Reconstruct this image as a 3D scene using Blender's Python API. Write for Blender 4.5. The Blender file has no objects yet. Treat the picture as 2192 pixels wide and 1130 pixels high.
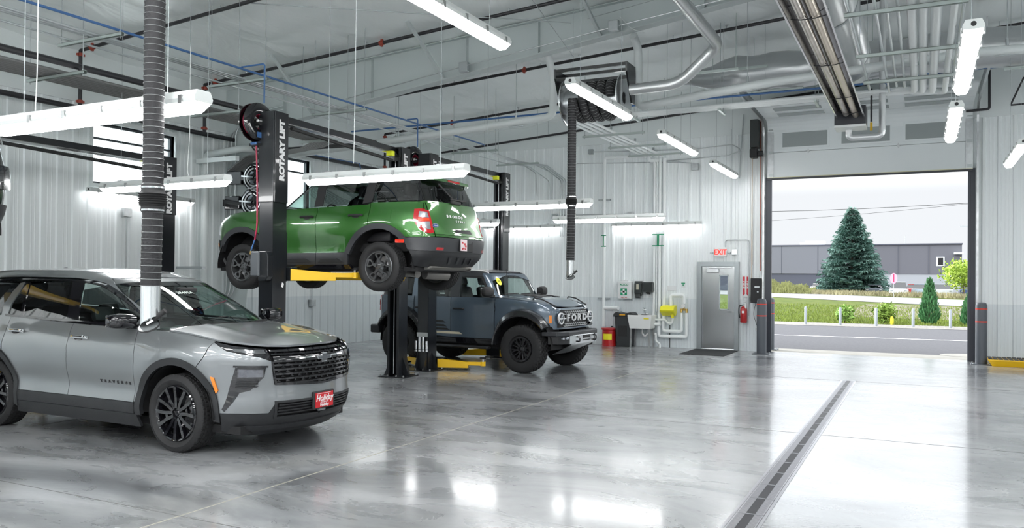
import bpy, bmesh, math, random
from math import sin, cos, pi, radians, sqrt, hypot, atan2
from mathutils import Vector, Matrix
from mathutils.geometry import tessellate_polygon
random.seed(7)
SC = bpy.context.scene
COL = SC.collection
V = Vector
# ---------------------------------------------------------------- camera
FPX, YAW, PITCH, ROLL, PCX, PCY, CAMH = 1744.37, .47261771, .00807807, .00817014, 1081.253, 582.111, 1.8
_f = V((-sin(YAW)*cos(PITCH), cos(YAW)*cos(PITCH), sin(PITCH)))
_r = V((cos(YAW), sin(YAW), 0)); _u = _r.cross(_f)
CR = _r*cos(ROLL)+_u*sin(ROLL); CU = -_r*sin(ROLL)+_u*cos(ROLL); CF = _f
cam_data = bpy.data.cameras.new('camera'); cam = bpy.data.objects.new('camera', cam_data); COL.objects.link(cam)
cam.matrix_world = Matrix(((CR.x, CU.x, -CF.x, 0), (CR.y, CU.y, -CF.y, 0), (CR.z, CU.z, -CF.z, CAMH), (0, 0, 0, 1)))
cam_data.sensor_width = 36; cam_data.lens = FPX/2192*36
cam_data.shift_x = (1096-PCX)/2192; cam_data.shift_y = (PCY-565)/2192
cam_data.clip_end = 2000; cam_data.clip_start = .05
SC.camera = cam
def at(px, py, ax, val):
    """the point of the place on the plane ax=val that the photo shows at this pixel"""
    d = CF+CR*((px-PCX)/FPX)-CU*((py-PCY)/FPX); i = 'xyz'.index(ax)
    c = V((0, 0, CAMH)); return c+d*((val-c[i])/d[i])
# ---------------------------------------------------------------- materials
def hexc(h):
    f = lambda c: c/12.92 if c <= .04045 else ((c+.055)/1.055)**2.4
    return tuple(f(int(h[i:i+2], 16)/255) for i in (0, 2, 4))
MATS = {}
def mat(name, color=(.8, .8, .8), rough=.5, metal=0., **k):
    if name in MATS: return MATS[name]
    if isinstance(color, str): color = hexc(color)
    m = bpy.data.materials.new(name); m.use_nodes = True; MATS[name] = m
    nt = m.node_tree; b = nt.nodes['Principled BSDF']
    b.inputs['Base Color'].default_value = (*color, 1); b.inputs['Roughness'].default_value = rough; b.inputs['Metallic'].default_value = metal
    for kk, v in k.items():
        if kk in ('bump', 'noise', 'rvar'): continue
        i = b.inputs[{'coat': 'Coat Weight', 'coatr': 'Coat Roughness', 'spec': 'Specular IOR Level', 'emit': 'Emission Strength', 'emitc': 'Emission Color',
                      'trans': 'Transmission Weight', 'ior': 'IOR', 'alpha': 'Alpha', 'aniso': 'Anisotropic'}[kk]]
        i.default_value = (*v, 1) if kk == 'emitc' else v
    if 'bump' in k or 'noise' in k or 'rvar' in k:
        tc = nt.nodes.new('ShaderNodeTexCoord'); 
        if 'noise' in k:
            amt, sc = k['noise']; n = nt.nodes.new('ShaderNodeTexNoise'); n.inputs['Scale'].default_value = sc; n.inputs['Detail'].default_value = 5
            nt.links.new(tc.outputs['Object'], n.inputs['Vector'])
            mr = nt.nodes.new('ShaderNodeMapRange'); mr.inputs['From Min'].default_value = .3; mr.inputs['From Max'].default_value = .7
            mr.inputs['To Min'].default_value = 1-amt; mr.inputs['To Max'].default_value = 1+amt
            nt.links.new(n.outputs['Fac'], mr.inputs['Value'])
            mx = nt.nodes.new('ShaderNodeVectorMath'); mx.operation = 'SCALE'; mx.inputs[0].default_value = color
            nt.links.new(mr.outputs[0], mx.inputs['Scale']); nt.links.new(mx.outputs[0], b.inputs['Base Color'])
        if 'bump' in k:
            amt, sc = k['bump']; n = nt.nodes.new('ShaderNodeTexNoise'); n.inputs['Scale'].default_value = sc; n.inputs['Detail'].default_value = 4
            nt.links.new(tc.outputs['Object'], n.inputs['Vector'])
            bp = nt.nodes.new('ShaderNodeBump'); bp.inputs['Strength'].default_value = amt; bp.inputs['Distance'].default_value = .02
            nt.links.new(n.outputs['Fac'], bp.inputs['Height']); nt.links.new(bp.outputs[0], b.inputs['Normal'])
    return m
def emis(name, color, s):
    if name in MATS: return MATS[name]
    return mat(name, color, .4, emit=s, emitc=color)
def glass(name, tint=(.6, .7, .68), see=.75, rough=.0, refl=.06):
    """thin window glass: partly see-through, reflecting by angle"""
    if name in MATS: return MATS[name]
    m = bpy.data.materials.new(name); m.use_nodes = True; MATS[name] = m
    nt = m.node_tree; nt.nodes.remove(nt.nodes['Principled BSDF']); out = nt.nodes['Material Output']
    tr = nt.nodes.new('ShaderNodeBsdfTransparent'); tr.inputs[0].default_value = (*[see*t for t in tint], 1)
    gl = nt.nodes.new('ShaderNodeBsdfGlossy'); gl.inputs['Roughness'].default_value = rough
    lw = nt.nodes.new('ShaderNodeLayerWeight'); lw.inputs[0].default_value = .5
    pw = nt.nodes.new('ShaderNodeMath'); pw.operation = 'POWER'; pw.inputs[1].default_value = 4.0; nt.links.new(lw.outputs['Facing'], pw.inputs[0])
    fr = nt.nodes.new('ShaderNodeMath'); fr.operation = 'MULTIPLY_ADD'; fr.inputs[1].default_value = .85; fr.inputs[2].default_value = refl; nt.links.new(pw.outputs[0], fr.inputs[0])
    mx = nt.nodes.new('ShaderNodeMixShader')
    nt.links.new(fr.outputs[0], mx.inputs[0]); nt.links.new(tr.outputs[0], mx.inputs[1]); nt.links.new(gl.outputs[0], mx.inputs[2])
    nt.links.new(mx.outputs[0], out.inputs[0]); return m
# ---------------------------------------------------------------- objects
def tag(o, label=None, cat=None, group=None, kind=None):
    if label: o['label'] = label
    if cat: o['category'] = cat
    if group: o['group'] = group
    if kind: o['kind'] = kind
    return o
def thing(name, label, cat, loc=(0, 0, 0), rz=0, group=None):
    o = bpy.data.objects.new(name, None); COL.objects.link(o); o.empty_display_size = .1
    o.location = loc; o.rotation_euler = (0, 0, rz); return tag(o, label, cat, group)
def wloc(o):
    l = V((0, 0, 0))
    while o is not None: l = l+o.location; o = o.parent
    return l
def kids(o): return [c for c in ALLO() if c.parent == o]
def ALLO(): return list(bpy.data.objects)
def copy_tree(o, parent=None, loc=None, rz=None, label=None):
    c = o.copy(); COL.objects.link(c)
    if parent: c.parent = parent
    if loc is not None: c.location = loc
    if rz is not None: c.rotation_euler = (0, 0, rz)
    if label: c['label'] = label
    for ch in list(o.children): copy_tree(ch, c)
    return c
class MB:
    def __init__(s): s.v = []; s.f = []; s.m = []; s.M = None
    def add(s, vs, fs, mi=0):
        n = len(s.v)
        if s.M is not None: vs = [tuple(s.M @ V(p)) for p in vs]
        s.v += [tuple(p) for p in vs]; s.f += [tuple(i+n for i in f) for f in fs]; s.m += [mi]*len(fs); return s
    def box(s, x0, y0, z0, x1, y1, z1, mi=0, ch=0.):
        if x0 > x1: x0, x1 = x1, x0
        if y0 > y1: y0, y1 = y1, y0
        if z0 > z1: z0, z1 = z1, z0
        if ch <= 0:
            vs = [(x, y, z) for z in (z0, z1) for y in (y0, y1) for x in (x0, x1)]
            return s.add(vs, [(0, 2, 3, 1), (4, 5, 7, 6), (0, 1, 5, 4), (2, 6, 7, 3), (0, 4, 6, 2), (1, 3, 7, 5)], mi)
        c = min(ch, (x1-x0)/2.01, (y1-y0)/2.01, (z1-z0)/2.01)
        b = bmesh.new(); bmesh.ops.create_cube(b, size=1, matrix=Matrix.Translation(((x0+x1)/2, (y0+y1)/2, (z0+z1)/2)) @ Matrix.Diagonal((x1-x0, y1-y0, z1-z0, 1)))
        bmesh.ops.bevel(b, geom=b.edges[:], offset=c, segments=2, profile=.5, affect='EDGES')
        b.verts.index_update(); s.add([v.co[:] for v in b.verts], [[v.index for v in f.verts] for f in b.faces], mi); b.free(); return s
    def tube(s, pts, r, n=10, mi=0, cap=True, r2=None, bend=0.):
        P = [V(p) for p in pts]
        if bend > 0 and len(P) > 2:
            Q = [P[0]]
            for i in range(1, len(P)-1):
                a = (P[i-1]-P[i]); b = (P[i+1]-P[i]); la, lb = a.length, b.length
                d = min(bend, la*.49, lb*.49); A = P[i]+a/la*d; B = P[i]+b/lb*d
                for k in range(6):
                    t = k/5; Q.append((1-t)**2*A+2*t*(1-t)*P[i]+t*t*B)
            Q.append(P[-1]); P = Q
        rr = r if callable(r) else (lambda t: r if r2 is None else r+(r2-r)*t)
        t0 = (P[1]-P[0]).normalized(); up = V((0, 0, 1)) if abs(t0.z) < .9 else V((1, 0, 0))
        a = t0.cross(up).normalized(); b = a.cross(t0); vs = []; N = len(P); pt = t0
        for i, p in enumerate(P):
            t = (P[min(i+1, N-1)]-P[max(i-1, 0)]).normalized()
            q = pt.rotation_difference(t); a = q @ a; b = q @ b; pt = t
            R = rr(i/(N-1))
            for k in range(n):
                an = 2*pi*k/n; vs.append(p+(a*cos(an)+b*sin(an))*R)
        fs = [(i*n+k, i*n+(k+1) % n, (i+1)*n+(k+1) % n, (i+1)*n+k) for i in range(N-1) for k in range(n)]
        if cap: fs += [tuple(range(n-1, -1, -1)), tuple(range((N-1)*n, N*n))]
        return s.add(vs, fs, mi)
    def lathe(s, prof, o=(0, 0, 0), ax='z', n=24, mi=0, close=False):
        vs = []; fs = []; N = len(prof)
        for k in range(n):
            an = 2*pi*k/n; c, d = cos(an), sin(an)
            for (r, h) in prof:
                p = {'z': (r*c, r*d, h), 'y': (r*c, h, -r*d), 'x': (h, r*c, r*d)}[ax]
                vs.append((p[0]+o[0], p[1]+o[1], p[2]+o[2]))
        for k in range(n):
            for i in range(N-1 if not close else N):
                j = (i+1) % N; k2 = (k+1) % n
                fs.append((k*N+i, k2*N+i, k2*N+j, k*N+j))
        return s.add(vs, fs, mi)
    def cyl(s, p0, p1, r, n=16, mi=0): return s.tube([p0, p1], r, n, mi)
    def prism(s, poly, h0, h1, ax='z', mi=0):
        """polygon (2D) extruded along ax; 2D axes: z->(x,y) y->(x,z) x->(y,z)"""
        n = len(poly); mk = {'z': lambda a, b, h: (a, b, h), 'y': lambda a, b, h: (a, h, b), 'x': lambda a, b, h: (h, a, b)}[ax]
        vs = [mk(a, b, h0) for a, b in poly]+[mk(a, b, h1) for a, b in poly]
        fs = [tuple(range(n)), tuple(range(2*n-1, n-1, -1))]+[(i, n+i, n+(i+1) % n, (i+1) % n) for i in range(n)]
        return s.add(vs, fs, mi)
    def bar(s, p0, p1, w, h, mi=0, up=(0, 0, 1)):
        p0, p1 = V(p0), V(p1); d = (p1-p0).normalized(); u = V(up)
        if abs(d.dot(u)) > .98: u = V((1, 0, 0))
        a = d.cross(u).normalized()*w/2; b = a.cross(d).normalized()*h/2
        vs = [p+sa*a+sb*b for p in (p0, p1) for sa, sb in ((-1, -1), (1, -1), (1, 1), (-1, 1))]
        return s.add(vs, [(0, 1, 2, 3), (7, 6, 5, 4), (0, 4, 5, 1), (1, 5, 6, 2), (2, 6, 7, 3), (3, 7, 4, 0)], mi)
    def build(s, name, mats, parent=None, smooth=False, world=False, bevel=0, fix=True, merge=0):
        me = bpy.data.meshes.new(name)
        vs = s.v
        if world and parent is not None:
            o = wloc(parent); vs = [(p[0]-o.x, p[1]-o.y, p[2]-o.z) for p in vs]
        me.from_pydata(vs, [], s.f)
        if not isinstance(mats, (list, tuple)): mats = [mats]
        for m in mats: me.materials.append(m)
        if len(mats) > 1: me.polygons.foreach_set('material_index', s.m)
        if fix or merge:
            b = bmesh.new(); b.from_mesh(me)
            if merge: bmesh.ops.remove_doubles(b, verts=b.verts, dist=merge)
            if fix: bmesh.ops.recalc_face_normals(b, faces=b.faces)
            b.to_mesh(me); b.free()
        me.update()
        if smooth is not False:
            me.polygons.foreach_set('use_smooth', [True]*len(me.polygons))
            try: me.set_sharp_from_angle(angle=radians(35 if smooth is True else smooth))
            except Exception: pass
        o = bpy.data.objects.new(name, me); COL.objects.link(o)
        if parent is not None: o.parent = parent
        if bevel:
            bv = o.modifiers.new('b', 'BEVEL'); bv.width = bevel; bv.segments = 2; bv.limit_method = 'ANGLE'; bv.angle_limit = radians(40)
        return o
def one(mb, name, m, label, cat, group=None, smooth=False, origin=None, **k):
    """a thing that is a single mesh, its origin at its base"""
    xs = [p[0] for p in mb.v]; ys = [p[1] for p in mb.v]; zs = [p[2] for p in mb.v]
    o = origin or ((min(xs)+max(xs))/2, (min(ys)+max(ys))/2, min(zs))
    mb.v = [(p[0]-o[0], p[1]-o[1], p[2]-o[2]) for p in mb.v]
    ob = mb.build(name, m, None, smooth, **k); ob.location = o
    return tag(ob, label, cat, group)
def text_mesh(txt, size, depth=.002, bold=0.0, squeeze=1., align='CENTER', shear=0.):
    c = bpy.data.curves.new('t', 'FONT'); c.body = txt; c.size = size; c.extrude = depth/2; c.offset = bold; c.align_x = align; c.align_y = 'CENTER'; c.shear = shear
    c.resolution_u = 3
    o = bpy.data.objects.new('t', c); COL.objects.link(o)
    dg = bpy.context.evaluated_depsgraph_get(); me = bpy.data.meshes.new_from_object(o.evaluated_get(dg))
    vs = [(v.co.x*squeeze, v.co.y, v.co.z) for v in me.vertices]; fs = [tuple(p.vertices) for p in me.polygons]
    bpy.data.objects.remove(o); bpy.data.curves.remove(c); bpy.data.meshes.remove(me)
    return vs, fs
def put_text(mb, txt, size, origin, xdir, ydir, mi=0, **k):
    """lettering lying in the plane xdir/ydir at origin"""
    vs, fs = text_mesh(txt, size, **k); X = V(xdir).normalized(); Y = V(ydir).normalized(); Z = X.cross(Y); O = V(origin)
    mb.add([O+X*a+Y*b+Z*c for a, b, c in vs], fs, mi); return mb
def lerp(a, b, t): return a+(b-a)*t
def clamp(x, a=0., b=1.): return max(a, min(b, x))
def sm(t): t = clamp(t); return t*t*(3-2*t)
def curve1(pts):
    """smooth monotone interpolation through (x, y) points"""
    xs = [p[0] for p in pts]; ys = [p[1] for p in pts]; n = len(xs)
    d = [(ys[i+1]-ys[i])/(xs[i+1]-xs[i]) for i in range(n-1)]; m = [d[0]]+[0 if d[i-1]*d[i] <= 0 else 2*d[i-1]*d[i]/(d[i-1]+d[i]) for i in range(1, n-1)]+[d[-1]]
    def f(x):
        if x <= xs[0]: return ys[0]
        if x >= xs[-1]: return ys[-1]
        i = 0
        while x > xs[i+1]: i += 1
        h = xs[i+1]-xs[i]; t = (x-xs[i])/h
        return (2*t**3-3*t*t+1)*ys[i]+(t**3-2*t*t+t)*h*m[i]+(-2*t**3+3*t*t)*ys[i+1]+(t**3-t*t)*h*m[i+1]
    return f
# ================================================================= ROOM
XL, YB, XR, YF = -14.0, 21.4, 15.0, -9.0
def roofz(x): return 6.05+.07*(min(x, 5.0)+14)-.07*max(0, x-5.0)
def trimz(x): return 5.63+.073*(min(x, 5.0)+14)-.073*max(0, x-5.0)
WALLC = mat('wall_panel_white', (.82, .86, .865), .32, bump=(.05, 3))
WALLC2 = mat('wall_panel_lower', (.70, .75, .77), .32)
TRIM = mat('trim_white', (.74, .785, .785), .35)
WHITE = mat('white_paint', (.75, .77, .77), .35)
STEEL = mat('galvanised_steel', (.55, .57, .58), .32, .85, noise=(.12, 9))
STEELD = mat('dull_steel', (.42, .45, .46), .4, .7)
BLACKM = mat('black_enamel', (.008, .009, .011), .22, coat=.4)
BLACKR = mat('black_rubber', (.016, .016, .017), .65)
BLACKP = mat('black_pipe', (.018, .018, .022), .4)
REDP = mat('red_fitting', (.30, .045, .025), .45)
BLUEP = mat('blue_pipe', (.05, .14, .34), .35)
CHROME = mat('chrome', (.75, .76, .77), .08, 1.)
YELLOW = mat('yellow_paint', (.86, .52, .01), .35, coat=.3)
REDM = mat('red_paint', (.45, .012, .015), .3, coat=.3)
GASKET = mat('dark_grey_rubber', (.05, .052, .06), .5)
LIT = emis('lit_diffuser', (1., 1., 1.), 15.); LITW = emis('lit_diffuser_soft', (1., 1., 1.), 3.); LITFILL = emis('lit_diffuser_bright', (1., 1., 1.), 27.)  # the strongest diffuser serves only the added out-of-view fill fixtures
# floor: polished mottled concrete
def floor_material():
    m = bpy.data.materials.new('polished_concrete'); m.use_nodes = True; nt = m.node_tree; N = nt.nodes; L = nt.links; b = N['Principled BSDF']
    tc = N.new('ShaderNodeTexCoord')
    def noise(scale, det, dist=0, vec=None, sx=1, sy=1):
        mp = N.new('ShaderNodeMapping'); mp.inputs['Scale'].default_value = (sx, sy, 1); mp.inputs['Rotation'].default_value = (0, 0, .35); L.new(tc.outputs['Object'], mp.inputs[0])
        n = N.new('ShaderNodeTexNoise'); n.inputs['Scale'].default_value = scale; n.inputs['Detail'].default_value = det; n.inputs['Distortion'].default_value = dist; n.inputs['Roughness'].default_value = .62
        L.new(mp.outputs[0], n.inputs['Vector']); return n.outputs['Fac']
    def ramp(src, stops):
        r = N.new('ShaderNodeValToRGB'); L.new(src, r.inputs[0]); e = r.color_ramp.elements
        while len(e) < len(stops): e.new(.5)
        for q, (p, c) in zip(e, stops): q.position = p; q.color = (*c, 1)
        return r.outputs[0]
    def mixc(a, b_, f, mode='MIX'):
        x = N.new('ShaderNodeMix'); x.data_type = 'RGBA'; x.blend_type = mode
        if isinstance(f, float): x.inputs[0].default_value = f
        else: L.new(f, x.inputs[0])
        L.new(a, x.inputs[6]); L.new(b_, x.inputs[7]); return x.outputs[2]
    n1 = noise(.38, 12, 1.0, sx=.8, sy=1.2); n2 = noise(1.25, 12, 1.2, sx=.7, sy=1.7); n3 = noise(16, 6, .2)
    c1 = ramp(n1, [(.32, (.09, .094, .098)), (.45, (.21, .22, .23)), (.56, (.36, .37, .38)), (.72, (.50, .515, .525))])
    c2 = ramp(n2, [(.30, (.30, .31, .31)), (.46, (.72, .72, .72)), (.60, (1, 1, 1)), (.8, (1.12, 1.12, 1.12))])
    c3 = ramp(n3, [(.3, (.80, .80, .80)), (.6, (1, 1, 1))])
    c = mixc(c1, c2, .55, 'MULTIPLY'); c = mixc(c, c3, .4, 'MULTIPLY')
    n4 = noise(.28, 3, .4); ol = ramp(n4, [(.56, (1, 1, 1)), (.72, (.96, .94, .84))]); c = mixc(c, ol, .8, 'MULTIPLY')
    L.new(c, b.inputs['Base Color'])
    mr = N.new('ShaderNodeMapRange'); mr.inputs['To Min'].default_value = .20; mr.inputs['To Max'].default_value = .36; L.new(n2, mr.inputs[0]); L.new(mr.outputs[0], b.inputs['Roughness'])
    b.inputs['Specular IOR Level'].default_value = .75
    b.inputs['Coat Weight'].default_value = .5; b.inputs['Coat Roughness'].default_value = .11
    bp = N.new('ShaderNodeBump'); bp.inputs['Strength'].default_value = .035; bp.inputs['Distance'].default_value = .05; L.new(noise(1.4, 3), bp.inputs['Height']); L.new(bp.outputs[0], b.inputs['Normal'])
    return m
FLOORM = floor_material()
b = MB(); b.box(XL-.3, YF-.3, -.25, XR+.3, YB+.2, 0); fl = tag(b.build('floor', FLOORM), kind='structure')
# saw-cut joints, thin lines sunk in sealant
b = MB()
JM = mat('joint_sealant', (.10, .10, .095), .5); JL = mat('joint_sealant_pale', (.36, .345, .29), .4)
def joint(p, q, w=.008): b.bar((p[0], p[1], .0005), (q[0], q[1], .0005), w, .002)
xj = -4.95
for x in (xj,): joint((x, YF), (x, YB), .014)
tag(b.build('floor_joint', JL), kind='structure')
b = MB()
for x in (-9.4, 3.6, 8): joint((x, YF), (x, YB))
for y in (4.35, 10.2, 15.95): joint((XL, y), (XR, y))
tag(b.build('floor_joint', JM), kind='structure')
# trench drain with slotted covers
dr = thing('trench_drain', 'long slotted trench drain in the floor running towards the open door', 'floor drain', (-1.17, 6, 0))
DRM = mat('drain_steel', (.45, .45, .48), .35, .7)
b = MB(); b.box(-1.30, -4, .0, -1.275, 16.0, .004); b.box(-1.065, -4, .0, -1.04, 16.0, .004); b.box(-1.30, 15.97, 0, -1.04, 16.0, .004); b.build('drain_frame', DRM, dr, world=True)
b = MB(); b.box(-1.275, -4, .0, -1.065, 15.97, .0015); b.build('drain_channel', mat('drain_dark', (.012, .012, .016), .5), dr, world=True)
y = 15.96
n = 0
while y > 1.0:
    b = MB(); y0 = y-.49
    b.box(-1.272, y0, .001, -1.262, y, .0045); b.box(-1.078, y0, .001, -1.068, y, .0045); b.box(-1.272, y0, .001, -1.068, y0+.012, .0045)
    k = y0+.02
    while k < y-.012: b.box(-1.262, k, .001, -1.205, k+.009, .0042); b.box(-1.135, k, .001, -1.078, k+.009, .0042); k += .019
    b.build('drain_grate', DRM, dr, world=True); y -= .5; n += 1

def ribbed(u0, u1, top, holes, mk, step=.305, d=.032, zsplit=1.31):
    """ribbed liner panel: u along the wall, profile depth outwards; holes = (u0,u1,z0,z1); returns mesh with upper and lower panels"""
    prof = []; u = math.floor(u0/step)*step
    while u < u1+step:
        prof += [(u, d), (u+.05, d), (u+.07, 0), (u+.128, 0), (u+.134, .004), (u+.148, .004), (u+.154, 0), (u+.200, 0), (u+.206, .004), (u+.220, .004), (u+.226, 0), (u+.287, 0)]; u += step
    def dep(q):
        for (a, da), (c, dc) in zip(prof, prof[1:]):
            if a <= q <= c: return da+(dc-da)*(q-a)/max(1e-6, c-a)
        return 0
    us = sorted(set([round(p[0], 4) for p in prof if u0 < p[0] < u1]+[u0, u1]+[h for q in holes for h in q[:2]]))
    m = MB()
    for a, c in zip(us, us[1:]):
        if c-a < 1e-5: continue
        mid = (a+c)/2; iv = [(0, None)]
        for h in sorted([h for h in holes if h[0]-1e-6 <= mid <= h[1]+1e-6], key=lambda h: h[2]):
            last = iv.pop(); 
            if h[2] > last[0]+1e-4: iv.append((last[0], h[2]))
            iv.append((h[3], None))
        for z0, z1 in iv:
            segs = []
            if z0 < zsplit and (z1 is None or z1 > zsplit): segs = [(z0, zsplit, 1), (zsplit, z1, 0)]
            else: segs = [(z0, z1, 1 if z0 < zsplit else 0)]
            for s0, s1, mi in segs:
                ta, tc = (top(a), top(c)) if s1 is None else (s1, s1)
                m.add([mk(a, s0, dep(a)), mk(c, s0, dep(c)), mk(c, tc, dep(c)), mk(a, ta, dep(a))], [(0, 1, 2, 3)], mi)
    return m
# window openings on the left wall, door openings on the end wall
WIN = [(10.15, 12.05, 3.55, 4.72), (14.42, 16.30, 3.50, 4.76)]
BAY = (-3.42, .98, 0, 4.40); PED = (-5.24, -4.17, 0, 2.28)
m = ribbed(YF, YB, lambda u: 5.1, WIN+[(2.0, 3.9, 3.55, 4.72), (-5.0, -3.1, 3.55, 4.72)], lambda u, z, d: (XL+d, u, z))
wl = tag(m.build('wall_left', [WALLC, WALLC2], fix=False), kind='structure')
m = ribbed(XL, XR, lambda u: trimz(u), [BAY, PED], lambda u, z, d: (u, YB-d, z))
wb = tag(m.build('wall_back', [WALLC, WALLC2], fix=False), kind='structure')
m = ribbed(YF, YB, lambda u: 5.1, [(-6, -1.6, 0, 4.4), (1, 5.4, 0, 4.4), (8, 12.4, 0, 4.4)], lambda u, z, d: (XR-d, u, z))
tag(m.build('wall_right', [WALLC, WALLC2], fix=False), kind='structure')
FB = [(-13, -8.6, 0, 4.6), (-8.2, -3.8, 0, 4.6), (-3.42, .98, 0, 4.6), (1.4, 5.8, 0, 4.6), (6.2, 10.6, 0, 4.6)]
m = ribbed(XL, XR, lambda u: trimz(u), FB, lambda u, z, d: (u, YF+d, z))
tag(m.build('wall_front', [WALLC, WALLC2], fix=False), kind='structure')
# outer skins give the walls thickness
def skin(name, parts):
    q = MB()
    for p in parts: q.box(*p)
    tag(q.build(name, TRIM), kind='structure')
def skin_cut(u0, u1, zt, holes, mk, name):
    us = sorted(set([u0, u1]+[h for q in holes for h in q[:2]])); parts = []
    for a, c in zip(us, us[1:]):
        mid = (a+c)/2; h = [h for h in holes if h[0] < mid < h[1]]
        if not h: parts.append(mk(a, c, 0, zt))
        else:
            h = h[0]
            if h[2] > 0: parts.append(mk(a, c, 0, h[2]))
            parts.append(mk(a, c, h[3], zt))
    skin(name, parts)
skin_cut(YF-.2, YB+.2, 6.3, WIN+[(2.0, 3.9, 3.55, 4.72), (-5.0, -3.1, 3.55, 4.72)], lambda a, c, z0, z1: (XL-.2, a, z0, XL-.002, c, z1), 'wall_left_outer')
skin_cut(XL-.2, XR+.2, 5.6, [BAY, PED], lambda a, c, z0, z1: (a, YB+.002, z0, c, YB+.2, z1), 'wall_back_outer')
skin_cut(YF-.2, YB+.2, 6.3, [(-6, -1.6, 0, 4.4), (1, 5.4, 0, 4.4), (8, 12.4, 0, 4.4)], lambda a, c, z0, z1: (XR+.002, a, z0, XR+.2, c, z1), 'wall_right_outer')
skin_cut(XL-.2, XR+.2, 5.6, FB, lambda a, c, z0, z1: (a, YF-.2, z0, c, YF-.002, z1), 'wall_front_outer')
for nm, yy, y2 in (('wall_back_gable', YB, YB+.2), ('wall_front_gable', YF-.2, YF)):
    q = MB(); q.prism([(XL-.2, 5.55), (XR+.2, 5.55), (XR+.2, roofz(XR)+.1), (5, roofz(5)+.1), (XL-.2, roofz(XL)+.1)], yy-(.035 if yy == YB else 0), y2, 'y'); tag(q.build(nm, TRIM), kind='structure')
# trims: eave trim of the left wall, raking trim of the end wall, corner
q = MB(); q.box(XL, YF, 5.02, XL+.05, YB, 5.14); q.box(XL, YF, 5.14, XL+.035, YB, 6.1); tag(q.build('trim_1', TRIM), kind='structure')
q = MB(); q.prism([(XL, trimz(XL)-.07), (5, trimz(5)-.07), (XR, trimz(XR)-.07), (XR, trimz(XR)+.07), (5, trimz(5)+.07), (XL, trimz(XL)+.07)], YB-.055, YB, 'y'); tag(q.build('trim_2', TRIM), kind='structure')
# ceiling: vinyl-faced insulation between purlins
def ceil_mat():
    m = mat('ceiling_insulation', (.90, .94, .935), .28); nt = m.node_tree; N = nt.nodes; L = nt.links; b = N['Principled BSDF']
    tc = N.new('ShaderNodeTexCoord'); n = N.new('ShaderNodeTexNoise'); mp = N.new('ShaderNodeMapping'); mp.inputs['Scale'].default_value = (1, .35, 1)
    n.inputs['Scale'].default_value = 1.3; n.inputs['Detail'].default_value = 3; n.inputs['Distortion'].default_value = 1.2
    L.new(tc.outputs['Object'], mp.inputs[0]); L.new(mp.outputs[0], n.inputs['Vector'])
    bp = N.new('ShaderNodeBump'); bp.inputs['Strength'].default_value = .55; bp.inputs['Distance'].default_value = .12; L.new(n.outputs['Fac'], bp.inputs['Height']); L.new(bp.outputs[0], b.inputs['Normal'])
    return m
CEILM = ceil_mat()
m = MB(); xs = [XL-.2+i*.15 for i in range(int((XR-XL+.4)/.15)+2)]
ys = [YF-.2+i*.18 for i in range(int((YB-YF+.4)/.18)+2)]
def bill(x, y):   # the sheet sags between purlins every 1.5 m
    t = ((y+.6) % 1.52)/1.52; s = ((x+.4) % 1.83)/1.83
    return -.055*abs(sin(pi*t))**.7-.04*abs(sin(pi*s))**.5+.012*sin(3.1*x+1.7*y)+.01*sin(7*x-2*y)
vs = [(x, y, roofz(x)+bill(x, y)) for x in xs for y in ys]; ny = len(ys)
fs = [(i*ny+j, i*ny+j+1, (i+1)*ny+j+1, (i+1)*ny+j) for i in range(len(xs)-1) for j in range(ny-1)]
m.add(vs, fs); tag(m.build('ceiling', CEILM, smooth=60), kind='structure')
m = MB(); 
for a, c in ((XL-.3, 5), (5, XR+.3)):
    m.prism([(a, roofz(a)+.12), (c, roofz(c)+.12), (c, roofz(c)+.3), (a, roofz(a)+.3)], YF-.3, YB+.3, 'y')
tag(m.build('ceiling_roof_deck', TRIM), kind='structure')
# banding strips under the insulation
m = MB()
y = YF+.3
while y < YB:
    x = XL
    while x < XR-.2:
        m.bar((x, y, roofz(x)-.008), (x+.5, y, roofz(x+.5)-.008), .035, .006); x += .5
    y += 1.52
tag(m.build('ceiling_banding', mat('banding', (.5, .53, .53), .4)), kind='structure')
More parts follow.
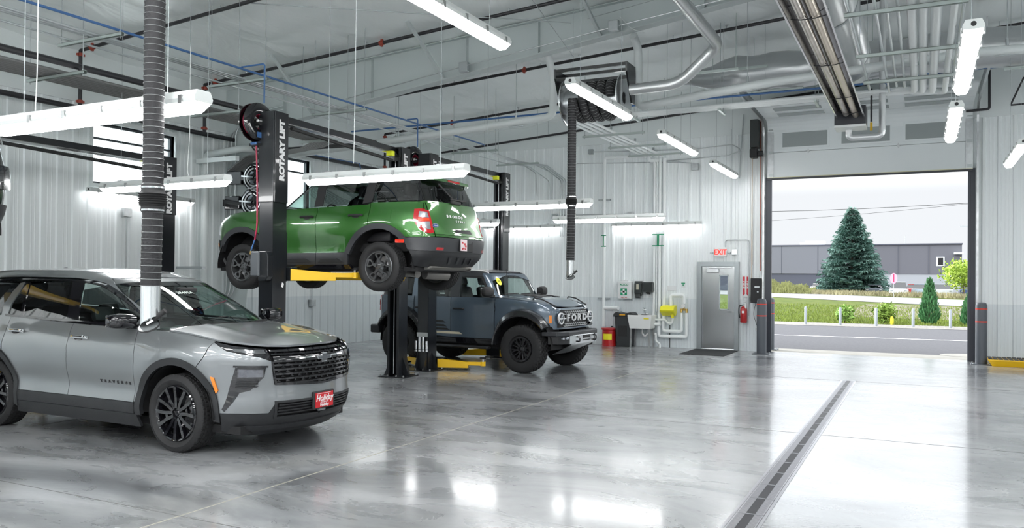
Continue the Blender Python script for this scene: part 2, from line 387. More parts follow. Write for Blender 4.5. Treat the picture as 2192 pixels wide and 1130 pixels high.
# rigid steel frames (tapered columns and haunched rafters)
FRAMEM = mat('frame_paint', (.50, .55, .55), .4)
def frame(y, name='steel_frame'):
    r = thing(name, 'deep white haunched steel roof frame spanning from the left wall', 'roof frame', (XL, y, 0))
    q = MB()
    q.prism([(XL+.04, 0), (XL+.45, 0), (XL+1.0, 4.99), (XL+.04, 4.99)], y-.006, y+.006, 'y'); 
    q.build('column_web', FRAMEM, r, world=True)
    q = MB(); q.bar((XL+.45, y, 0), (XL+1.0, y, 4.85), .2, .02, up=(0, 1, 0)); q.build('column_flange', FRAMEM, r, world=True)
    bot = lambda x: 5.0+.128*(x-XL-1.0) if x < -1.5 else 5.0+.128*(-1.5-XL-1.0)+.03*(x+1.5)
    pts = [XL+1.0+i*.5 for i in range(0, 50)]; pts = [p for p in pts if p < 11]
    q = MB(); q.prism([(p, bot(p)) for p in pts]+[(p, roofz(p)-.02) for p in reversed(pts)]+[(XL+.04, 6.0), (XL+.04, 5.0)], y-.006, y+.006, 'y')
    q.build('rafter_web', FRAMEM, r, world=True)
    q = MB()
    for a, c in zip(pts, pts[1:]): q.bar((a, y, bot(a)), (c, y, bot(c)), .22, .02, up=(0, 0, 1))
    q.build('bottom_flange', FRAMEM, r, world=True)
    q = MB()
    for a, c in zip(pts, pts[1:]): q.bar((a, y, roofz(a)-.1), (c, y, roofz(c)-.1), .2, .016, up=(0, 0, 1))
    q.build('top_flange', FRAMEM, r, world=True)
    for x in (-11.4, -8.2, -5.0):  # flange braces slope back to the purlins
        q = MB(); q.bar((x, y-.08, bot(x)+.02), (x, y-1.35, roofz(x)-.06), .055, .055); q.build('flange_brace', FRAMEM, r, world=True)
    for x in (-12.2, -9.9, -7.7, -6.2, -3.2, -1.2):
        q = MB(); q.bar((x, y-.05, bot(x)+.01), (x, y-.05, roofz(x)-.1), .008, .09, up=(0, 1, 0)); q.build('stiffener', FRAMEM, r, world=True)
    return r
frame(13.45)
# windows of the left wall
WINGL = glass('window_glass', (.95, 1, 1), .95); WFR = mat('window_frame_dark', (.05, .06, .07), .4); 
def wall_window(n, w):
    y0, y1, z0, z1 = w
    q = MB(); t = .07
    for a in ((y0-t, z0-t, y1+t, z0), (y0-t, z1, y1+t, z1+t), (y0-t, z0, y0, z1), (y1, z0, y1+t, z1)): q.box(XL-.18, a[0], a[1], XL+.045, a[2], a[3])
    o = tag(q.build('window_%d' % n, TRIM), kind='structure')
    q = MB(); f = .045
    for a in ((y0, z0, y1, z0+f), (y0, z1-f, y1, z1), (y0, z0+f, y0+f, z1-f), (y1-f, z0+f, y1, z1-f), (y0+f, z0+.75*(z1-z0)-.02, y1-f, z0+.75*(z1-z0)+.02)): q.box(XL-.12, a[0], a[1], XL-.07, a[2], a[3])
    q.build('window_frame', WFR, o)
    q = MB(); q.box(XL-.099, y0+f, z0+f, XL-.093, y1-f, z1-f); q.build('window_pane', WINGL, o)
wall_window(1, WIN[0]); wall_window(2, WIN[1]); wall_window(3, (2.0, 3.9, 3.55, 4.72)); wall_window(4, (-5.0, -3.1, 3.55, 4.72))

# ================================================================= LIGHT FIXTURES
HOUS = mat('fixture_housing', (.62, .65, .64), .4); CLIP = mat('clip_steel', (.35, .36, .36), .3, .8)
def fixture_proto():
    r = thing('linear_light_fixture', 'x', 'light fixture', group='long sealed light fixtures')
    L = 1.22
    q = MB(); pr = [(-.075, .0), (-.085, .03), (-.06, .085), (.06, .085), (.085, .03), (.075, 0)]
    q.prism(pr, -L, L, 'y'); q.build('housing', HOUS, r)
    q = MB(); pr = [(-.073, 0), (-.06, -.045), (-.035, -.066), (.035, -.066), (.06, -.045), (.073, 0)]
    n = len(pr); e = .05
    vs = [(a, -L+.012+(e if b_ < -.03 else 0), b_-.001) for a, b_ in pr]+[(a, L-.012-(e if b_ < -.03 else 0), b_-.001) for a, b_ in pr]
    q.add(vs, [tuple(range(n)), tuple(range(2*n-1, n-1, -1))]+[(i, n+i, n+(i+1) % n, (i+1) % n) for i in range(n)]); q.build('diffuser', LIT, r)
    for k in range(6):
        y = -L+.14+k*(2*L-.28)/5
        for s in (-1, 1):
            q = MB(); q.box(s*.070, y-.018, -.012, s*.092, y+.018, .05); q.build('clip', CLIP, r)
    q = MB(); q.cyl((0, -L-.004, .045), (0, -L+.002, .045), .022, 12); q.build('end_gland', BLACKR, r)
    for s in (-1, 1):
        q = MB(); q.box(-.03, s*.85-.04, .085, .03, s*.85+.04, .10); q.build('mounting_bracket', CLIP, r)
    return r
FX = fixture_proto(); fxn = [0]
CORDM = mat('white_cord', (.7, .72, .72), .5)
def fixture(x, y, z, rz, label, hang=True, cord=None):
    o = FX if fxn[0] == 0 else copy_tree(FX)
    fxn[0] += 1; o.location = (x, y, z); o.rotation_euler = (0, 0, rz); o['label'] = label
    if not hang:
        for ch in o.children:
            if ch.name.startswith('diffuser'): ch.data = ch.data.copy(); ch.data.materials[0] = LITW
    if 'behind the camera' in label:
        for ch in o.children:
            if ch.name.startswith('diffuser'): ch.data = ch.data.copy(); ch.data.materials[0] = LITFILL
    if hang:
        c, s = cos(rz), sin(rz)
        for k in (-.85, .85):
            px, py = x-s*k, y+c*k
            q = MB(); q.tube([(px, py, z+.1), (px, py, roofz(px)-.03)], .0035, 5)
            one(q, 'hanging_wire', STEELD, 'thin wire from the ceiling to a lit fixture', 'wire', 'thin wires of the light fixtures')
    return o
P = pi/2
# z of diffuser bottom ~ value ; crosswise fixtures
fixture(-5.79, 4.19, 3.04, -P, 'long lit fixture above the silver SUV, nearest one on the far left')
fixture(-6.01, 8.36, 3.07, -P, 'lit fixture crossing in front of the green SUV roof')
fixture(-6.33, 13.28, 3.12, -P, 'lit fixture just right of the raised green SUV, behind the small exhaust hose')
fixture(-5.84, 16.1, 3.06, -P, 'lit fixture between the small exhaust hose and the wall pipes')
fixture(-9.31, 7.83, 3.05, -P, 'lit fixture behind the large exhaust hose, under the left windows')
fixture(-9.55, 15.95, 3.03, -P, 'lit fixture mostly hidden behind the right lift column')
fixture(-6.35, 21.26, 3.26, -P, 'lit fixture mounted on the back wall above the first aid box', hang=False)
fixture(-10.35, 21.26, 3.27, -P, 'lit fixture mounted on the back wall behind the right lift column', hang=False)
fixture(-13.84, 11.2, 3.36, 0, 'lit fixture mounted on the left wall under the window', hang=False)
# rows along the building
fixture(-4.15, 6.85, 4.40, 0, 'big lit fixture at the top centre, nearest of the ceiling row')
fixture(-4.18, 11.25, 4.40, 0, 'lit fixture hanging in front of the exhaust hose reel')
fixture(-4.15, 15.4, 4.40, 0, 'lit fixture right of the hose reel, above the back wall pipes')
fixture(-4.15, 19.45, 4.40, 0, 'smallest lit fixture of the diagonal row, nearest the back wall')
fixture(.38, 9.05, 3.92, 0, 'lit fixture at top right in front of the white pipe rack')
fixture(.37, 12.5, 3.92, 0, 'lit fixture at right in front of the overhead door edge')
fixture(1.38, 15.9, 3.92, 0, 'lit fixture at the far right edge above the grey bollard')
for k, (x, y, rz) in enumerate([(-4.15, 2.4, 0), (-4.15, -2.2, 0), (-4.15, -6.4, 0), (.4, 4.6, 0), (.4, .4, 0), (.4, -4.6, 0), (5, 6, 0), (5, 0, 0), (5, -6, 0), (5, 12, 0), (5, 17.5, 0), (10, 9, 0), (10, 2, 0), (10, -5, 0), (10, 16, 0), (-9.5, 1.0, P), (-9.5, -4, P), (-6, -5.5, P), (-5.9, .2, P), (-10.2, 4.2, P), (-12.5, 2.5, 0), (-12.5, -3, 0), (-9.5, -1.5, P), (-6.5, -2.5, P), (-1.8, .2, 0), (-1.8, -4, 0), (2.6, 2, 0), (2.6, -2.5, 0)]):  # fill fixtures out of view, added to brighten the ceiling and left side
    fixture(x, y, 4.4 if x > -10.1 else 3.1, rz, 'added unseen fill fixture behind the camera')
fixture(-13.84, 15.4, 3.30, 0, 'added unseen fill fixture on the left wall behind the raised green SUV', hang=False)  # two unseen wall fixtures, added to brighten the left back corner
fixture(-13.84, 19.3, 3.30, 0, 'added unseen fill fixture on the left wall behind the raised green SUV', hang=False)
# ================================================================= WORLD AND SUN
w = bpy.data.worlds.new('world'); SC.world = w; w.use_nodes = True; nt = w.node_tree
bg = nt.nodes['Background']
tc = nt.nodes.new('ShaderNodeTexCoord'); sp = nt.nodes.new('ShaderNodeSeparateXYZ'); rp = nt.nodes.new('ShaderNodeValToRGB')
nt.links.new(tc.outputs['Generated'], sp.inputs[0]); nt.links.new(sp.outputs['Z'], rp.inputs[0]); nt.links.new(rp.outputs[0], bg.inputs[0])
mrx = nt.nodes.new('ShaderNodeMapRange'); mrx.inputs['From Min'].default_value = -.35; mrx.inputs['From Max'].default_value = -.8; mrx.inputs['To Min'].default_value = 3.6; mrx.inputs['To Max'].default_value = 11.; nt.links.new(sp.outputs['X'], mrx.inputs[0]); nt.links.new(mrx.outputs[0], bg.inputs[1])
e = rp.color_ramp.elements; e[0].position = .10; e[0].color = (.113, .1165, .121, 1); e[1].position = .26; e[1].color = (.42, .44, .46, 1)
bg.inputs[1].default_value = 3.6
sl = bpy.data.lights.new('sun', 'SUN'); sl.energy = 3.2; sl.angle = .01; sl.color = (1, .97, .92)
so = bpy.data.objects.new('sun', sl); COL.objects.link(so); so.location = (0, 40, 30); so.rotation_euler = (radians(38), radians(12), radians(35))
SC.view_settings.view_transform = 'Standard'; SC.view_settings.look = 'None'; SC.view_settings.gamma = 1; SC.view_settings.exposure = 1.15
try: SC.view_settings.use_curve_mapping = False
except Exception: pass
cy = SC.cycles; cy.max_bounces = 10; cy.diffuse_bounces = 7; cy.glossy_bounces = 4; cy.transparent_max_bounces = 16; cy.transmission_bounces = 4; cy.sample_clamp_indirect = 6; cy.caustics_reflective = False; cy.caustics_refractive = False
cy.use_denoising = True
# ================================================================= VEHICLE BODYWORK
def clip_poly(poly, ax, lo, hi):
    for (v, sgn) in ((lo, 1), (hi, -1)):
        out = []; n = len(poly)
        for i in range(n):
            p, q = poly[i], poly[(i+1) % n]; dp = (p[ax]-v)*sgn; dq = (q[ax]-v)*sgn
            if dp >= 0: out.append(p)
            if (dp > 0 > dq) or (dp < 0 < dq):
                t = dp/(dp-dq); out.append((p[0]+(q[0]-p[0])*t, p[1]+(q[1]-p[1])*t))
        poly = out
        if len(poly) < 3: return []
    return poly
def parea(p): return .5*sum(p[i][0]*p[(i+1) % len(p)][1]-p[(i+1) % len(p)][0]*p[i][1] for i in range(len(p)))
def grid_clip(poly, du, dv):
    if parea(poly) < 0: poly = poly[::-1]
    u0 = min(p[0] for p in poly); u1 = max(p[0] for p in poly); v0 = min(p[1] for p in poly); v1 = max(p[1] for p in poly)
    nu = max(1, math.ceil((u1-u0)/du)); nv = max(1, math.ceil((v1-v0)/dv)); vi = {}; vs = []; fs = []
    for i in range(nu):
        a, c = u0+(u1-u0)*i/nu, u0+(u1-u0)*(i+1)/nu; col = clip_poly(poly, 0, a, c)
        if not col: continue
        for j in range(nv):
            e, g = v0+(v1-v0)*j/nv, v0+(v1-v0)*(j+1)/nv; cell = clip_poly(col, 1, e, g)
            if len(cell) < 3 or abs(parea(cell)) < 1e-8: continue
            f = []
            for p in cell:
                k = (round(p[0], 5), round(p[1], 5))
                if k not in vi: vi[k] = len(vs); vs.append(p)
                if not f or f[-1] != vi[k]: f.append(vi[k])
            if len(f) > 1 and f[0] == f[-1]: f.pop()
            if len(f) < 3: continue
            if len(f) == 4 and abs(parea([vs[q] for q in f])) > .98*(c-a)*(g-e): fs.append(f); continue
            if len(f) == 3: fs.append(f); continue
            for tr in tessellate_polygon([[V((vs[q][0], vs[q][1], 0)) for q in f]]):
                t3 = [f[q] for q in tr]
                if len(set(t3)) < 3: continue
                ar = parea([vs[q] for q in t3])
                if ar < 0: t3 = t3[::-1]
                if abs(ar) > 1e-9: fs.append(t3)
    return vs, fs
def arc(cx, cz, r, a0, a1, n=24, rz=None):
    rz = rz or r
    return [(cx+r*cos(radians(a0+(a1-a0)*i/n)), cz+rz*sin(radians(a0+(a1-a0)*i/n))) for i in range(n+1)]
def sheet(name, poly, f, m, parent, du=.05, dv=.05, thick=.012, off=0., smooth=40, rim=None):
    """a curved sheet-metal panel: poly in surface coordinates, f(u, v, off) the surface; edges turned in by thick"""
    vs, fs = grid_clip(poly, du, dv); P3 = [tuple(f(u, v, off)) for u, v in vs]; cnt = {}
    for fc in fs:
        for i in range(len(fc)):
            e = (fc[i], fc[(i+1) % len(fc)]); k = (min(e), max(e)); cnt.setdefault(k, []).append(e)
    mb = MB(); mb.add(P3, fs)
    if thick:
        ix = {}; add = []; fa = []
        for k, es in cnt.items():
            if len(es) == 1:
                a, c = es[0]
                for q in (a, c):
                    if q not in ix: ix[q] = len(P3)+len(add); add.append(tuple(f(vs[q][0], vs[q][1], off-thick)))
                fa.append((c, a, ix[a], ix[c]))
        mb.v += add; mb.f += fa; mb.m += [0]*len(fa)
    return mb.build(name, m, parent, smooth, fix=False)
class Surf:
    def __init__(s, Xf, Xr, W, nf=6., nr=6., bowf=.1, bowr=.05, inset=None, L0=None):
        s.Xf, s.Xr, s.W, s.nf, s.nr, s.bf, s.br = Xf, Xr, W, nf, nr, bowf, bowr; s.ins = inset or (lambda x, z: 0)
        zr = L0 or .8; hl = (Xf(zr)-Xr(zr))/2; w = 1.; tb = [(0., 1., 0.)]; pp = (hl, 0.); acc = 0; N = 260
        for i in range(1, 2*N+1):
            th = pi*i/(2*N); n = nf if th <= pi/2 else nr
            a = abs(cos(th))**(2/n)*(1 if th <= pi/2 else -1); b = abs(sin(th))**(2/n); p = (hl*a, w*b); acc += hypot(p[0]-pp[0], p[1]-pp[1]); pp = p; tb.append((acc, a, b))
        s.tb = tb; s.T = acc; s.ts = [q[0] for q in tb]
    def ab(s, t):
        import bisect
        i = min(max(bisect.bisect_right(s.ts, t)-1, 0), len(s.tb)-2); a, b = s.tb[i], s.tb[i+1]; k = (t-a[0])/max(1e-9, b[0]-a[0])
        return a[1]+(b[1]-a[1])*k, a[2]+(b[2]-a[2])*k
    def raw(s, t, z):
        t = (t+s.T) % (2*s.T)-s.T; sg = 1 if t >= 0 else -1; a, b = s.ab(abs(t))
        xf, xr = s.Xf(z), s.Xr(z); m, h = (xf+xr)/2, (xf-xr)/2
        x = m+h*a; x += (-s.bf if a > 0 else s.br)*b*b*abs(a)**3
        i = s.ins(x, z); w = s.W(x, z)-i
        x -= i*a**3
        return V((x, sg*b*w, z))
    def P(s, t, z, off=0.):
        p = s.raw(t, z)
        if off:
            e = .012; du = s.raw(t+e, z)-s.raw(t-e, z); dv = s.raw(t, z+e)-s.raw(t, z-e); n = du.cross(dv).normalized()
            c = V((s.Xf(z)*.5+s.Xr(z)*.5, 0, z))
            if n.dot(V((p.x-c.x, p.y*2.5, 0))) < 0: n = -n
            p = p+n*off
        return p
    def inv(s, fn, lo, hi, val, dec):
        for _ in range(40):
            m = (lo+hi)/2
            if (fn(m) > val) == dec: lo = m
            else: hi = m
        return (lo+hi)/2
    def S(s, x, z, sd=1): return (sd*s.inv(lambda t: s.raw(t, z).x, 0, s.T, x, True), z)
    def F(s, y, z):
        t = s.inv(lambda t: s.raw(t, z).y, 0, s.T*.5, abs(y), False); return (t if y >= 0 else -t, z)
    def R(s, y, z, sd=1):
        t = s.inv(lambda t: s.raw(t, z).y, s.T*.5, s.T, abs(y), True)
        return (sd*t if (y >= 0) == (sd > 0) else sd*(2*s.T-t), z)
    def side(s, pts, sd=1, dens=.12):
        """(x, z) outline on one flank -> surface coordinates, long edges subdivided"""
        out = []
        n = len(pts)
        for i in range(n):
            p, q = pts[i], pts[(i+1) % n]; k = max(1, int(hypot(q[0]-p[0], q[1]-p[1])/dens))
            for j in range(k): out.append(s.S(lerp(p[0], q[0], j/k), lerp(p[1], q[1], j/k), sd))
        return out
    def conv(s, pts, sd=1, dens=.12):
        """mixed outline: ('s',x,z) flank, ('f',y,z) nose, ('r',y,z) tail (y positive outwards on the sd side)"""
        Q = [s.S(p[1], p[2], sd) if p[0] == 's' else ((s.F(p[1]*sd, p[2])) if p[0] == 'f' else s.R(p[1]*sd, p[2], sd)) for p in pts]
        return Q
def chord(poly, dens=.1):
    out = []
    for i in range(len(poly)):
        p, q = poly[i], poly[(i+1) % len(poly)]; k = max(1, int(hypot(q[0]-p[0], q[1]-p[1])/dens))
        out += [(lerp(p[0], q[0], j/k), lerp(p[1], q[1], j/k)) for j in range(k)]
    return out
TIRE = mat('tyre_rubber', (.012, .012, .013), .72, bump=(.1, 60)); TIREW = mat('tyre_sidewall', (.028, .028, .03), .6)
DISC = mat('brake_disc', (.35, .35, .36), .3, .9); DARK = mat('dark_void', (.006, .006, .007), .8)
PLAS = mat('black_cladding', (.015, .016, .018), .48, bump=(.06, 90)); GLOSSB = mat('gloss_black', (.006, .006, .008), .06, coat=.6)
def make_wheel(parent, R, width, rim, spoke_fn, rimmat, loc, flip, blocks=60, groove=.009, chunky=False, spoke_face=.0, name='wheel'):
    """wheel with its axle along y, outer face towards -y"""
    r = bpy.data.objects.new(name, None); COL.objects.link(r); r.parent = parent; r.location = loc; r.empty_display_size = .1
    if flip: r.rotation_euler = (0, 0, pi)
    h = width/2; n = blocks*4
    # tread profile across the width: (y, radius, groove flag)
    prof = [(-h*.80, rim+.004, 0), (-h*.98, rim+.03, 0), (-h*1.06, (rim+R)/2, 0), (-h*1.0, R-.035, 0), (-h*.93, R-.014, 2), (-h*.86, R-.004, 1)]
    if chunky: rows = [(-.86, -.56), (-.50, -.20), (-.15, .15), (.20, .50), (.56, .86)]
    else: rows = [(-.84, -.58), (-.52, -.24), (-.18, .18), (.24, .52), (.58, .84)]
    for i, (a, c) in enumerate(rows):
        prof += [(h*a, R-groove, 9), (h*(a+.015), R, 3+i), (h*(c-.015), R, 3+i), (h*c, R-groove, 9)]
    prof += [(-q[0], q[1], q[2]) for q in prof[5::-1]]
    m = MB(); vs = []; N = len(prof)
    for k in range(n):
        an = 2*pi*k/n; c, s_ = cos(an), sin(an)
        for (y, rr, fl) in prof:
            g = 0
            if fl in (1, 2): g = (groove*.9 if fl == 1 else groove*(1.1 if chunky else .5)) if (k % 4) == 0 else 0
            elif 3 <= fl <= 8: g = groove if ((k+2*(fl % 2)+(1 if y > 0 else 0)) % 4) == 0 else 0
            q = rr-g; vs.append((q*c, y, q*s_))
    for k in range(n):
        k2 = (k+1) % n; m.add([], [])
        for i in range(N-1): m.f.append((k*N+i, k2*N+i, k2*N+i+1, k*N+i+1)); m.m.append(0)
    m.v = vs; m.build('tyre', TIRE, r, 30)
    m = MB(); m.lathe([(rim+.006, -h*.86), (rim-.004, -h*.95), (rim-.018, -h*.9), (rim-.03, -h*.7), (rim-.045, h*.2), (rim-.03, h*.8), (rim+.006, h*.85)], ax='y', n=64)
    spoke_fn(m, rim-.022, -h)
    m.build('rim', rimmat, r, 35)
    m = MB(); m.lathe([(.0, -.005), (.165, -.005), (.165, .012), (0, .012)], (0, h*.25, 0), 'y', 40); m.lathe([(0, -h*.15), (.075, -h*.15), (.08, .1)], (0, 0, 0), 'y', 24)
    m.build('brake_disc', DISC, r, 30)
    m = MB(); m.box(.09, h*.05, -.07, .17, h*.55, .09, ch=.02); m.build('brake_caliper', STEELD, r)
    m = MB(); m.lathe([(0, h*.45), (rim-.03, h*.45)], (0, 0, 0), 'y', 32); m.build('backing_plate', DARK, r)
    return r
def radial_poly(m, pts, y0, y1, ang, k=0):
    """pts (r, w) outline in wheel plane rotated by ang; front face at y0(r) to back y1"""
    c, s_ = cos(ang), sin(ang); n = len(pts); f = y0 if callable(y0) else (lambda r: y0)
    A = [(p[0]*c-p[1]*s_, f(p[0]), p[0]*s_+p[1]*c) for p in pts]; B = [(p[0]*c-p[1]*s_, f(p[0])+y1, p[0]*s_+p[1]*c) for p in pts]
    m.add(A+B, [tuple(range(n)), tuple(range(2*n-1, n-1, -1))]+[(i, n+i, n+(i+1) % n, (i+1) % n) for i in range(n)])
def hubcap(m, y, R=.065, nuts=6, pr=.055, cap=.032):
    m.lathe([(0, y-.004), (cap*.8, y-.004), (cap, y+.004), (R*1.25, y+.012), (R*1.5, y+.05)], ax='y', n=32)
    for i in range(nuts):
        a = 2*pi*i/nuts+.3; m.lathe([(0, y-.012), (.008, y-.012), (.011, y-.004), (.011, y+.02)], (pr*cos(a), 0, pr*sin(a)), 'y', 8)
def spokes_traverse(m, R, y):
    yo = y*.96; f = lambda r: yo+.028*(1-clamp(r/R))
    for i in range(6):
        a = 2*pi*i/6+.26
        for s_ in (-1, 1):
            radial_poly(m, [(.05, s_*.004), (.05, s_*.034), (R*.55, s_*.052), (R*1.01, s_*.098), (R*1.01, s_*.058), (R*.6, s_*.022), (.08, s_*.006)], lambda r: f(r)-.004, .05, a)
        radial_poly(m, [(R*.5, -.028), (R*.5, .028), (R*.62, .03), (R*.62, -.03)], lambda r: f(r)+.012, .03, a)
    hubcap(m, yo+.030, .06, 6)
def spokes_sport(m, R, y):
    yo = y*.93; f = lambda r: yo+.014*(1-clamp(r/R))
    for i in range(5):
        a = 2*pi*i/5+pi/2
        radial_poly(m, [(.05, -.026), (.05, .026), (.11, .017), (.128, .02), (.128, -.02), (.11, -.017)], f, .04, a)
        for s_ in (-1, 1):
            radial_poly(m, [(.11, s_*.004), (.11, s_*.018), (.15, s_*.052), (R*.86, s_*.062), (R*1.01, s_*.050), (R*1.01, s_*.026), (R*.86, s_*.036), (.155, s_*.030)], f, .035, a)
        radial_poly(m, [(R*.86, -.045), (R*.86, .045), (R*.97, .04), (R*.97, -.04)], f, .03, a)
    hubcap(m, yo+.016, .06, 5)
    m.lathe([(R*.97, yo+.01), (R*.985, yo-.004), (R*1.05, yo-.004), (R*1.06, yo+.02)], ax='y', n=64)
def spokes_raptor(m, R, y):
    yo = y*.80; f = lambda r: yo+.03*(1-clamp(r/R))
    for i in range(6):
        a = 2*pi*i/6+.2
        radial_poly(m, [(.05, -.024), (.05, .024), (R*.55, .017), (R*.98, .042), (R*.98, .016), (R*.8, .0), (R*.98, -.016), (R*.98, -.042), (R*.55, -.017)], f, .05, a)
        radial_poly(m, [(.06, -.009), (.06, .009), (R*.98, .012), (R*.98, -.012)], lambda r: f(r)+.012, .03, a+pi/6)
    hubcap(m, yo+.03, .07, 6, .058, .042)
    m.lathe([(R*.94, y*.85), (R*.96, y*1.0), (R*1.12, y*1.02), (R*1.14, y*.88)], ax='y', n=64)
    for i in range(24):
        a = 2*pi*i/24; m.lathe([(0, y*1.06), (.007, y*1.06), (.007, y*.98)], (R*1.04*cos(a), 0, R*1.04*sin(a)), 'y', 6)
SEATM = mat('seat_black', (.022, .022, .025), .5); DASHM = mat('dashboard_dark', (.03, .031, .034), .55)
def seat(parent, x, y, z, w=.5, name='seat', head=True, m=None):
    q = MB(); q.box(x-.25, y-w/2, z+.02, x+.27, y+w/2, z+.19, ch=.05); q.build(name, m or SEATM, parent, 40)
    q = MB(); n = 6
    for s_, wd, z0, z1, th in ((0, w*.92, z+.12, z+.72, .14),):
        q.M = Matrix.Translation((x-.27, y, z+.12)) @ Matrix.Rotation(radians(-14), 4, 'Y')
        q.box(-.07, -wd/2, 0, .07, wd/2, .60, ch=.055); q.box(-.045, -.14, .63, .055, .14, .81, ch=.045); q.cyl((0, -.06, .58), (0, -.06, .66), .008, 6); q.cyl((0, .06, .58), (0, .06, .66), .008, 6); q.M = None
    q.build(name+'_back', m or SEATM, parent, 40)
def interior(parent, xd, zb, w, rows, steer_y, floor_z, xr):
    q = MB(); q.box(xd-.32, -w, zb-.30, xd+.35, w, zb-.02, ch=.07); q.box(xd-.36, steer_y-.2, zb-.12, xd-.1, steer_y+.2, zb+.03, ch=.04); q.build('dashboard', DASHM, parent, 40)
    q = MB(); R_ = .185; c = V((xd-.50, steer_y, zb+.0)); ax = Matrix.Rotation(radians(-66), 3, 'Y')
    pts = [c+ax @ V((R_*cos(a), R_*sin(a), 0)) for a in [2*pi*i/28 for i in range(29)]]; q.tube(pts, .015, 8)
    for a in (0, pi/2*1.15, -pi/2*1.15): q.bar(c, c+ax @ V((-R_*cos(a), R_*sin(a), 0)), .04, .015)
    q.bar(c, c+V((.25, 0, -.1)), .05, .05); q.build('steering_wheel', BLACKR, parent, 40)
    for x, n in rows:
        ys = (-.38, .38) if n == 2 else (-.42, 0, .42)
        for y in ys: seat(parent, x, y, floor_z, .50 if n == 2 else .42)
    q = MB(); q.box(xr, -w, floor_z-.12, xd+.3, w, floor_z+.0); q.build('cabin_floor', DARK, parent)
def wheel_well(parent, x, z, R, y0, y1):
    q = MB(); n = 24; a0, a1 = -4, 184
    vs = [(x+R*cos(radians(a0+(a1-a0)*i/n)), y, z+R*sin(radians(a0+(a1-a0)*i/n))) for i in range(n+1) for y in (y0, y1)]
    q.add(vs, [(2*i, 2*i+1, 2*i+3, 2*i+2) for i in range(n)]); q.add([v for v in vs[1::2]], [tuple(range(n+1))]); q.build('wheel_well_liner', DARK, parent)
# ================================================================= SILVER THREE-ROW SUV (right flank and nose towards the camera)
def paint(name, c, flake=.55, rough=.3):
    return mat(name, c, rough, flake, coat=1., coatr=.03)
SILVER = paint('silver_paint', (.20, .213, .222), .55, .34)
CGLASS = glass('car_glass', (.72, .88, .83), .86, 0, .13); PRIV = glass('privacy_glass', (.30, .32, .33), .45, 0, .12)
LENS = glass('lamp_lens', (.9, .9, .95), .85, 0, .1); LAMPIN = mat('lamp_reflector', (.5, .52, .55), .2, .9); AMBER = mat('amber_lens', (.75, .22, .01), .2, coat=.8)
REDL = mat('red_lens', (.42, .008, .012), .12, coat=1.); WHITEB = mat('badge_white', (.8, .8, .8), .3)
def round_inset(zt, r, x0=None, x1=None):
    def g(x, z):
        k = clamp((z-(zt(x)-r))/r, 0, .985); return r*(1-sqrt(1-k*k))
    return g
def cap_outline(G, zt, t0=None, t1=None, n=70, off=0.):
    out = []
    for i in range(n+1):
        t = lerp(t0 if t0 is not None else -G.T, t1 if t1 is not None else G.T, i/n); z = zt(-1.5)
        for _ in range(8): z = zt(G.raw(t, z).x)
        out.append(G.raw(t, z))
    return out
def top_sheet(name, out, zf, m, parent, du=.08, **k):
    poly = [(p.x, p.y) for p in out]
    return sheet(name, poly, lambda x, y, off: (x, y, zf(x, y)+off), m, parent, du, du, **k)
def both(half, B):
    """outline given for one half from centre to centre -> full outline; half in ('f'|'s'|'r', a, z)"""
    A = B.conv(half, 1); C = B.conv(half, -1)[::-1]
    if any(p[0] == 'r' for p in half): C = [(2*B.T+u if u < 1e-6 else u, v) for u, v in C]
    return A+C
def mirror_housing(parent, x, y, z, w, h, d, body, cap, sgn, arm=(0, 0)):
    q = MB(); n = 12
    def ring(yy, kx, kz, ox=0): return [(x+ox+d*.5*kx*abs(cos(a))**.7*(1 if cos(a) > 0 else -1), yy, z+h*.5*kz*abs(sin(a))**.7*(1 if sin(a) > 0 else -1)) for a in [2*pi*i/16 for i in range(16)]]
    rs = [ring(y, .7, .75, .02), ring(y+sgn*w*.15, .95, .95), ring(y+sgn*w*.6, 1, 1), ring(y+sgn*w*.9, .85, .85, -.01), ring(y+sgn*w, .5, .55, -.02)]
    vs = sum(rs, []); fs = [(i*16+k, i*16+(k+1) % 16, (i+1)*16+(k+1) % 16, (i+1)*16+k) for i in range(4) for k in range(16)]+[tuple(range(16)), tuple(range(64, 80))]
    q.add(vs, fs); o = q.build('side_mirror', cap, parent, 50)
    q = MB(); q.box(x-d*.53, y+sgn*w*.1, z-h*.38, x-d*.5, y+sgn*w*.88, z+h*.38, ch=.01); q.build('mirror_glass', CHROME, o)
    q = MB(); q.bar((x-.02, y-sgn*.12+arm[0], z-h*.42), (x, y+sgn*w*.35, z-h*.36), .09, .045); q.build('mirror_arm', body, o)
    return o
def door_handle(parent, B, x, z, sd, m, L=.2, name='door_handle', off=.035):
    q = MB(); P = [B.P(B.S(x+dx, z, sd)[0], z, o_) for dx, o_ in ((-L/2, .004), (-L/2+.02, off), (L/2-.02, off), (L/2, .004))]
    for a, c in zip(P, P[1:]): q.bar(a, c, .014, .032)
    q.tube([P[0], P[1], P[2], P[3]], .0165, 8, bend=.03)
    q.build(name, m, parent, 40)
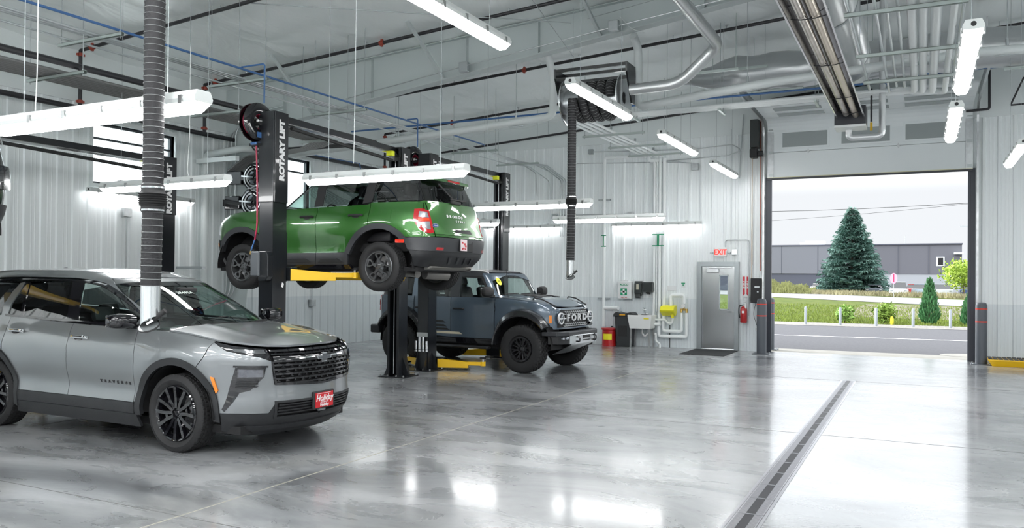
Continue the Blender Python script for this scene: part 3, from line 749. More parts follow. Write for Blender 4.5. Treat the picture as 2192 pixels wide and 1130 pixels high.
def silver_suv():
    car = thing('sport_utility_vehicle', 'silver three-row SUV with gloss black wheels and red dealer plate, parked on the floor', 'car', (-6.77, 6.83, 0))
    zh = curve1([(-.62, 1.245), (-.24, 1.235), (.1, 1.205), (.44, 1.15), (.8, 1.11), (1.02, 1.075), (1.12, 1.06)])
    zb = curve1([(-4.2, 1.42), (-3.4, 1.345), (-2.6, 1.30), (-1.6, 1.27), (-.6, 1.245), (-.2, 1.24)])
    Wz = curve1([(.18, .93), (.3, .965), (.45, .985), (.62, .975), (.8, .995), (.95, 1.0), (1.08, .985), (1.2, .945), (1.3, .915), (1.45, .90)])
    def W(x, z):
        w = Wz(z)
        w -= .020*math.exp(-((z-.60)/.11)**2)*sm((x+2.75)/.3)*sm((-.35-x)/.3)
        w += .014*math.exp(-((hypot(x, z-.42)-.60)/.1)**2)+.014*math.exp(-((hypot(x+3.07, z-.42)-.60)/.1)**2)
        return w
    Xf = curve1([(.18, .88), (.28, 1.0), (.42, 1.09), (.55, 1.12), (.70, 1.11), (.95, 1.11), (1.04, 1.07), (1.10, 1.03), (1.2, .95)])
    Xr = curve1([(.18, -3.95), (.35, -4.12), (.6, -4.16), (.9, -4.10), (1.3, -4.05)])
    top = lambda x: zh(x) if x > -.4 else zb(x)+.03
    B = Surf(Xf, Xr, W, 4.6, 7, .22, .08, round_inset(lambda x: zh(x) if x > -.5 else 9, .05), .8)
    f = B.P; al = 24
    def pan(name, poly, m, off=0., par=car, du=.05, thick=.012, **k): return sheet(name, poly, f, m, par, du, du, thick, off, **k)
    AR, AC, AZ = .475, .54, .42
    # dark structure beneath the outer panels
    for sd in (1, -1):
        base = [(-.60, .24), (-.60, 1.2), (-4.0, 1.28), (-4.0, .3), (-3.6, .3)]+arc(-3.07, AZ, .49, -10, 190, 20)+[(-2.5, .24)]
        pan('inner_structure', B.side(base, sd), DARK, -.02, thick=0, du=.12)
        base = [(-.58, .3)]+arc(0, AZ, .49, 190, 30, 18)+[(.62, .5), (.62, 1.0), (.3, 1.12), (-.58, 1.18)]
        pan('inner_structure', B.side(base, sd), DARK, -.02, thick=0, du=.12)
        wheel_well(car, 0, AZ-.02, .50, sd*.93, sd*.55); wheel_well(car, -3.07, AZ-.02, .50, sd*.93, sd*.55)
    pan('inner_structure', both([('f', 0, 1.05), ('f', .8, 1.04), ('s', .6, 1.0), ('s', .6, .3), ('f', .8, .25), ('f', 0, .22)], B), DARK, -.05, thick=0, du=.12)
    q = MB(); q.box(-3.9, -.80, .22, .75, .80, .30); q.build('underbody', DARK, car)
    q = MB(); q.box(.55, -.8, .30, .62, .8, 1.0); q.build('engine_bay_bulkhead', DARK, car)
    # outer panels both flanks
    for sd in (-1, 1):
        fend = [(-.572, .48), (-.572, 1.225), (-.24, 1.228), (.1, 1.2), (.43, 1.146), (.40, 1.08), (.285, .885)]+arc(0, AZ, AC, 58, 173, al)
        pan('front_fender', B.side(fend, sd), SILVER)
        pan('front_door', B.side([(-1.655, .475), (-1.665, 1.0), (-1.64, 1.262), (-.58, 1.236), (-.58, .475)], sd), SILVER)
        rd = [(-1.663, .475), (-1.673, 1.0), (-1.648, 1.264), (-2.80, 1.305), (-2.82, 1.0)]+[(-3.07+AC*cos(radians(a)), AZ+AC*sin(radians(a))) for a in range(62, 5, -4)]
        pan('rear_door', B.side(rd, sd), SILVER)
        qp = [(-2.808, 1.305), (-2.828, 1.0)]+arc(-3.07, AZ, AC, 64, 170, al)+[(-3.85, .55), (-3.95, .8), (-3.95, 1.38)]
        pan('quarter_panel', B.side(qp, sd), SILVER)
        for cx, nm in ((0, 'wheel_arch_cladding'), (-3.07, 'wheel_arch_cladding')):
            ring = arc(cx, AZ, AC+.008, -8 if cx == 0 else -14, 188, 34)+arc(cx, AZ, AR, 188, -8 if cx == 0 else -14, 34)
            pan(nm, B.side(ring, sd), PLAS, .016, du=.04, thick=.05)
        pan('door_cladding', B.side([(-2.53, .36), (-2.53, .47), (-.56, .47), (-.56, .36)], sd), PLAS, .012, thick=.03)
        pan('rocker_cladding', B.side([(-2.57, .22), (-2.53, .352), (-.54, .352), (-.50, .22)], sd), PLAS, .004, thick=.03)
        # lamps and pockets at the nose corner
        pan('headlamp', B.conv([('s', .43, 1.14), ('s', .62, 1.105), ('f', .615, 1.07), ('f', .615, .955), ('f', .70, 1.0), ('s', .60, 1.055)], sd), GLOSSB, .002)
        hl = pan('daytime_lamp', B.conv([('f', .82, 1.075), ('f', .64, 1.06), ('f', .64, 1.02), ('f', .82, 1.045)], sd), mat('lamp_dark_lens', (.10, .105, .11), .12, .5, coat=1.), .008)
        fp = pan('fog_lamp_pocket', B.conv([('f', .83, .905), ('f', .655, .90), ('f', .665, .80), ('f', .745, .665), ('f', .80, .64), ('s', .60, .45), ('s', .575, .475)], sd), GLOSSB, .004)
        pan('fog_lamp_slats', B.conv([('f', .82, .775), ('f', .70, .775), ('f', .75, .69), ('f', .83, .68)], sd), GLOSSB, .010)
        for zz in (.75, .725, .70): pan('fog_lamp_slat', B.conv([('f', .82, zz+.008), ('f', .70, zz+.008), ('f', .71, zz-.003), ('f', .82, zz-.003)], sd), PLAS, .02)
        fl = pan('fog_lamp', B.conv([('f', .815, .875), ('f', .68, .87), ('f', .675, .80), ('f', .815, .80)], sd), mat('fog_reflector', (.16, .17, .18), .2, .7), .012)
        pan('fog_lamp_lens', B.conv([('f', .82, .88), ('f', .67, .875), ('f', .67, .795), ('f', .82, .795)], sd), LENS, .02, par=car)
        pan('fog_lamp_brow', B.conv([('f', .84, .915), ('f', .64, .91), ('f', .64, .893), ('f', .84, .897)], sd), GLOSSB, .02)
        pan('side_marker', B.side([(.462, .80), (.50, .79), (.535, .66), (.51, .63), (.485, .72)], sd), AMBER, .012)
        pan('tail_lamp', B.conv([('s', -3.75, 1.30), ('s', -3.75, 1.12), ('r', .6, 1.05), ('r', .6, 1.2), ('r', .8, 1.30)], sd), REDL, .006)
        for hx, hz in ((-1.46, 1.115), (-2.60, 1.145)):
            pan('handle_recess', B.side(arc(hx-.02, hz-.005, .075, 0, 350, 18, .03), sd), GLOSSB, .002, thick=0)
            door_handle(car, B, hx, hz, sd, CHROME, .26)
        pan('belt_moulding', B.side([(-.60, 1.243), (-.60, 1.258), (-2.9, 1.322), (-2.9, 1.306)], sd), GLOSSB, .008, thick=.02)
    # nose
    pan('front_bumper', both([('f', 0, .675), ('f', .585, .715), ('f', .615, .95), ('f', .70, .995), ('s', .60, 1.052), ('s', .435, 1.135), ('s', .41, 1.08), ('s', .295, .885)]
        +[('s', AC*cos(radians(a)), AZ+AC*sin(radians(a))) for a in range(56, 3, -5)]+[('s', .545, .435), ('s', .70, .435), ('f', .62, .43), ('f', .57, .545), ('f', 0, .535)], B), SILVER)
    pan('lower_bumper', both([('f', 0, .375), ('f', .54, .385), ('f', .57, .54), ('f', .62, .425), ('s', .70, .43), ('s', .55, .43), ('s', .52, .25), ('s', .62, .205), ('f', .8, .195), ('f', 0, .19)], B), PLAS, .0)
    pan('front_lip', both([('f', 0, .30), ('f', .7, .30), ('s', .68, .29), ('s', .68, .255), ('f', .7, .255), ('f', 0, .25)], B), PLAS, .014, thick=.03)
    g = pan('grille', both([('f', 0, 1.06), ('f', .61, 1.06), ('f', .605, .95), ('f', .58, .71), ('f', 0, .67)], B), DARK, -.045, thick=0)
    for zz, h, o_ in ((1.045, .010, .006), (1.012, .007, 0), (.962, .026, .016), (.905, .009, .004), (.862, .009, .006), (.815, .009, .006), (.768, .009, .006), (.722, .009, .004)):
        pan('grille_bar', both([('f', 0, zz+h), ('f', .60-(1-zz)*.05, zz+h+.004), ('f', .60-(1-zz)*.05, zz-h+.004), ('f', 0, zz-h)], B), GLOSSB, o_, par=g, thick=.03)
    q = MB()
    for i, (za, zc) in enumerate(((1.045, 1.012), (1.012, .985), (.93, .905), (.905, .862), (.862, .815), (.815, .768), (.768, .722), (.722, .69))):
        for k in range(-6, 7):
            y = (k+(.5 if i % 2 else 0))*.092
            if abs(y) > .56: continue
            a = f(B.F(y-.02, za)[0], za, -.012); c = f(B.F(y+.02, zc)[0], zc, -.012); d = f(B.F(y-.02, za)[0], (za+zc)/2, -.012); e = f(B.F(y+.02, za)[0], (za+zc)/2, -.012)
            q.bar(f(B.F(y, za)[0], za, -.012), f(B.F(y, za)[0], (za+zc)/2, -.012), .008, .02, up=(0, 1, 0)); q.bar(d, e, .02, .006)
    q.build('grille_mesh', GLOSSB, g)
    pan('grille_surround', both([('f', 0, .70), ('f', .565, .735), ('f', .60, .95), ('f', .612, .95), ('f', .58, .712), ('f', 0, .678)], B), GLOSSB, .01, par=g)
    # bow-tie shaped emblem
    q = MB(); X0 = f(0, .958).x+.03
    em = [(-.105, -.022), (-.12, .012), (-.042, .012), (-.038, .045), (.038, .045), (.042, .012), (.112, .012), (.105, -.022), (.036, -.022), (.034, -.052), (-.042, -.052), (-.046, -.022)]
    q.prism([(y, .96+z) for y, z in em], X0-.02, X0, 'x'); q.build('emblem_rim', CHROME, g)
    q = MB(); q.prism([(y*.86, .958+z*.78) for y, z in em], X0, X0+.004, 'x'); q.build('emblem', mat('emblem_grey', (.12, .13, .14), .3, .5), g)
    for s_ in (-1, 1): pan('grille_bright_strip', both([('f', .13, .972), ('f', .34, .972), ('f', .34, .960), ('f', .13, .960)], B)[0 if s_ > 0 else 4:4 if s_ > 0 else 8], CHROME, .02, par=g)
    li = pan('lower_grille', both([('f', 0, .53), ('f', .56, .535), ('f', .535, .385), ('f', 0, .375)], B), DARK, -.02, thick=0)
    for zz in (.505, .475, .445, .415): pan('lower_grille_bar', both([('f', 0, zz+.006), ('f', .545, zz+.006), ('f', .54, zz-.006), ('f', 0, zz-.006)], B), PLAS, .0, par=li, thick=.02)
    pan('lower_grille_frame', both([('f', 0, .545), ('f', .585, .552), ('f', .56, .37), ('f', 0, .36), ('f', 0, .38), ('f', .54, .39), ('f', .565, .53), ('f', 0, .525)], B), PLAS, .012, par=li)
    q = MB(); x = f(0, .45).x+.01; q.box(x-.02, -.055, .39, x, .055, .47); q.build('radar_sensor', mat('sensor_grey', (.2, .21, .22), .4), li)
    # dealer plate
    q = MB(); x = f(0, .52).x+.02; q.box(x-.03, -.165, .415, x, .165, .60, ch=.008); pl = q.build('licence_plate_frame', BLACKR, car)
    q = MB(); q.box(x, -.14, .43, x+.004, .14, .585); q.build('plate', mat('plate_red', (.55, .012, .02), .35), pl)
    q = MB(); put_text(q, 'Holiday', .088, (x+.005, 0, .525), (0, 1, 0), (0, 0, 1), bold=.002, shear=.25); put_text(q, 'AUTOMOTIVE', .02, (x+.005, 0, .483), (0, 1, 0), (0, 0, 1)); put_text(q, 'Holiday', .045, (x+.005, .0, .455), (0, 1, 0), (0, 0, 1), bold=.001)
    q.box(x+.004, -.12, .573, x+.0052, .1, .577); q.build('plate_lettering', WHITEB, pl)
    # rear
    pan('tailgate', both([('r', 0, 1.32), ('r', .78, 1.32), ('r', .80, .72), ('r', 0, .70)], B), SILVER, .0)
    pan('rear_bumper', both([('r', 0, .69), ('r', .80, .71), ('s', -3.96, .78), ('s', -3.84, .55), ('s', -3.63, .40), ('s', -3.7, .28), ('r', .8, .24), ('r', 0, .24)], B), PLAS, .01)
    # hood
    hout = []
    for i in range(61):
        t = lerp(B.S(-.18, 1.2, -1)[0], B.S(-.18, 1.2, 1)[0], i/60); z = 1.1
        for _ in range(8): z = zh(B.raw(t, z).x)
        hout.append(B.raw(t, z))
    back = [V((-.26, .80, 0)), V((-.10, .5, 0)), V((-.04, 0, 0)), V((-.10, -.5, 0)), V((-.26, -.80, 0))]
    hw = curve1([(-.5, .90), (0, .90), (.5, .87), (.9, .78), (1.1, .5)])
    def hz(x, y):
        k = 1-sm((x-.55)/.5); u = clamp(abs(y)/hw(x)); xx = x+.17*u*u*sm((x-.3)/.5)
        cr = .062*(1-u**2.4)*(.30+.70*k)
        cr += .010*math.exp(-((abs(y)-.47)/.05)**2)*k
        return zh(min(xx, 1.12))+cr
    hout = [V((p.x-.006, p.y*.985, 0)) for p in hout]
    top_sheet('hood', hout+back, hz, SILVER, car, .045, thick=.02)
    top_sheet('cowl_panel', [V((-.13, .60, 0)), V((-.06, 0, 0)), V((-.13, -.60, 0)), V((-.28, -.82, 0)), V((-.62, -.86, 0)), V((-.42, 0, 0)), V((-.62, .86, 0)), V((-.28, .82, 0))], lambda x, y: hz(max(x, -.2), y)-.035, PLAS, car, .08, thick=.01)
    # ---- greenhouse
    zt = curve1([(-4.2, 1.76), (-3.8, 1.82), (-3.0, 1.855), (-2.2, 1.855), (-1.6, 1.825), (-1.2, 1.77), (-1.0, 1.72)])
    Gf = curve1([(1.20, -.05), (1.27, -.16), (1.45, -.50), (1.62, -.86), (1.72, -1.09), (1.77, -1.24), (1.82, -1.50)])
    Gr = curve1([(1.2, -4.10), (1.4, -4.04), (1.6, -3.94), (1.84, -3.80)])
    GWz = curve1([(1.2, .915), (1.3, .895), (1.5, .845), (1.7, .775), (1.82, .725)])
    G = Surf(Gf, Gr, lambda x, z: GWz(z), 5.0, 6, .20, .06, round_inset(zt, .075), 1.4)
    def gp(name, poly, m, off=0., par=car, du=.06, thick=.015, **k): return sheet(name, poly, G.P, m, par, du, du, thick, off, **k)
    ws = [('f', 0, 1.235), ('f', .45, 1.235), ('f', .79, 1.245), ('f', .745, 1.45), ('f', .70, 1.62), ('f', .655, 1.705), ('f', .45, 1.722), ('f', 0, 1.73)]
    gp('windshield', both([('f', 0, 1.235), ('f', .45, 1.235), ('f', .785, 1.245), ('f', .74, 1.45), ('f', .69, 1.62), ('f', .65, 1.70), ('f', .45, 1.722), ('f', 0, 1.73)], G), CGLASS, -.008, du=.08)
    gp('windshield_shade_band', both([('f', 0, 1.69), ('f', .60, 1.685), ('f', .64, 1.71), ('f', 0, 1.735)], G), GLOSSB, -.004, thick=0)
    gp('roof_header', both([('f', 0, 1.735), ('f', .45, 1.727), ('f', .655, 1.708), ('f', .60, 1.762), ('f', 0, 1.775)], G), SILVER)
    topl = lambda sd, x0, x1, n=20: [(lambda x: G.S(x, zt(x)-.001, sd))(lerp(x0, x1, i/n)) for i in range(n+1)]
    for sd in (-1, 1):
        wt = curve1([(-4.0, 1.64), (-3.6, 1.72), (-2.9, 1.755), (-1.9, 1.748), (-1.75, 1.738), (-1.45, 1.70), (-1.2, 1.61), (-.9, 1.48), (-.61, 1.33), (-.5, 1.28)])
        def dlo(x0, x1, n=14): return [(lerp(x0, x1, i/n), wt(lerp(x0, x1, i/n))) for i in range(n+1)]
        # A-pillar and roof rail
        pts = [G.F(sd*.795, 1.235), G.F(sd*.75, 1.45), G.F(sd*.70, 1.62), G.F(sd*.66, 1.708), G.F(sd*.605, 1.765)]+topl(sd, -1.32, -3.95)+[G.S(-3.95, wt(-3.95)+.02, sd)]
        pts += [G.S(x, wt(x)+.022, sd) for x in [lerp(-3.9, -.50, i/30) for i in range(31)]]+[G.S(-.44, 1.235, sd)]
        gp('roof_rail', pts, SILVER, 0)
        def gs(p): return [G.S(x, z, sd) for x, z in chord(p, .15)]
        gp('window_trim', gs(dlo(-3.9, -.50, 30)+[(-.5, 1.262)]+[(-.52, 1.262), (-.53, wt(-.53)-.0)]+[(lerp(-.56, -3.88, i/30), wt(lerp(-.56, -3.88, i/30))-.018) for i in range(31)]), GLOSSB, .004, thick=.012)
        gp('window_trim_lower', gs([(-.50, 1.25), (-.50, 1.268), (-2.95, 1.333), (-2.95, 1.315)]), GLOSSB, .004)
        z0 = lambda x: 1.265-(x+.6)*.0275
        gp('front_side_window', gs([(-.58, z0(-.58)), (-1.62, z0(-1.62))]+[(-1.735, wt(-1.735)-.015)]+[(lerp(-1.70, -.60, i/14), wt(lerp(-1.70, -.60, i/14))-.015) for i in range(15)]), CGLASS, -.006)
        gp('door_pillar', gs([(-1.60, z0(-1.6)), (-1.80, z0(-1.8)), (-1.905, 1.725), (-1.72, 1.73)]), GLOSSB, .002)
        gp('rear_side_window', gs([(-1.78, z0(-1.78)), (-2.62, z0(-2.62)), (-2.68, 1.712), (-1.885, 1.722)]), PRIV, -.006)
        gp('door_pillar', gs([(-2.61, z0(-2.61)), (-2.65, z0(-2.65)), (-2.71, 1.712), (-2.67, 1.712)]), GLOSSB, .002)
        gp('rear_side_window', gs([(-2.64, z0(-2.64)), (-2.93, z0(-2.93)), (-2.80, 1.71), (-2.70, 1.71)]), PRIV, -.006)
        gp('rear_pillar', gs([(-2.90, z0(-2.9)-.02), (-3.02, z0(-3.02)-.02), (-3.02, 1.45), (-2.93, 1.60), (-2.84, 1.70), (-2.77, 1.71), (-2.88, 1.45)]), SILVER, .004)
        gp('quarter_window', gs([(-3.02, z0(-3.0)), (-3.85, 1.40), (-3.75, 1.60), (-3.3, 1.68), (-2.87, 1.70), (-2.96, 1.60), (-3.02, 1.45)]), PRIV, -.006)
    gp('rear_window', both([('r', 0, 1.36), ('r', .70, 1.37), ('r', .60, 1.70), ('r', 0, 1.72)], G), PRIV, 0)
    gp('rear_window_surround', both([('r', 0, 1.28), ('r', .85, 1.30), ('s', -3.97, 1.36), ('s', -3.90, 1.60), ('s', -3.85, 1.72), ('r', .62, 1.74), ('r', 0, 1.75), ('r', 0, 1.72), ('r', .60, 1.70), ('r', .70, 1.37), ('r', 0, 1.36)], G), SILVER, 0)
    ro = cap_outline(G, zt); Lx = max(p.x for p in ro); Rx = min(p.x for p in ro)
    top_sheet('roof', ro, lambda x, y: zt(x)+.034*(1-(y/.70)**2)*sm((Lx-x)/.5)*sm((x-Rx)/.4), SILVER, car, .09, thick=.015)
    q = MB(); q.prism([(-2.98, 1.83), (-3.18, 1.83), (-3.16, 1.895), (-3.12, 1.90)], -.02, .02, 'y'); q.build('roof_antenna', SILVER, car, bevel=.008)
    # mirrors
    for sd in (-1, 1):
        mirror_housing(car, -.63, sd*.98, 1.325, .26, .16, .19, GLOSSB, GLOSSB, sd)
        q = MB(); q.prism([(-.50, 1.25), (-.70, 1.25), (-.60, 1.345)], sd*.90, sd*.885, 'y'); q.build('mirror_base', GLOSSB, car)
    # wipers
    for y0, y1 in ((-.62, -.02), (.05, .62)):
        q = MB(); a = G.P(G.F(y0, 1.245)[0], 1.245, .02); c = G.P(G.F(y1, 1.262)[0], 1.262, .02); q.bar(a, c, .012, .02); q.bar((lerp(a.x, c.x, .5), lerp(a.y, c.y, .5), 1.26), G.P(G.F(y1, 1.235)[0], 1.235, .02), .012, .016); q.build('wiper', BLACKR, car)
    # windscreen stock number
    q = MB(); P0 = G.P(G.F(-.12, 1.60)[0], 1.60, .006); up = (G.P(0, 1.66)-G.P(0, 1.55)).normalized()
    put_text(q, '28495A', .075, P0, (0, 1, 0), up, bold=.001); q.build('stock_number', mat('sticker_pale', (.55, .62, .58), .5), car)
    q = MB(); c = G.P(0, 1.63, -.08); q.box(c.x-.05, -.13, 1.60, c.x+.03, .13, 1.665, ch=.02); q.build('rear_view_mirror', BLACKR, car)
    # door badge, letters spaced along the door
    for sd in (-1,):
        q = MB(); txt = 'TRAVERSE'
        for i, ch in enumerate(txt):
            x = -1.11+i*.066; z = .665; t = B.S(x, z, sd)[0]; p = f(t, z, .004); d = (f(B.S(x+.02, z, sd)[0], z)-f(B.S(x-.02, z, sd)[0], z)).normalized(); u = (f(t, z+.02)-f(t, z-.02)).normalized()
            put_text(q, ch, .042, p, d, u, bold=.0015, squeeze=1.25, depth=.006)
        q.build('door_badge', GLOSSB, car)
    # wheels
    for x in (0, -3.07):
        for sd in (-1, 1):
            make_wheel(car, .398, .255, .283, spokes_traverse, GLOSSB, (x, sd*.835, .398), sd > 0, 56, .007)
    interior(car, -.62, 1.12, .70, [(-1.45, 2), (-2.35, 2), (-3.15, 2)], .38, .52, -3.9)
    return car
silver_suv()
# ================================================================= GREEN COMPACT SUV RAISED ON THE LIFT (left flank and tail towards the camera)
GREEN = paint('green_paint', (.018, .115, .010), .40, .36)
RIMG = mat('rim_dark_grey', (.13, .135, .14), .28, .75, coat=.3)
PLASG = mat('grey_black_cladding', (.032, .034, .038), .40)
def green_suv():
    Z0 = 1.595
    car = thing('sport_utility_vehicle', 'metallic green compact SUV raised high on the lift, tail and left side showing', 'car', (-9.83, 10.74, Z0), pi+radians(.4))
    zh = curve1([(-.9, 1.285), (-.3, 1.27), (.0, 1.26), (.3, 1.235), (.6, 1.185), (.8, 1.13), (.9, 1.09)])
    zb = curve1([(-4, 1.31), (-3.5, 1.315), (-2.52, 1.325), (-2.44, 1.295), (-1.5, 1.28), (-.9, 1.26), (-.4, 1.27)])
    Wz = curve1([(.3, .86), (.42, .90), (.55, .915), (.70, .91), (.90, .925), (1.05, .922), (1.18, .90), (1.28, .865), (1.4, .85)])
    def W(x, z):
        w = Wz(z)+.012*math.exp(-((hypot(x, z-.38)-.66)/.09)**2)+.012*math.exp(-((hypot(x+2.685, z-.38)-.66)/.09)**2)
        w -= .014*math.exp(-((z-.62)/.07)**2)*sm((x+2.2)/.3)*sm((-.5-x)/.3)+.03*sm((z-1.20)/.1)*sm((-2.5-x)/.2)*0
        return w
    Xf = curve1([(.3, .60), (.42, .70), (.6, .80), (.8, .83), (1.0, .83), (1.1, .80), (1.2, .72)])
    Xr = curve1([(.3, -3.35), (.40, -3.45), (.55, -3.60), (.80, -3.64), (.95, -3.59), (1.15, -3.55), (1.35, -3.50)])
    B = Surf(Xf, Xr, W, 7, 9, .16, .10, round_inset(lambda x: zh(x) if x > -.5 else 9, .05), .8)
    f = B.P
    def pan(name, poly, m, off=0., par=car, du=.055, thick=.012, **k): return sheet(name, poly, f, m, par, du, du, thick, off, **k)
    AZ, AC, AR = .38, .625, .545
    for sd in (1, -1):
        base = [(-.65, .36), (-.65, 1.22), (-3.4, 1.26), (-3.4, .45), (-3.25, .42)]+arc(-2.685, AZ, .56, 177, 3, 20)+[(-2.12, .36)]
        pan('inner_structure', B.side(base, sd), DARK, -.02, thick=0, du=.12)
        pan('inner_structure', B.side([(-.62, .36)]+arc(0, AZ, .56, 178, 20, 18)+[(.62, .6), (.62, 1.05), (.3, 1.12), (-.62, 1.2)], sd), DARK, -.02, thick=0, du=.12)
        wheel_well(car, 0, AZ, .57, sd*.88, sd*.50); wheel_well(car, -2.685, AZ, .57, sd*.88, sd*.50)
        A1 = lambda cx, a0, a1, n=22, r=AC: arc(cx, AZ, r, a0, a1, n)
        pan('front_fender', B.side([(-.70, .58), (-.72, 1.255), (-.3, 1.265), (.3, 1.228), (.55, 1.19), (.66, 1.13), (.64, .80)]+[p for p in A1(0, 42, 161)], sd), GREEN)
        pan('front_door', B.side([(-1.51, .575), (-1.51, 1.275), (-.73, 1.258), (-.71, .575)], sd), GREEN)
        pan('rear_door', B.side([(-1.52, .575), (-1.52, 1.277), (-2.44, 1.292), (-2.50, 1.31), (-2.50, .98)]+[p for p in A1(-2.685, 74, 19)], sd), GREEN)
        pan('quarter_panel', B.side([(-2.51, .985), (-2.51, 1.322), (-3.355, 1.315), (-3.415, 1.0), (-3.395, .80), (-3.15, .80)]+[p for p in A1(-2.685, 137, 75)], sd), GREEN)
        for cx in (0, -2.685):
            a0, a1 = (16, 180) if cx == 0 else (8, 165)
            if cx == 0: ring = arc(cx, AZ, AC+.006, 25, 175, 30)+arc(cx, AZ, AR, 175, 25, 30)
            else: ring = arc(cx, AZ, AC+.006, 18, 142, 30)+arc(cx, AZ, AR, 142, 18, 30)
            pan('wheel_arch_cladding', B.side(ring, sd), PLASG, .022, du=.045, thick=.06)
        for x0, x1 in ((-.60, -1.51), (-1.52, -2.12)):
            r = pan('rocker_cladding', B.side([(x0, .40), (x0, .575), (x1, .575), (x1, .40)], sd), PLASG, .014, thick=.03)
            pan('rocker_step', B.side([(x0-.05, .43), (x0-.12, .49), (x1+.18, .49), (x1+.06, .43)], sd), PLAS, .028, par=r, thick=.02)
        pan('sill', B.side([(-.58, .335), (-.60, .395), (-2.14, .395), (-2.18, .335)], sd), GLOSSB, .0, thick=.05)
        pan('headlamp', B.conv([('s', .62, 1.14), ('f', .60, 1.12), ('f', .60, .90), ('s', .68, .90)], sd), LAMPIN, .006)
        pan('door_crease', B.side([(-.75, .79), (-.75, .80), (-2.1, .80), (-2.1, .79)], sd), GREEN, .006, thick=.01)
        pan('fender_badge', B.side([(-.45, 1.02), (-.45, 1.12), (-.62, 1.12), (-.62, 1.02)], sd), BLACKR, .006)
        pan('side_marker', B.side([(.60, .70), (.60, .76), (.70, .76), (.70, .70)], sd), AMBER, .03)
        pan('fuel_door', B.side(chord([(-2.72, 1.06), (-2.72, 1.20), (-2.90, 1.20), (-2.90, 1.06)], .1), sd), GREEN, .0025, thick=.003)
        tl = pan('tail_lamp', B.conv([('s', -3.27, 1.20), ('s', -3.40, 1.205), ('r', .80, 1.20), ('r', .735, 1.18), ('r', .725, 1.0), ('r', .735, .86), ('r', .79, .845), ('s', -3.42, .87), ('s', -3.33, .955), ('s', -3.275, 1.04)], sd), REDL, .016, du=.04, thick=.03)
        pan('tail_lamp_clear', B.conv([('s', -3.34, 1.165), ('r', .765, 1.155), ('r', .76, 1.075), ('s', -3.34, 1.085)], sd), LAMPIN, .024, par=tl)
        pan('tail_lamp_clear', B.conv([('s', -3.34, 1.01), ('r', .76, 1.02), ('r', .765, .90), ('r', .80, .905), ('s', -3.36, .985)], sd), LAMPIN, .024, par=tl)
        pan('tail_lamp_glow', B.conv([('s', -3.34, 1.075), ('r', .76, 1.065), ('r', .76, 1.03), ('s', -3.34, 1.02)], sd), mat('lamp_orange_red', (.75, .05, .01), .2), .026, par=tl)
        pan('rear_marker', B.side(chord([(-3.00, .715), (-3.00, .77), (-3.155, .765), (-3.145, .715)], .1), sd), mat('marker_red', (.7, .03, .01), .2, coat=1), .036)
        for hx in (-1.34, -2.27):
            pan('handle_recess', B.side(arc(hx, 1.125, .075, 0, 350, 18, .032), sd), BLACKR, .002, thick=0)
            door_handle(car, B, hx, 1.13, sd, BLACKR, .25)
    # tail
    pan('tailgate', both([('r', 0, 1.295), ('r', .73, 1.30), ('r', .715, 1.0), ('r', .715, .81), ('r', 0, .80)], B), GREEN, .004)
    pan('tail_corner', B.conv([('s', -3.36, 1.315), ('r', .74, 1.30), ('r', .725, 1.0), ('r', .725, .81), ('s', -3.40, .80), ('s', -3.42, 1.0)], 1), GREEN, .0)
    pan('tail_corner', B.conv([('s', -3.36, 1.315), ('r', .74, 1.30), ('r', .725, 1.0), ('r', .725, .81), ('s', -3.40, .80), ('s', -3.42, 1.0)], -1), GREEN, .0)
    pan('rear_bumper', both([('r', 0, .795), ('r', .80, .795), ('s', -3.12, .79), ('s', -3.20, .62), ('r', .86, .60), ('r', 0, .60)], B), PLASG, .03, thick=.05)
    pan('rear_valance', both([('r', 0, .597), ('r', .86, .597), ('s', -3.20, .617), ('s', -3.25, .44), ('s', -3.20, .40), ('r', .75, .375), ('r', 0, .365)], B), PLAS, .014, thick=.05)
    for y in (-.42, -.22, 0, .22): pan('valance_rib', [B.R(y, .43, 1), B.R(y+.10, .52, 1), B.R(y+.16, .52, 1), B.R(y+.06, .43, 1)], PLASG, .03, thick=.02)
    pan('tail_recess', both([('r', 0, .93), ('r', .22, .93), ('r', .25, .88), ('r', 0, .88)], B), BLACKR, .008)
    pan('tailgate_crease', both([('r', 0, .865), ('r', .55, .88), ('r', .75, .84), ('r', 0, .84)], B), GREEN, .016, thick=.02)
    for sd in (1, -1): pan('rear_reflector', [B.R(sd*.58, .615, 1), B.R(sd*.70, .615, 1), B.R(sd*.70, .655, 1), B.R(sd*.58, .655, 1)], REDL, .034)
    q = MB(); x = f(B.R(0, .68, 1)[0], .68).x-.035; q.box(x, -.20, .60, x+.02, .20, .80, ch=.01); pl = q.build('licence_plate_frame', BLACKR, car)
    q = MB(); q.box(x-.026, .03, .615, x-.02, .22, .785); q.build('plate', mat('plate_pale_pink', (.78, .66, .68), .4), pl)
    q = MB(); random.seed(4)
    for k in range(9): yy = random.uniform(.04, .16); zz = random.uniform(.62, .75); q.box(x-.028, yy, zz, x-.026, yy+random.uniform(.02, .05), zz+random.uniform(.01, .035))
    q.build('plate_graphics', mat('plate_red', (.55, .012, .02), .35), pl)
    # lettering on the tailgate (seen from behind, so it runs towards -y)
    def tail_text(txt, y0, z, size, step, m, nm, sq=1.3):
        q = MB()
        for i, ch in enumerate(txt):
            y = y0-i*step; t = B.R(y, z, 1)[0]; p = f(t, z, .010); d = (f(B.R(y-.02, z, 1)[0], z)-f(B.R(y+.02, z, 1)[0], z)).normalized(); u = (f(t, z+.02)-f(t, z-.02)).normalized()
            put_text(q, ch, size, p, d, u, bold=.002, squeeze=sq, depth=.006)
        q.build(nm, m, car)
    tail_text('BRONCO', .38, 1.12, .055, .078, WHITEB, 'tailgate_lettering'); tail_text('SPORT', .16, 1.055, .04, .06, WHITEB, 'tailgate_lettering', 1.2)
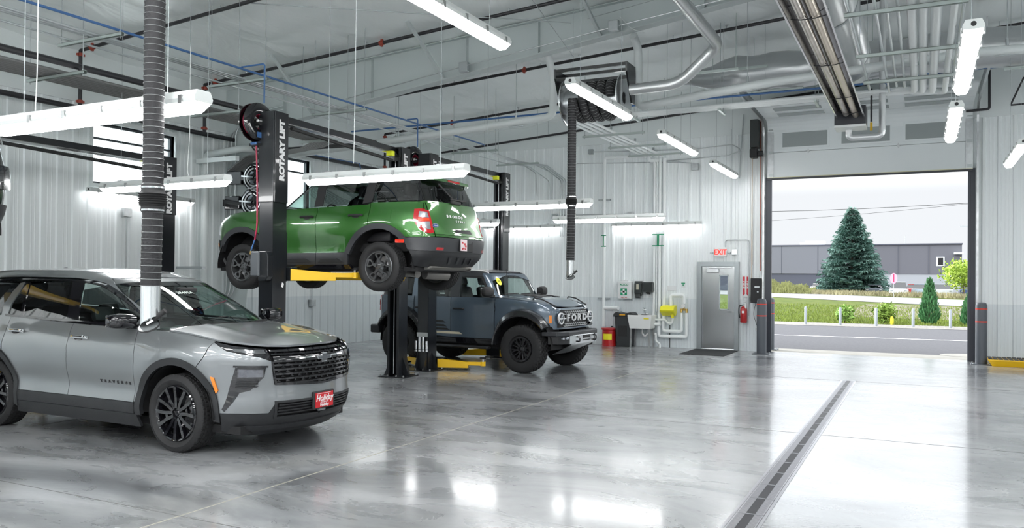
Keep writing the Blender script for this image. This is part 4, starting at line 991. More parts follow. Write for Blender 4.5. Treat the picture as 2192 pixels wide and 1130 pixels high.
    t = B.R(.68, .965, 1)[0]; c = f(t, .965, .012)
    q = MB(); d = (f(B.R(.66, .965, 1)[0], .965)-f(B.R(.70, .965, 1)[0], .965)).normalized()
    for r1, r2, o_, in ((.060, .030, 0),): q.add([c+d*(r1*cos(a))+V((0, 0, r2*sin(a))) for a in [2*pi*i/24 for i in range(24)]], [tuple(range(24))])
    q.build('oval_badge_rim', CHROME, car)
    q = MB(); q.add([c+V((-.003, 0, 0))+d*(.054*cos(a))+V((0, 0, .025*sin(a))) for a in [2*pi*i/24 for i in range(24)]], [tuple(range(24))]); q.build('oval_badge', mat('badge_blue', (.01, .04, .2), .2), car)
    q = MB(); put_text(q, 'Ford', .03, c+V((-.006, 0, 0)), d, (0, 0, 1), shear=.2); q.build('oval_badge_lettering', WHITEB, car)
    # nose
    pan('front_bumper', both([('f', 0, .80), ('f', .70, .82), ('s', .66, .79), ('s', .57, .62), ('s', .54, .44), ('f', .7, .37), ('f', 0, .36)], B), PLASG, .02, thick=.04)
    pan('grille', both([('f', 0, 1.11), ('f', .60, 1.11), ('f', .60, .90), ('f', 0, .90)], B), GLOSSB, .0)
    pan('nose_panel', both([('f', 0, .90), ('f', .60, .90), ('s', .68, .90), ('s', .64, .80), ('f', .72, .82), ('f', 0, .81)], B), GREEN, 0)
    hout = []
    for i in range(51):
        t = lerp(B.S(-.60, 1.2, -1)[0], B.S(-.60, 1.2, 1)[0], i/50); z = 1.1
        for _ in range(8): z = zh(B.raw(t, z).x)
        hout.append(B.raw(t, z))
    def hz(x, y):
        u = clamp(abs(y)/.82); return zh(x)+.045*(1-u**3)*(1-.8*sm((x-.45)/.35))+.012*math.exp(-((abs(y)-.55)/.05)**2)
    top_sheet('hood', hout, hz, GREEN, car, .06, thick=.02)
    q = MB(); q.box(-3.3, -.78, .30, .6, .78, .36); q.build('underbody', DARK, car)
    q = MB(); q.tube([(-2.0, -.1, .30), (-2.5, .15, .26), (-2.9, .35, .28), (-3.05, .40, .26)], .06, 12, bend=.1); q.tube([(-2.95, .05, .27), (-3.12, -.35, .25)], .085, 14); q.build('exhaust_muffler', mat('muffler_dull', (.22, .21, .20), .45, .7), car, True)
    q = MB(); q.prism([(-3.44, .36), (-3.42, .38), (-2.95, .33), (-2.95, .30), (-3.2, .30)], -.6, .62, 'y'); q.build('heat_shield', mat('shield_dull', (.35, .34, .32), .5, .6), car)
    q = MB(); q.cyl((-2.685, -.7, .365), (-2.685, .7, .365), .04, 10); q.box(-2.80, -.12, .27, -2.57, .12, .44, ch=.05); q.tube([(-2.2, .45, .34), (-2.685, .55, .30), (-2.75, .6, .35)], .025, 8); q.tube([(-2.2, -.45, .34), (-2.685, -.55, .30)], .025, 8); q.cyl((0, -.7, .365), (0, .7, .365), .035, 10)
    q.build('axle', BLACKR, car, True)
    # greenhouse
    zt = curve1([(-4, 1.69), (-3.45, 1.70), (-2.6, 1.735), (-1.8, 1.745), (-1.4, 1.735), (-1.15, 1.70), (-1.0, 1.67)])
    Gf = curve1([(1.2, -.38), (1.27, -.50), (1.45, -.76), (1.6, -.97), (1.69, -1.12), (1.74, -1.28)])
    Gr = curve1([(1.2, -3.52), (1.31, -3.50), (1.5, -3.42), (1.66, -3.34), (1.75, -3.30)])
    GWz = curve1([(1.2, .875), (1.3, .86), (1.5, .815), (1.65, .775), (1.75, .745)])
    G = Surf(Gf, Gr, lambda x, z: GWz(z), 6, 8, .14, .10, round_inset(zt, .055), 1.4)
    def gp(name, poly, m, off=0., par=car, du=.07, thick=.015, **k): return sheet(name, poly, G.P, m, par, du, du, thick, off, **k)
    gp('windshield', both([('f', 0, 1.27), ('f', .74, 1.275), ('f', .69, 1.5), ('f', .64, 1.66), ('f', 0, 1.68)], G), CGLASS, -.006, du=.1)
    gp('roof_header', both([('f', 0, 1.68), ('f', .645, 1.665), ('f', .60, 1.69), ('f', 0, 1.715)], G), GREEN)
    topl = lambda sd, x0, x1, n=20: [(lambda x: G.S(x, zt(x)-.001, sd))(lerp(x0, x1, i/n)) for i in range(n+1)]
    for sd in (1, -1):
        wt = curve1([(-3.6, 1.655), (-2.6, 1.675), (-1.6, 1.675), (-1.3, 1.655), (-1.05, 1.55), (-.75, 1.33), (-.6, 1.27)])
        gs = lambda p: [G.S(x, z, sd) for x, z in chord(p, .15)]
        pts = [G.F(sd*.745, 1.275), G.F(sd*.695, 1.5), G.F(sd*.65, 1.662), G.F(sd*.60, 1.69)]+topl(sd, -1.25, -3.30)+[G.S(-3.30, wt(-3.3)+.01, sd)]
        pts += [G.S(x, wt(x)+.02, sd) for x in [lerp(-3.2, -.66, i/24) for i in range(25)]]+[G.S(-.60, 1.275, sd)]
        gp('roof_rail', pts, GLOSSB, 0)
        gp('front_side_window', gs([(-.68, 1.278), (-1.45, 1.295), (-1.48, 1.665)]+[(lerp(-1.45, -.72, i/12), wt(lerp(-1.45, -.72, i/12))-.0) for i in range(13)]), CGLASS, -.008)
        gp('door_pillar', gs([(-1.44, 1.295), (-1.60, 1.30), (-1.63, 1.675), (-1.47, 1.675)]), BLACKR, .0)
        gp('rear_side_window', gs([(-1.61, 1.30), (-2.36, 1.31), (-2.42, 1.67), (-1.64, 1.67)]), glass('privacy_see', (.45, .5, .5), .65, 0, .1), -.008)
        gp('door_pillar', gs([(-2.35, 1.31), (-2.52, 1.335), (-2.56, 1.675), (-2.41, 1.675)]), BLACKR, .0)
        gp('quarter_window', B_quarter(G, sd), PRIV, -.004)
        q = MB(); P_ = [(x, G.P(G.S(x, 1.72, sd)[0], 1.72).y*.93, zt(x)) for x in (-1.25, -1.45, -3.0, -3.2)]
        q.tube([(p[0], p[1], p[2]+h) for p, h in zip(P_, (.0, .05, .05, .0))], .016, 8, bend=.08); q.build('roof_rack', BLACKR, car, True)
        mirror_housing(car, -.62, sd*.93, 1.31, .22, .17, .15, BLACKR, BLACKR, sd)
    gp('rear_window', both([('r', 0, 1.33), ('r', .74, 1.335), ('r', .72, 1.60), ('r', .60, 1.625), ('r', 0, 1.63)], G), PRIV, 0)
    gp('tailgate_shoulder', both([('r', 0, 1.325), ('r', .75, 1.33), ('r', .80, 1.30), ('r', 0, 1.295)], G), GREEN, .01, thick=.04)
    gp('rear_pillar', both([('s', -3.24, 1.66), ('r', .70, 1.60), ('r', .75, 1.335), ('s', -3.30, 1.33)], G)[0:4], GLOSSB, .002)
    gp('rear_pillar', G.conv([('s', -3.24, 1.66), ('r', .70, 1.60), ('r', .75, 1.335), ('s', -3.30, 1.33)], -1), GLOSSB, .002)
    sp = [(-3.05, .66), (-3.32, .65), (-3.40, .50), (-3.43, 0), (-3.40, -.50), (-3.32, -.65), (-3.05, -.66)]
    q = MB(); q.prism(sp, 1.655, 1.70); q.build('rear_spoiler', GREEN, car, bevel=.012)
    q = MB(); q.box(-3.435, -.17, 1.662, -3.41, .17, 1.688); q.build('high_brake_lamp', REDL, car)
    # wiper on the hatch glass
    q = MB(); a = G.P(G.R(.36, 1.60, 1)[0], 1.60, .03); c = G.P(G.R(.10, 1.35, 1)[0], 1.35, .03); q.bar(a, c, .02, .02); q.bar(G.P(G.R(.20, 1.38, 1)[0], 1.38, .03), G.P(G.R(-.25, 1.385, 1)[0], 1.385, .03), .02, .02); q.box(c.x-.02, -.05, 1.32, c.x+.02, .22, 1.37, ch=.01)
    q.build('rear_wiper', BLACKR, car)
    ro = cap_outline(G, zt); Lx = max(p.x for p in ro); Rx = min(p.x for p in ro)
    top_sheet('roof', ro, lambda x, y: zt(x)+.03*(1-(y/.72)**2)*sm((Lx-x)/.5)*sm((x-Rx)/.4), GREEN, car, .1, thick=.015)
    for x in (0, -2.685):
        for sd in (1, -1): make_wheel(car, .367, .235, .236, spokes_sport, RIMG, (x, sd*.80, .365), sd > 0, 52, .007)
    interior(car, -.95, 1.20, .66, [(-1.62, 2), (-2.45, 2)], .36, .72, -3.3)
    return car
def B_quarter(G, sd): return [G.S(x, z, sd) for x, z in chord([(-2.53, 1.338), (-3.30, 1.335), (-3.25, 1.66), (-2.57, 1.67)], .15)]
green_suv()
# ================================================================= SLATE GREY OFF-ROADER PARKED UNDER THE SECOND LIFT
SLATE = paint('slate_paint', (.085, .118, .155), .35, .3)
FLARE = mat('flare_dark', (.018, .019, .022), .25, coat=.5)
BUMPG = mat('bumper_silver', (.55, .57, .58), .28, .8)
def grey_offroader():
    car = thing('off_road_vehicle', 'slate grey off-road vehicle with wide black flares and knobbly tyres, under the far lift', 'car', (-6.71, 14.96, 0), radians(-4.5))
    zh = curve1([(-.9, 1.44), (-.6, 1.43), (-.2, 1.405), (.2, 1.36), (.5, 1.285), (.62, 1.235), (.7, 1.21)])
    Wz = curve1([(.45, .90), (.6, .92), (1.0, .935), (1.3, .925), (1.45, .905), (1.6, .89)])
    Xf = curve1([(.5, .60), (.78, .64), (.85, .66), (1.2, .66), (1.27, .60)])
    Xr = lambda z: -3.66
    B = Surf(Xf, Xr, lambda x, z: Wz(z)-.05*sm((x-.1)/.6), 9, 12, .06, .03, round_inset(lambda x: zh(x) if x > -.6 else 9, .05), 1.)
    f = B.P
    def pan(name, poly, m, off=0., par=car, du=.06, thick=.012, **k): return sheet(name, poly, f, m, par, du, du, thick, off, **k)
    RX = -2.95
    for sd in (-1, 1):
        pan('inner_structure', B.side([(-.62, .55), (-.62, 1.3), (-3.55, 1.35), (-3.55, .95), (-3.45, .75)]+arc(RX, .5, .60, 175, 5, 18)+[(-2.4, .55)], sd), DARK, -.02, thick=0, du=.14)
        pan('inner_structure', B.side([(-.66, .55)]+arc(0, .5, .60, 170, 28, 16)+[(.60, .9), (.60, 1.2), (-.6, 1.35)], sd), DARK, -.02, thick=0, du=.14)
        wheel_well(car, 0, .5, .60, sd*.90, sd*.42); wheel_well(car, RX, .5, .60, sd*.90, sd*.42)
        A = lambda cx, a0, a1: [(cx+.66*cos(radians(lerp(a0, a1, i/20))), .50+.68*sin(radians(lerp(a0, a1, i/20)))) for i in range(21)]
        pan('front_fender', B.side([(-.64, .60), (-.64, 1.415), (-.2, 1.39), (.25, 1.34), (.5, 1.275), (.60, 1.225), (.60, .84), (.56, .84)]+A(0, 32, 168), sd), SLATE)
        pan('front_door', B.side([(-1.69, .62), (-1.69, 1.425), (-.66, 1.42), (-.66, .62)], sd), SLATE)
        pan('rear_door', B.side([(-1.70, .62), (-1.70, 1.425), (-2.62, 1.43), (-2.62, 1.12)]+[p for p in A(RX, 58, 12)], sd), SLATE)
        pan('quarter_panel', B.side([(-2.64, 1.13), (-2.64, 1.43), (-3.60, 1.44), (-3.60, .86), (-3.50, .82)]+A(RX, 150, 60), sd), SLATE)
        for cx in (0, RX):   # wide flared arch: a lofted hoop standing out from the body
            q = MB(); n = 26; a0, a1 = (37, 176) if cx == 0 else (12, 150); vs = []
            for i in range(n+1):
                a = radians(lerp(a0, a1, i/n)); ca, sa = cos(a), sin(a); k = abs(ca)**3
                def e(r, y): return (cx+r*ca, sd*y, .48+r*1.02*sa*(1 if sa > 0 else 1))
                ro_ = .64+.095*max(0, sa)**1.2; vs += [e(ro_, .90), e(ro_-.005, .99), e(ro_-.035, 1.06), e(.615, 1.085), (cx+.595*ca, sd*1.07, .48+.60*sa), (cx+.595*ca, sd*.88, .48+.60*sa)]
            q.add(vs, [(i*6+j, i*6+j+1, (i+1)*6+j+1, (i+1)*6+j) for i in range(n) for j in range(5)]+[tuple(range(6)), tuple(range(n*6, n*6+6))]); q.build('fender_flare', FLARE, car, 40)
        pan('rocker_cladding', B.side([(-.60, .50), (-.66, .61), (-2.33, .61), (-2.38, .50)], sd), GLOSSB, .012, thick=.04)
        q = MB(); q.box(-2.25, sd*.92, .42, -.72, sd*1.06, .47, ch=.02); q.build('side_step', PLAS, car)
        for hx in (-1.50, -2.45):
            pan('handle_recess', B.side(arc(hx+.02, 1.185, .09, 0, 350, 18, .03), sd), SLATE, .001, thick=0); door_handle(car, B, hx, 1.19, sd, BLACKR, .26)
        # decal bars low on the rear door
        for k, (x0, zz, l, mm) in enumerate(((-1.80, .90, .35, BLACKR), (-1.78, .82, .32, BLACKR), (-1.70, .75, .5, BLACKR), (-1.4, .68, .85, mat('decal_sand', (.6, .55, .42), .5)))):
            pan('door_decal', B.side([(x0, zz), (x0-.08, zz+.045), (x0-l-.08, zz+.045), (x0-l, zz)], sd), mm, .002, thick=0)
        mirror_housing(car, -.70, sd*.98, 1.54, .26, .20, .16, BLACKR, BLACKR, sd)
        pan('tail_lamp', B.conv([('s', -3.60, 1.42), ('r', .84, 1.42), ('r', .84, 1.10), ('s', -3.60, 1.10)], sd), REDL, .03)
        pan('tail_lamp_clear', B.conv([('s', -3.59, 1.33), ('r', .83, 1.33), ('r', .83, 1.22), ('s', -3.59, 1.22)], sd), BLACKR, .036)
    # nose: grille with block letters, round lamps
    pan('nose_panel', both([('f', 0, .84), ('f', .82, .84), ('s', .60, .84), ('s', .60, 1.22), ('f', .82, 1.235), ('f', 0, 1.245), ('f', 0, 1.215), ('f', .79, 1.205), ('f', .80, .90), ('f', .72, .875), ('f', 0, .87)], B), SLATE)
    g = pan('grille', both([('f', 0, .875), ('f', .72, .88), ('f', .80, .905), ('f', .79, 1.205), ('f', 0, 1.215)], B), BLACKR, -.015, thick=.02)
    X0 = f(0, 1.05).x-.01
    q = MB()
    for r in range(-1, 9):
        for k in range(-5, 6):
            if 2 <= r <= 5: continue
            y = k*.09+(.045 if r % 2 else 0); z = .895+r*.038
            if z > 1.195 or z < .885 or abs(y) > .47: continue
            q.bar((X0, y-.032, z), (X0, y+.032, z), .02, .012); q.bar((X0, y-.032, z), (X0, y-.045, z+.018), .012, .02); q.bar((X0, y+.032, z), (X0, y+.045, z+.018), .012, .02)
    q.build('grille_mesh', BUMPG, g)
    q = MB()
    for i, ch in enumerate('FORD'): put_text(q, ch, .17, (X0+.012, -.33+i*.235, 1.045), (0, 1, 0), (0, 0, 1), bold=.006, squeeze=1.45, depth=.02)
    for s_ in (-1, 1): q.box(X0, s_*.42, 1.035, X0+.02, s_*.72, 1.055)
    q.build('grille_lettering', mat('letter_silver', (.7, .72, .73), .3, .5), g)
    for s_ in (-1, 1):
        q = MB(); c = (X0+.0, s_*.63, 1.05); q.lathe([(.0, -.02), (.10, -.02), (.105, .0)], c, 'x', 28); o = q.build('headlamp', LAMPIN, car, True)
        q = MB(); q.lathe([(.088, .022), (.088, .03), (.112, .03), (.112, .0)], c, 'x', 32); q.build('headlamp_ring', mat('lamp_ring', (.62, .64, .65), .2, .0), o, True)
        pan('turn_signal', [B.F(s_*.775, .96), B.F(s_*.81, .96), B.F(s_*.81, 1.11), B.F(s_*.775, 1.11)], AMBER, .006)
    # steel bumper and skid plate
    q = MB(); q.prism([(.40, -.92), (.70, -.88), (.83, -.62), (.85, 0), (.83, .62), (.70, .88), (.40, .92), (.40, .80), (.62, .7), (.66, 0), (.62, -.7), (.40, -.80)], .72, .80); q.build('front_bumper', PLASG, car, bevel=.012)
    q = MB(); q.prism([(.50, -.86), (.68, -.80), (.79, -.60), (.81, 0), (.79, .60), (.68, .80), (.50, .86), (.50, .7), (.66, 0), (.50, -.7)], .56, .72); q.build('bumper_lower', PLAS, car, bevel=.01)
    q = MB(); q.prism([(.79, -.52), (.86, -.40), (.86, .40), (.79, .52), (.7, .5), (.7, -.5)], .555, .735); q.build('bumper_insert', BUMPG, car, bevel=.012)
    q = MB(); q.box(.862, -.10, .66, .866, .22, .72); q.box(.862, -.10, .61, .864, .22, .63); q.build('winch_slot', BLACKR, car)
    for s_ in (-1, 1):
        q = MB(); q.tube([(.84, s_*.36, .70), (.93, s_*.36, .70), (.93, s_*.36, .61), (.84, s_*.36, .61)], .016, 8, bend=.03); q.build('tow_hook', GLOSSB, car, True)
        for k in (0, 1): q = MB(); q.box(.74-.03*k, s_*(.60+.10*k)-.04, .655, .80-.03*k, s_*(.60+.10*k)+.04, .70, ch=.008); q.build('bumper_lamp', LENS if k == 9 else LAMPIN, car)
    q = MB(); q.add([(.80, -.46, .555), (.80, .46, .555), (.35, .34, .34), (.35, -.34, .34), (.78, -.46, .53), (.78, .46, .53), (.33, .34, .32), (.33, -.34, .32)], [(0, 1, 2, 3), (4, 7, 6, 5), (0, 4, 5, 1), (1, 5, 6, 2), (2, 6, 7, 3), (3, 7, 4, 0)]); sk = q.build('skid_plate', BUMPG, car)
    q = MB()
    for k in range(-3, 4): q.bar((.755, k*.11, .537), (.50, k*.085, .413), .02, .012)
    q.build('skid_plate_rib', GLOSSB, sk)
    # hood with vents and tie-down rails
    hout = []
    for i in range(41):
        t = lerp(B.S(-.58, 1.3, -1)[0], B.S(-.58, 1.3, 1)[0], i/40); z = 1.3
        for _ in range(8): z = zh(B.raw(t, z).x)
        hout.append(B.raw(t, z))
    hz = lambda x, y: zh(x)+.035*(1-clamp(abs(y)/.85)**4)*(1-.6*sm((x-.3)/.3))+.022*sm((.50-abs(y))/.06)*(1-sm((x-.3)/.3))
    top_sheet('hood', hout, hz, SLATE, car, .06, thick=.02)
    sheet('hood_decal', [(-.52, -.36), (-.15, -.36), (-.02, -.2), (-.02, .2), (-.15, .36), (-.52, .36)], lambda x, y, off: (x, y, hz(x, y)+.003+off), BLACKR, car, .06, .06, thick=0)
    for s_ in (-1, 1):
        q = MB(); q.tube([(.10, s_*.72, hz(.10, .72)+.0), (.12, s_*.72, hz(.12, .72)+.05), (.30, s_*.72, hz(.3, .72)+.05), (.56, s_*.66, hz(.56, .66)+.01)], .014, 8, bend=.03); q.build('hood_rail', BLACKR, car, True)
        for k in range(3): sheet('hood_vent', [(-.30+k*.14, s_*.28), (-.22+k*.14, s_*.28), (-.20+k*.14, s_*.42), (-.28+k*.14, s_*.42)], lambda x, y, off: (x, y, hz(x, y)+.012+off), DARK, car, .06, .06, thick=.01)
    q = MB(); q.box(-.68, -.86, 1.34, -.50, .86, 1.42, ch=.02); q.build('cowl_panel', BLACKR, car)
    q = MB(); q.box(-3.5, -.75, .42, .4, .75, .5); q.build('underbody', DARK, car)
    q = MB(); q.cyl((0, -.8, .46), (0, .8, .46), .05, 10); q.cyl((RX, -.8, .46), (RX, .8, .46), .06, 10); q.box(RX-.15, -.18, .34, RX+.15, .18, .58, ch=.06)
    for s_ in (-1, 1): q.cyl((0, s_*.62, .40), (.02, s_*.58, .95), .05, 10)
    q.build('axle', BLACKR, car, True)
    # cab
    zt = curve1([(-3.7, 1.93), (-2.5, 1.955), (-1.3, 1.955), (-.95, 1.93), (-.85, 1.90)])
    Gf = curve1([(1.38, -.55), (1.46, -.62), (1.88, -.86), (1.93, -.92), (1.96, -1.1)])
    G = Surf(Gf, lambda z: -3.60+.2*(z-1.4), lambda x, z: .905-.22*(z-1.4), 14, 14, .03, .02, round_inset(zt, .05), 1.7)
    def gp(name, poly, m, off=0., par=car, du=.08, thick=.02, **k): return sheet(name, poly, G.P, m, par, du, du, thick, off, **k)
    gp('windshield', both([('f', 0, 1.46), ('f', .76, 1.465), ('f', .72, 1.86), ('f', 0, 1.87)], G), CGLASS, -.006, du=.12)
    gp('windshield_frame', both([('f', 0, 1.46), ('f', .765, 1.465), ('f', .725, 1.86), ('f', 0, 1.87), ('f', 0, 1.90), ('f', .735, 1.90), ('s', -.93, 1.90), ('s', -.66, 1.43), ('f', .80, 1.43), ('f', 0, 1.43)], G), SLATE, 0)
    for sd in (-1, 1):
        gs = lambda p: [G.S(x, z, sd) for x, z in chord(p, .15)]
        gp('a_pillar', gs([(-.65, 1.43), (-.76, 1.43), (-1.02, 1.84), (-1.02, 1.90), (-.92, 1.91)]), SLATE, .002)
        gp('hardtop_side', gs([(-.93, 1.905), (-1.02, 1.845), (-3.4, 1.845), (-3.4, 1.75), (-3.52, 1.75), (-3.52, 1.92)]+[(x, zt(x)-.001) for x in (-3.4, -3.0, -2.5, -2, -1.5, -1.2, -1.0)]), PLASG, .0)
        gp('front_side_window', gs([(-.78, 1.435), (-1.50, 1.435), (-1.50, 1.84), (-1.02, 1.84)]), glass('open_clear', (.95, 1, 1), .95, 0, .04), -.012)
        gp('door_pillar', gs([(-1.51, 1.43), (-1.73, 1.43), (-1.73, 1.845), (-1.51, 1.845)]), PLASG, .0)
        gp('rear_side_window', gs([(-1.74, 1.435), (-2.50, 1.435), (-2.50, 1.84), (-1.74, 1.84)]), CGLASS, -.012)
        gp('door_pillar', gs([(-2.51, 1.43), (-2.70, 1.43), (-2.70, 1.845), (-2.51, 1.845)]), SLATE, .0)
        gp('quarter_window', gs([(-2.71, 1.47), (-3.35, 1.47), (-3.35, 1.80), (-2.71, 1.80)]), PRIV, -.008)
        gp('hardtop_rear', gs([(-3.36, 1.43), (-3.56, 1.43), (-3.52, 1.84), (-3.36, 1.84)]), PLASG, .0)
        gp('window_frame', gs([(-.74, 1.43), (-.80, 1.43), (-1.03, 1.80), (-1.50, 1.82), (-1.50, 1.845), (-1.0, 1.845)]), BLACKR, .004)
    gp('hardtop_back', both([('r', 0, 1.43), ('s', -3.54, 1.43), ('s', -3.50, 1.90), ('r', 0, 1.90)], G), PLASG)
    pan('tailgate', both([('r', 0, .85), ('r', .82, .85), ('r', .82, 1.43), ('r', 0, 1.43)], B), SLATE, .0)
    pan('tail_corner', B.conv([('s', -3.59, .85), ('r', .82, .85), ('r', .82, 1.43), ('s', -3.59, 1.43)], 1), SLATE, .0); pan('tail_corner', B.conv([('s', -3.59, .85), ('r', .82, .85), ('r', .82, 1.43), ('s', -3.59, 1.43)], -1), SLATE, .0)
    q = MB(); q.box(-3.80, -.95, .62, -3.55, .95, .80, ch=.03); q.build('rear_bumper', PLAS, car)
    ro = cap_outline(G, zt); Lx = max(p.x for p in ro); Rx = min(p.x for p in ro)
    top_sheet('roof', ro, lambda x, y: zt(x)+.03*(1-(y/.8)**2)*sm((Lx-x)/.4)*sm((x-Rx)/.4), PLASG, car, .12, thick=.015)
    c = G.P(G.F(-.56, 1.74)[0], 1.74, .004); up = (G.P(0, 1.80)-G.P(0, 1.7)).normalized()
    q = MB(); q.add([c+V((0, .085*cos(a), 0))+up*.085*sin(a) for a in [2*pi*i/28 for i in range(28)]], [tuple(range(28))]); o = q.build('round_sticker', mat('sticker_yellow', (.85, .85, .02), .5), car)
    q = MB(); put_text(q, '6200', .05, c+V((.004, 0, .0))+up*.01, (0, 1, 0), up); q.build('sticker_lettering', mat('sticker_ink', (.3, .35, .02), .5), o)
    for y0, y1 in ((-.6, -.05), (.05, .6)):
        q = MB(); q.bar(G.P(G.F(y0, 1.475)[0], 1.475, .02), G.P(G.F(y1, 1.49)[0], 1.49, .02), .014, .02); q.build('wiper', BLACKR, car)
    q = MB(); q.tube([(-.42, -.78, 1.40), (-.46, -.80, 1.98)], .004, 6); q.build('radio_antenna', BLACKR, car)
    for x in (0, RX):
        for sd in (-1, 1): make_wheel(car, .46, .31, .235, spokes_raptor, mat('rim_black', (.015, .015, .017), .3, .3, coat=.4), (x, sd*.875, .46), sd > 0, 36, .018, chunky=True)
    interior(car, -.95, 1.36, .72, [(-1.35, 2), (-2.2, 2)], .38, .92, -3.5)
    q = MB(); c = (-3.78, 0, 1.12); q.lathe([(.20, -.12), (.42, -.13), (.46, -.09), (.46, .09), (.42, .13), (.2, .12)], c, 'x', 36); q.build('spare_tyre', TIRE, car, True)
    return car
grey_offroader()
# ================================================================= TWO-POST LIFTS
LIFTK = mat('lift_black', (.010, .012, .015), .3, .1, coat=.3); CABLE = mat('cable_steel', (.5, .52, .53), .3, .8)
def column(r, y0, s, H, zc, letters=True, cover=True):
    """one post: open towards the vehicle (s = +1: opening faces +y)"""
    w, d, t = .122, .15, .012
    q = MB(); q.box(-w, y0-s*d, 0, w, y0-s*(d-t), H-.02); q.box(-w, y0-s*d, 0, -w+t, y0+s*d, H-.02); q.box(w-t, y0-s*d, 0, w, y0+s*d, H-.02)
    q.box(-w+t, y0+s*(d-t), 0, -w+.05, y0+s*d, H-.02); q.box(w-.05, y0+s*(d-t), 0, w-t, y0+s*d, H-.02); p = q.build('column', LIFTK, r, bevel=.004)
    q = MB(); q.box(-w-.012, y0-s*(d+.012), 2.86, w+.012, y0-s*(d-.002), H); q.box(-w-.012, y0-s*d, 2.86, -w-.001, y0+s*d*.9, H); q.box(w+.001, y0-s*d, 2.86, w+.03, y0+s*d*.9, H); q.box(-w, y0-s*d, H-.02, w+.012, y0+s*d, H)
    sh = q.build('column_shroud', LIFTK, r, bevel=.006)
    if letters:
        q = MB(); put_text(q, 'ROTARY LIFT', .145, (w+.0315, y0-s*.0, H-.55), (0, 0, 1), (0, -1, 0), bold=.009, squeeze=1.0, depth=.002); q.build('column_lettering', WHITEB, sh)
    q = MB(); q.box(-.28, y0-s*.30, 0, .28, y0+s*.20, .018)
    q.build('base_plate', LIFTK, r, bevel=.003)
    for x in (-.24, -.09, .09, .24):
        q = MB(); q.cyl((x, y0-s*.265, .018), (x, y0-s*.265, .055), .016, 8); q.cyl((x, y0+s*.175, .018), (x, y0+s*.175, .045), .016, 8); q.build('anchor_bolt', CLIP, r)
    for x in (-.10, .10):
        q = MB(); q.prism([(y0-s*d, .018), (y0-s*.285, .018), (y0-s*d, .42)], x-.006, x+.006, 'x'); q.build('gusset', LIFTK, r)
    for sx in (-1, 1):
        q = MB(); q.prism([(sx*w, .018), (sx*.27, .018), (sx*w, .36)], y0-.01, y0+.0, 'y'); q.build('gusset', LIFTK, r)
    for x in (-.06, .045):
        q = MB(); q.cyl((x, y0+s*.02, .05), (x, y0+s*.02, H-.1), .007, 6); q.build('lift_cable', CABLE, r)
    q = MB(); q.box(-w+.02, y0-s*.1, zc-.10, w-.02, y0+s*(d+.05), zc+.62, ch=.01); q.box(-.2, y0+s*(d+.02), zc-.09, .2, y0+s*(d+.16), zc+.11, ch=.01); q.build('carriage', LIFTK, r)
def arm(r, p0, p1, z, pad_z, w0=.15, w1=.075):
    a, b_ = V((*p0, z)), V((*p1, z)); d = (b_-a).normalized(); n = V((-d.y, d.x, 0)); L = (b_-a).length
    q = MB(); m = a+d*L*.68; h = .085
    pts = [a+n*w0/2, m+n*w0*.36, m-n*w0*.36, a-n*w0/2]
    vs = [(p.x, p.y, z-h+.0) for p in pts]+[(pts[0].x, pts[0].y, z+h), (pts[1].x, pts[1].y, z+.03), (pts[2].x, pts[2].y, z+.03), (pts[3].x, pts[3].y, z+h)]
    q.add(vs, [(0, 3, 2, 1), (4, 5, 6, 7), (0, 1, 5, 4), (1, 2, 6, 5), (2, 3, 7, 6), (3, 0, 4, 7)])
    q.bar(m-d*.12, b_, w1, .07); q.lathe([(0, -.045), (.055, -.045), (.055, .04), (0, .04)], tuple(b_), 'z', 18)
    o = q.build('lift_arm', YELLOW, r, bevel=.004)
    q = MB(); q.cyl(tuple(b_), (b_.x, b_.y, pad_z-.025), .026, 14); q.build('arm_post', CHROME, o, True)
    q = MB(); q.lathe([(0, pad_z-.03), (.062, pad_z-.03), (.066, pad_z), (0, pad_z)], (b_.x, b_.y, 0), 'z', 20); q.build('lift_pad', BLACKR, o, True)
def lift(label, loc, D, rz, H, zc, arms, pad_z, letters=True):
    r = thing('two_post_lift', label, 'car lift', loc, rz, 'black two-post lifts')
    column(r, 0, 1, H, zc, letters); column(r, D, -1, H, zc, letters)
    q = MB(); q.box(-.06, -.1, H-.10, .02, D+.1, H); q.build('overhead_beam', LIFTK, r, bevel=.006)
    q = MB(); q.box(-.035, .15, H-.135, -.01, D-.2, H-.105); q.build('beam_conduit', CHROME, r)
    q = MB(); q.tube([(.05, .32, H-.17), (.05, D-.32, H-.26)], .028, 10); q.build('height_sensor_bar', BLACKR, r, True)
    q = MB(); q.lathe([(0, -.02), (.095, -.02), (.1, -.012), (.085, 0), (.1, .012), (.095, .02), (0, .02)], (.0, D-.22, H-.16), 'x', 28); q.build('pulley', CABLE, r, True)
    q = MB(); q.box(-.02, D-.40, H-.19, .10, D-.30, H-.10, ch=.008); q.build('limit_switch', mat('switch_yellow', (.75, .8, .02), .4), r)
    q = MB(); q.prism([(-.1, H-.26), (.12, H-.26), (.12, H-.20), (-.02, H-.02), (-.1, H-.02)], D-.18, D-.165, 'y'); q.build('pulley_bracket', LIFTK, r)
    for p0, p1 in arms: arm(r, p0, p1, zc, pad_z)
    return r
LA = lift('two-post lift carrying the green SUV, its near post tallest at centre left', (-8.33, 8.93, 0), 3.42, radians(3.0), 4.16, 1.83,
     [((.14, .2), (.72, 1.02)), ((-.14, .2), (-.62, 1.10)), ((.14, 3.22), (.72, 2.40)), ((-.14, 3.22), (-1.45, 2.50))], 1.94)
LB = lift('two-post lift standing around the slate off-road vehicle, arms lowered', (-8.62, 13.52, 0), 3.12, 0, 4.22, .13,
     [((.14, .2), (.98, .50)), ((-.14, .2), (-.85, .62)), ((.14, 2.92), (.5, 2.55)), ((-.14, 2.92), (-1.05, 2.62))], .25)
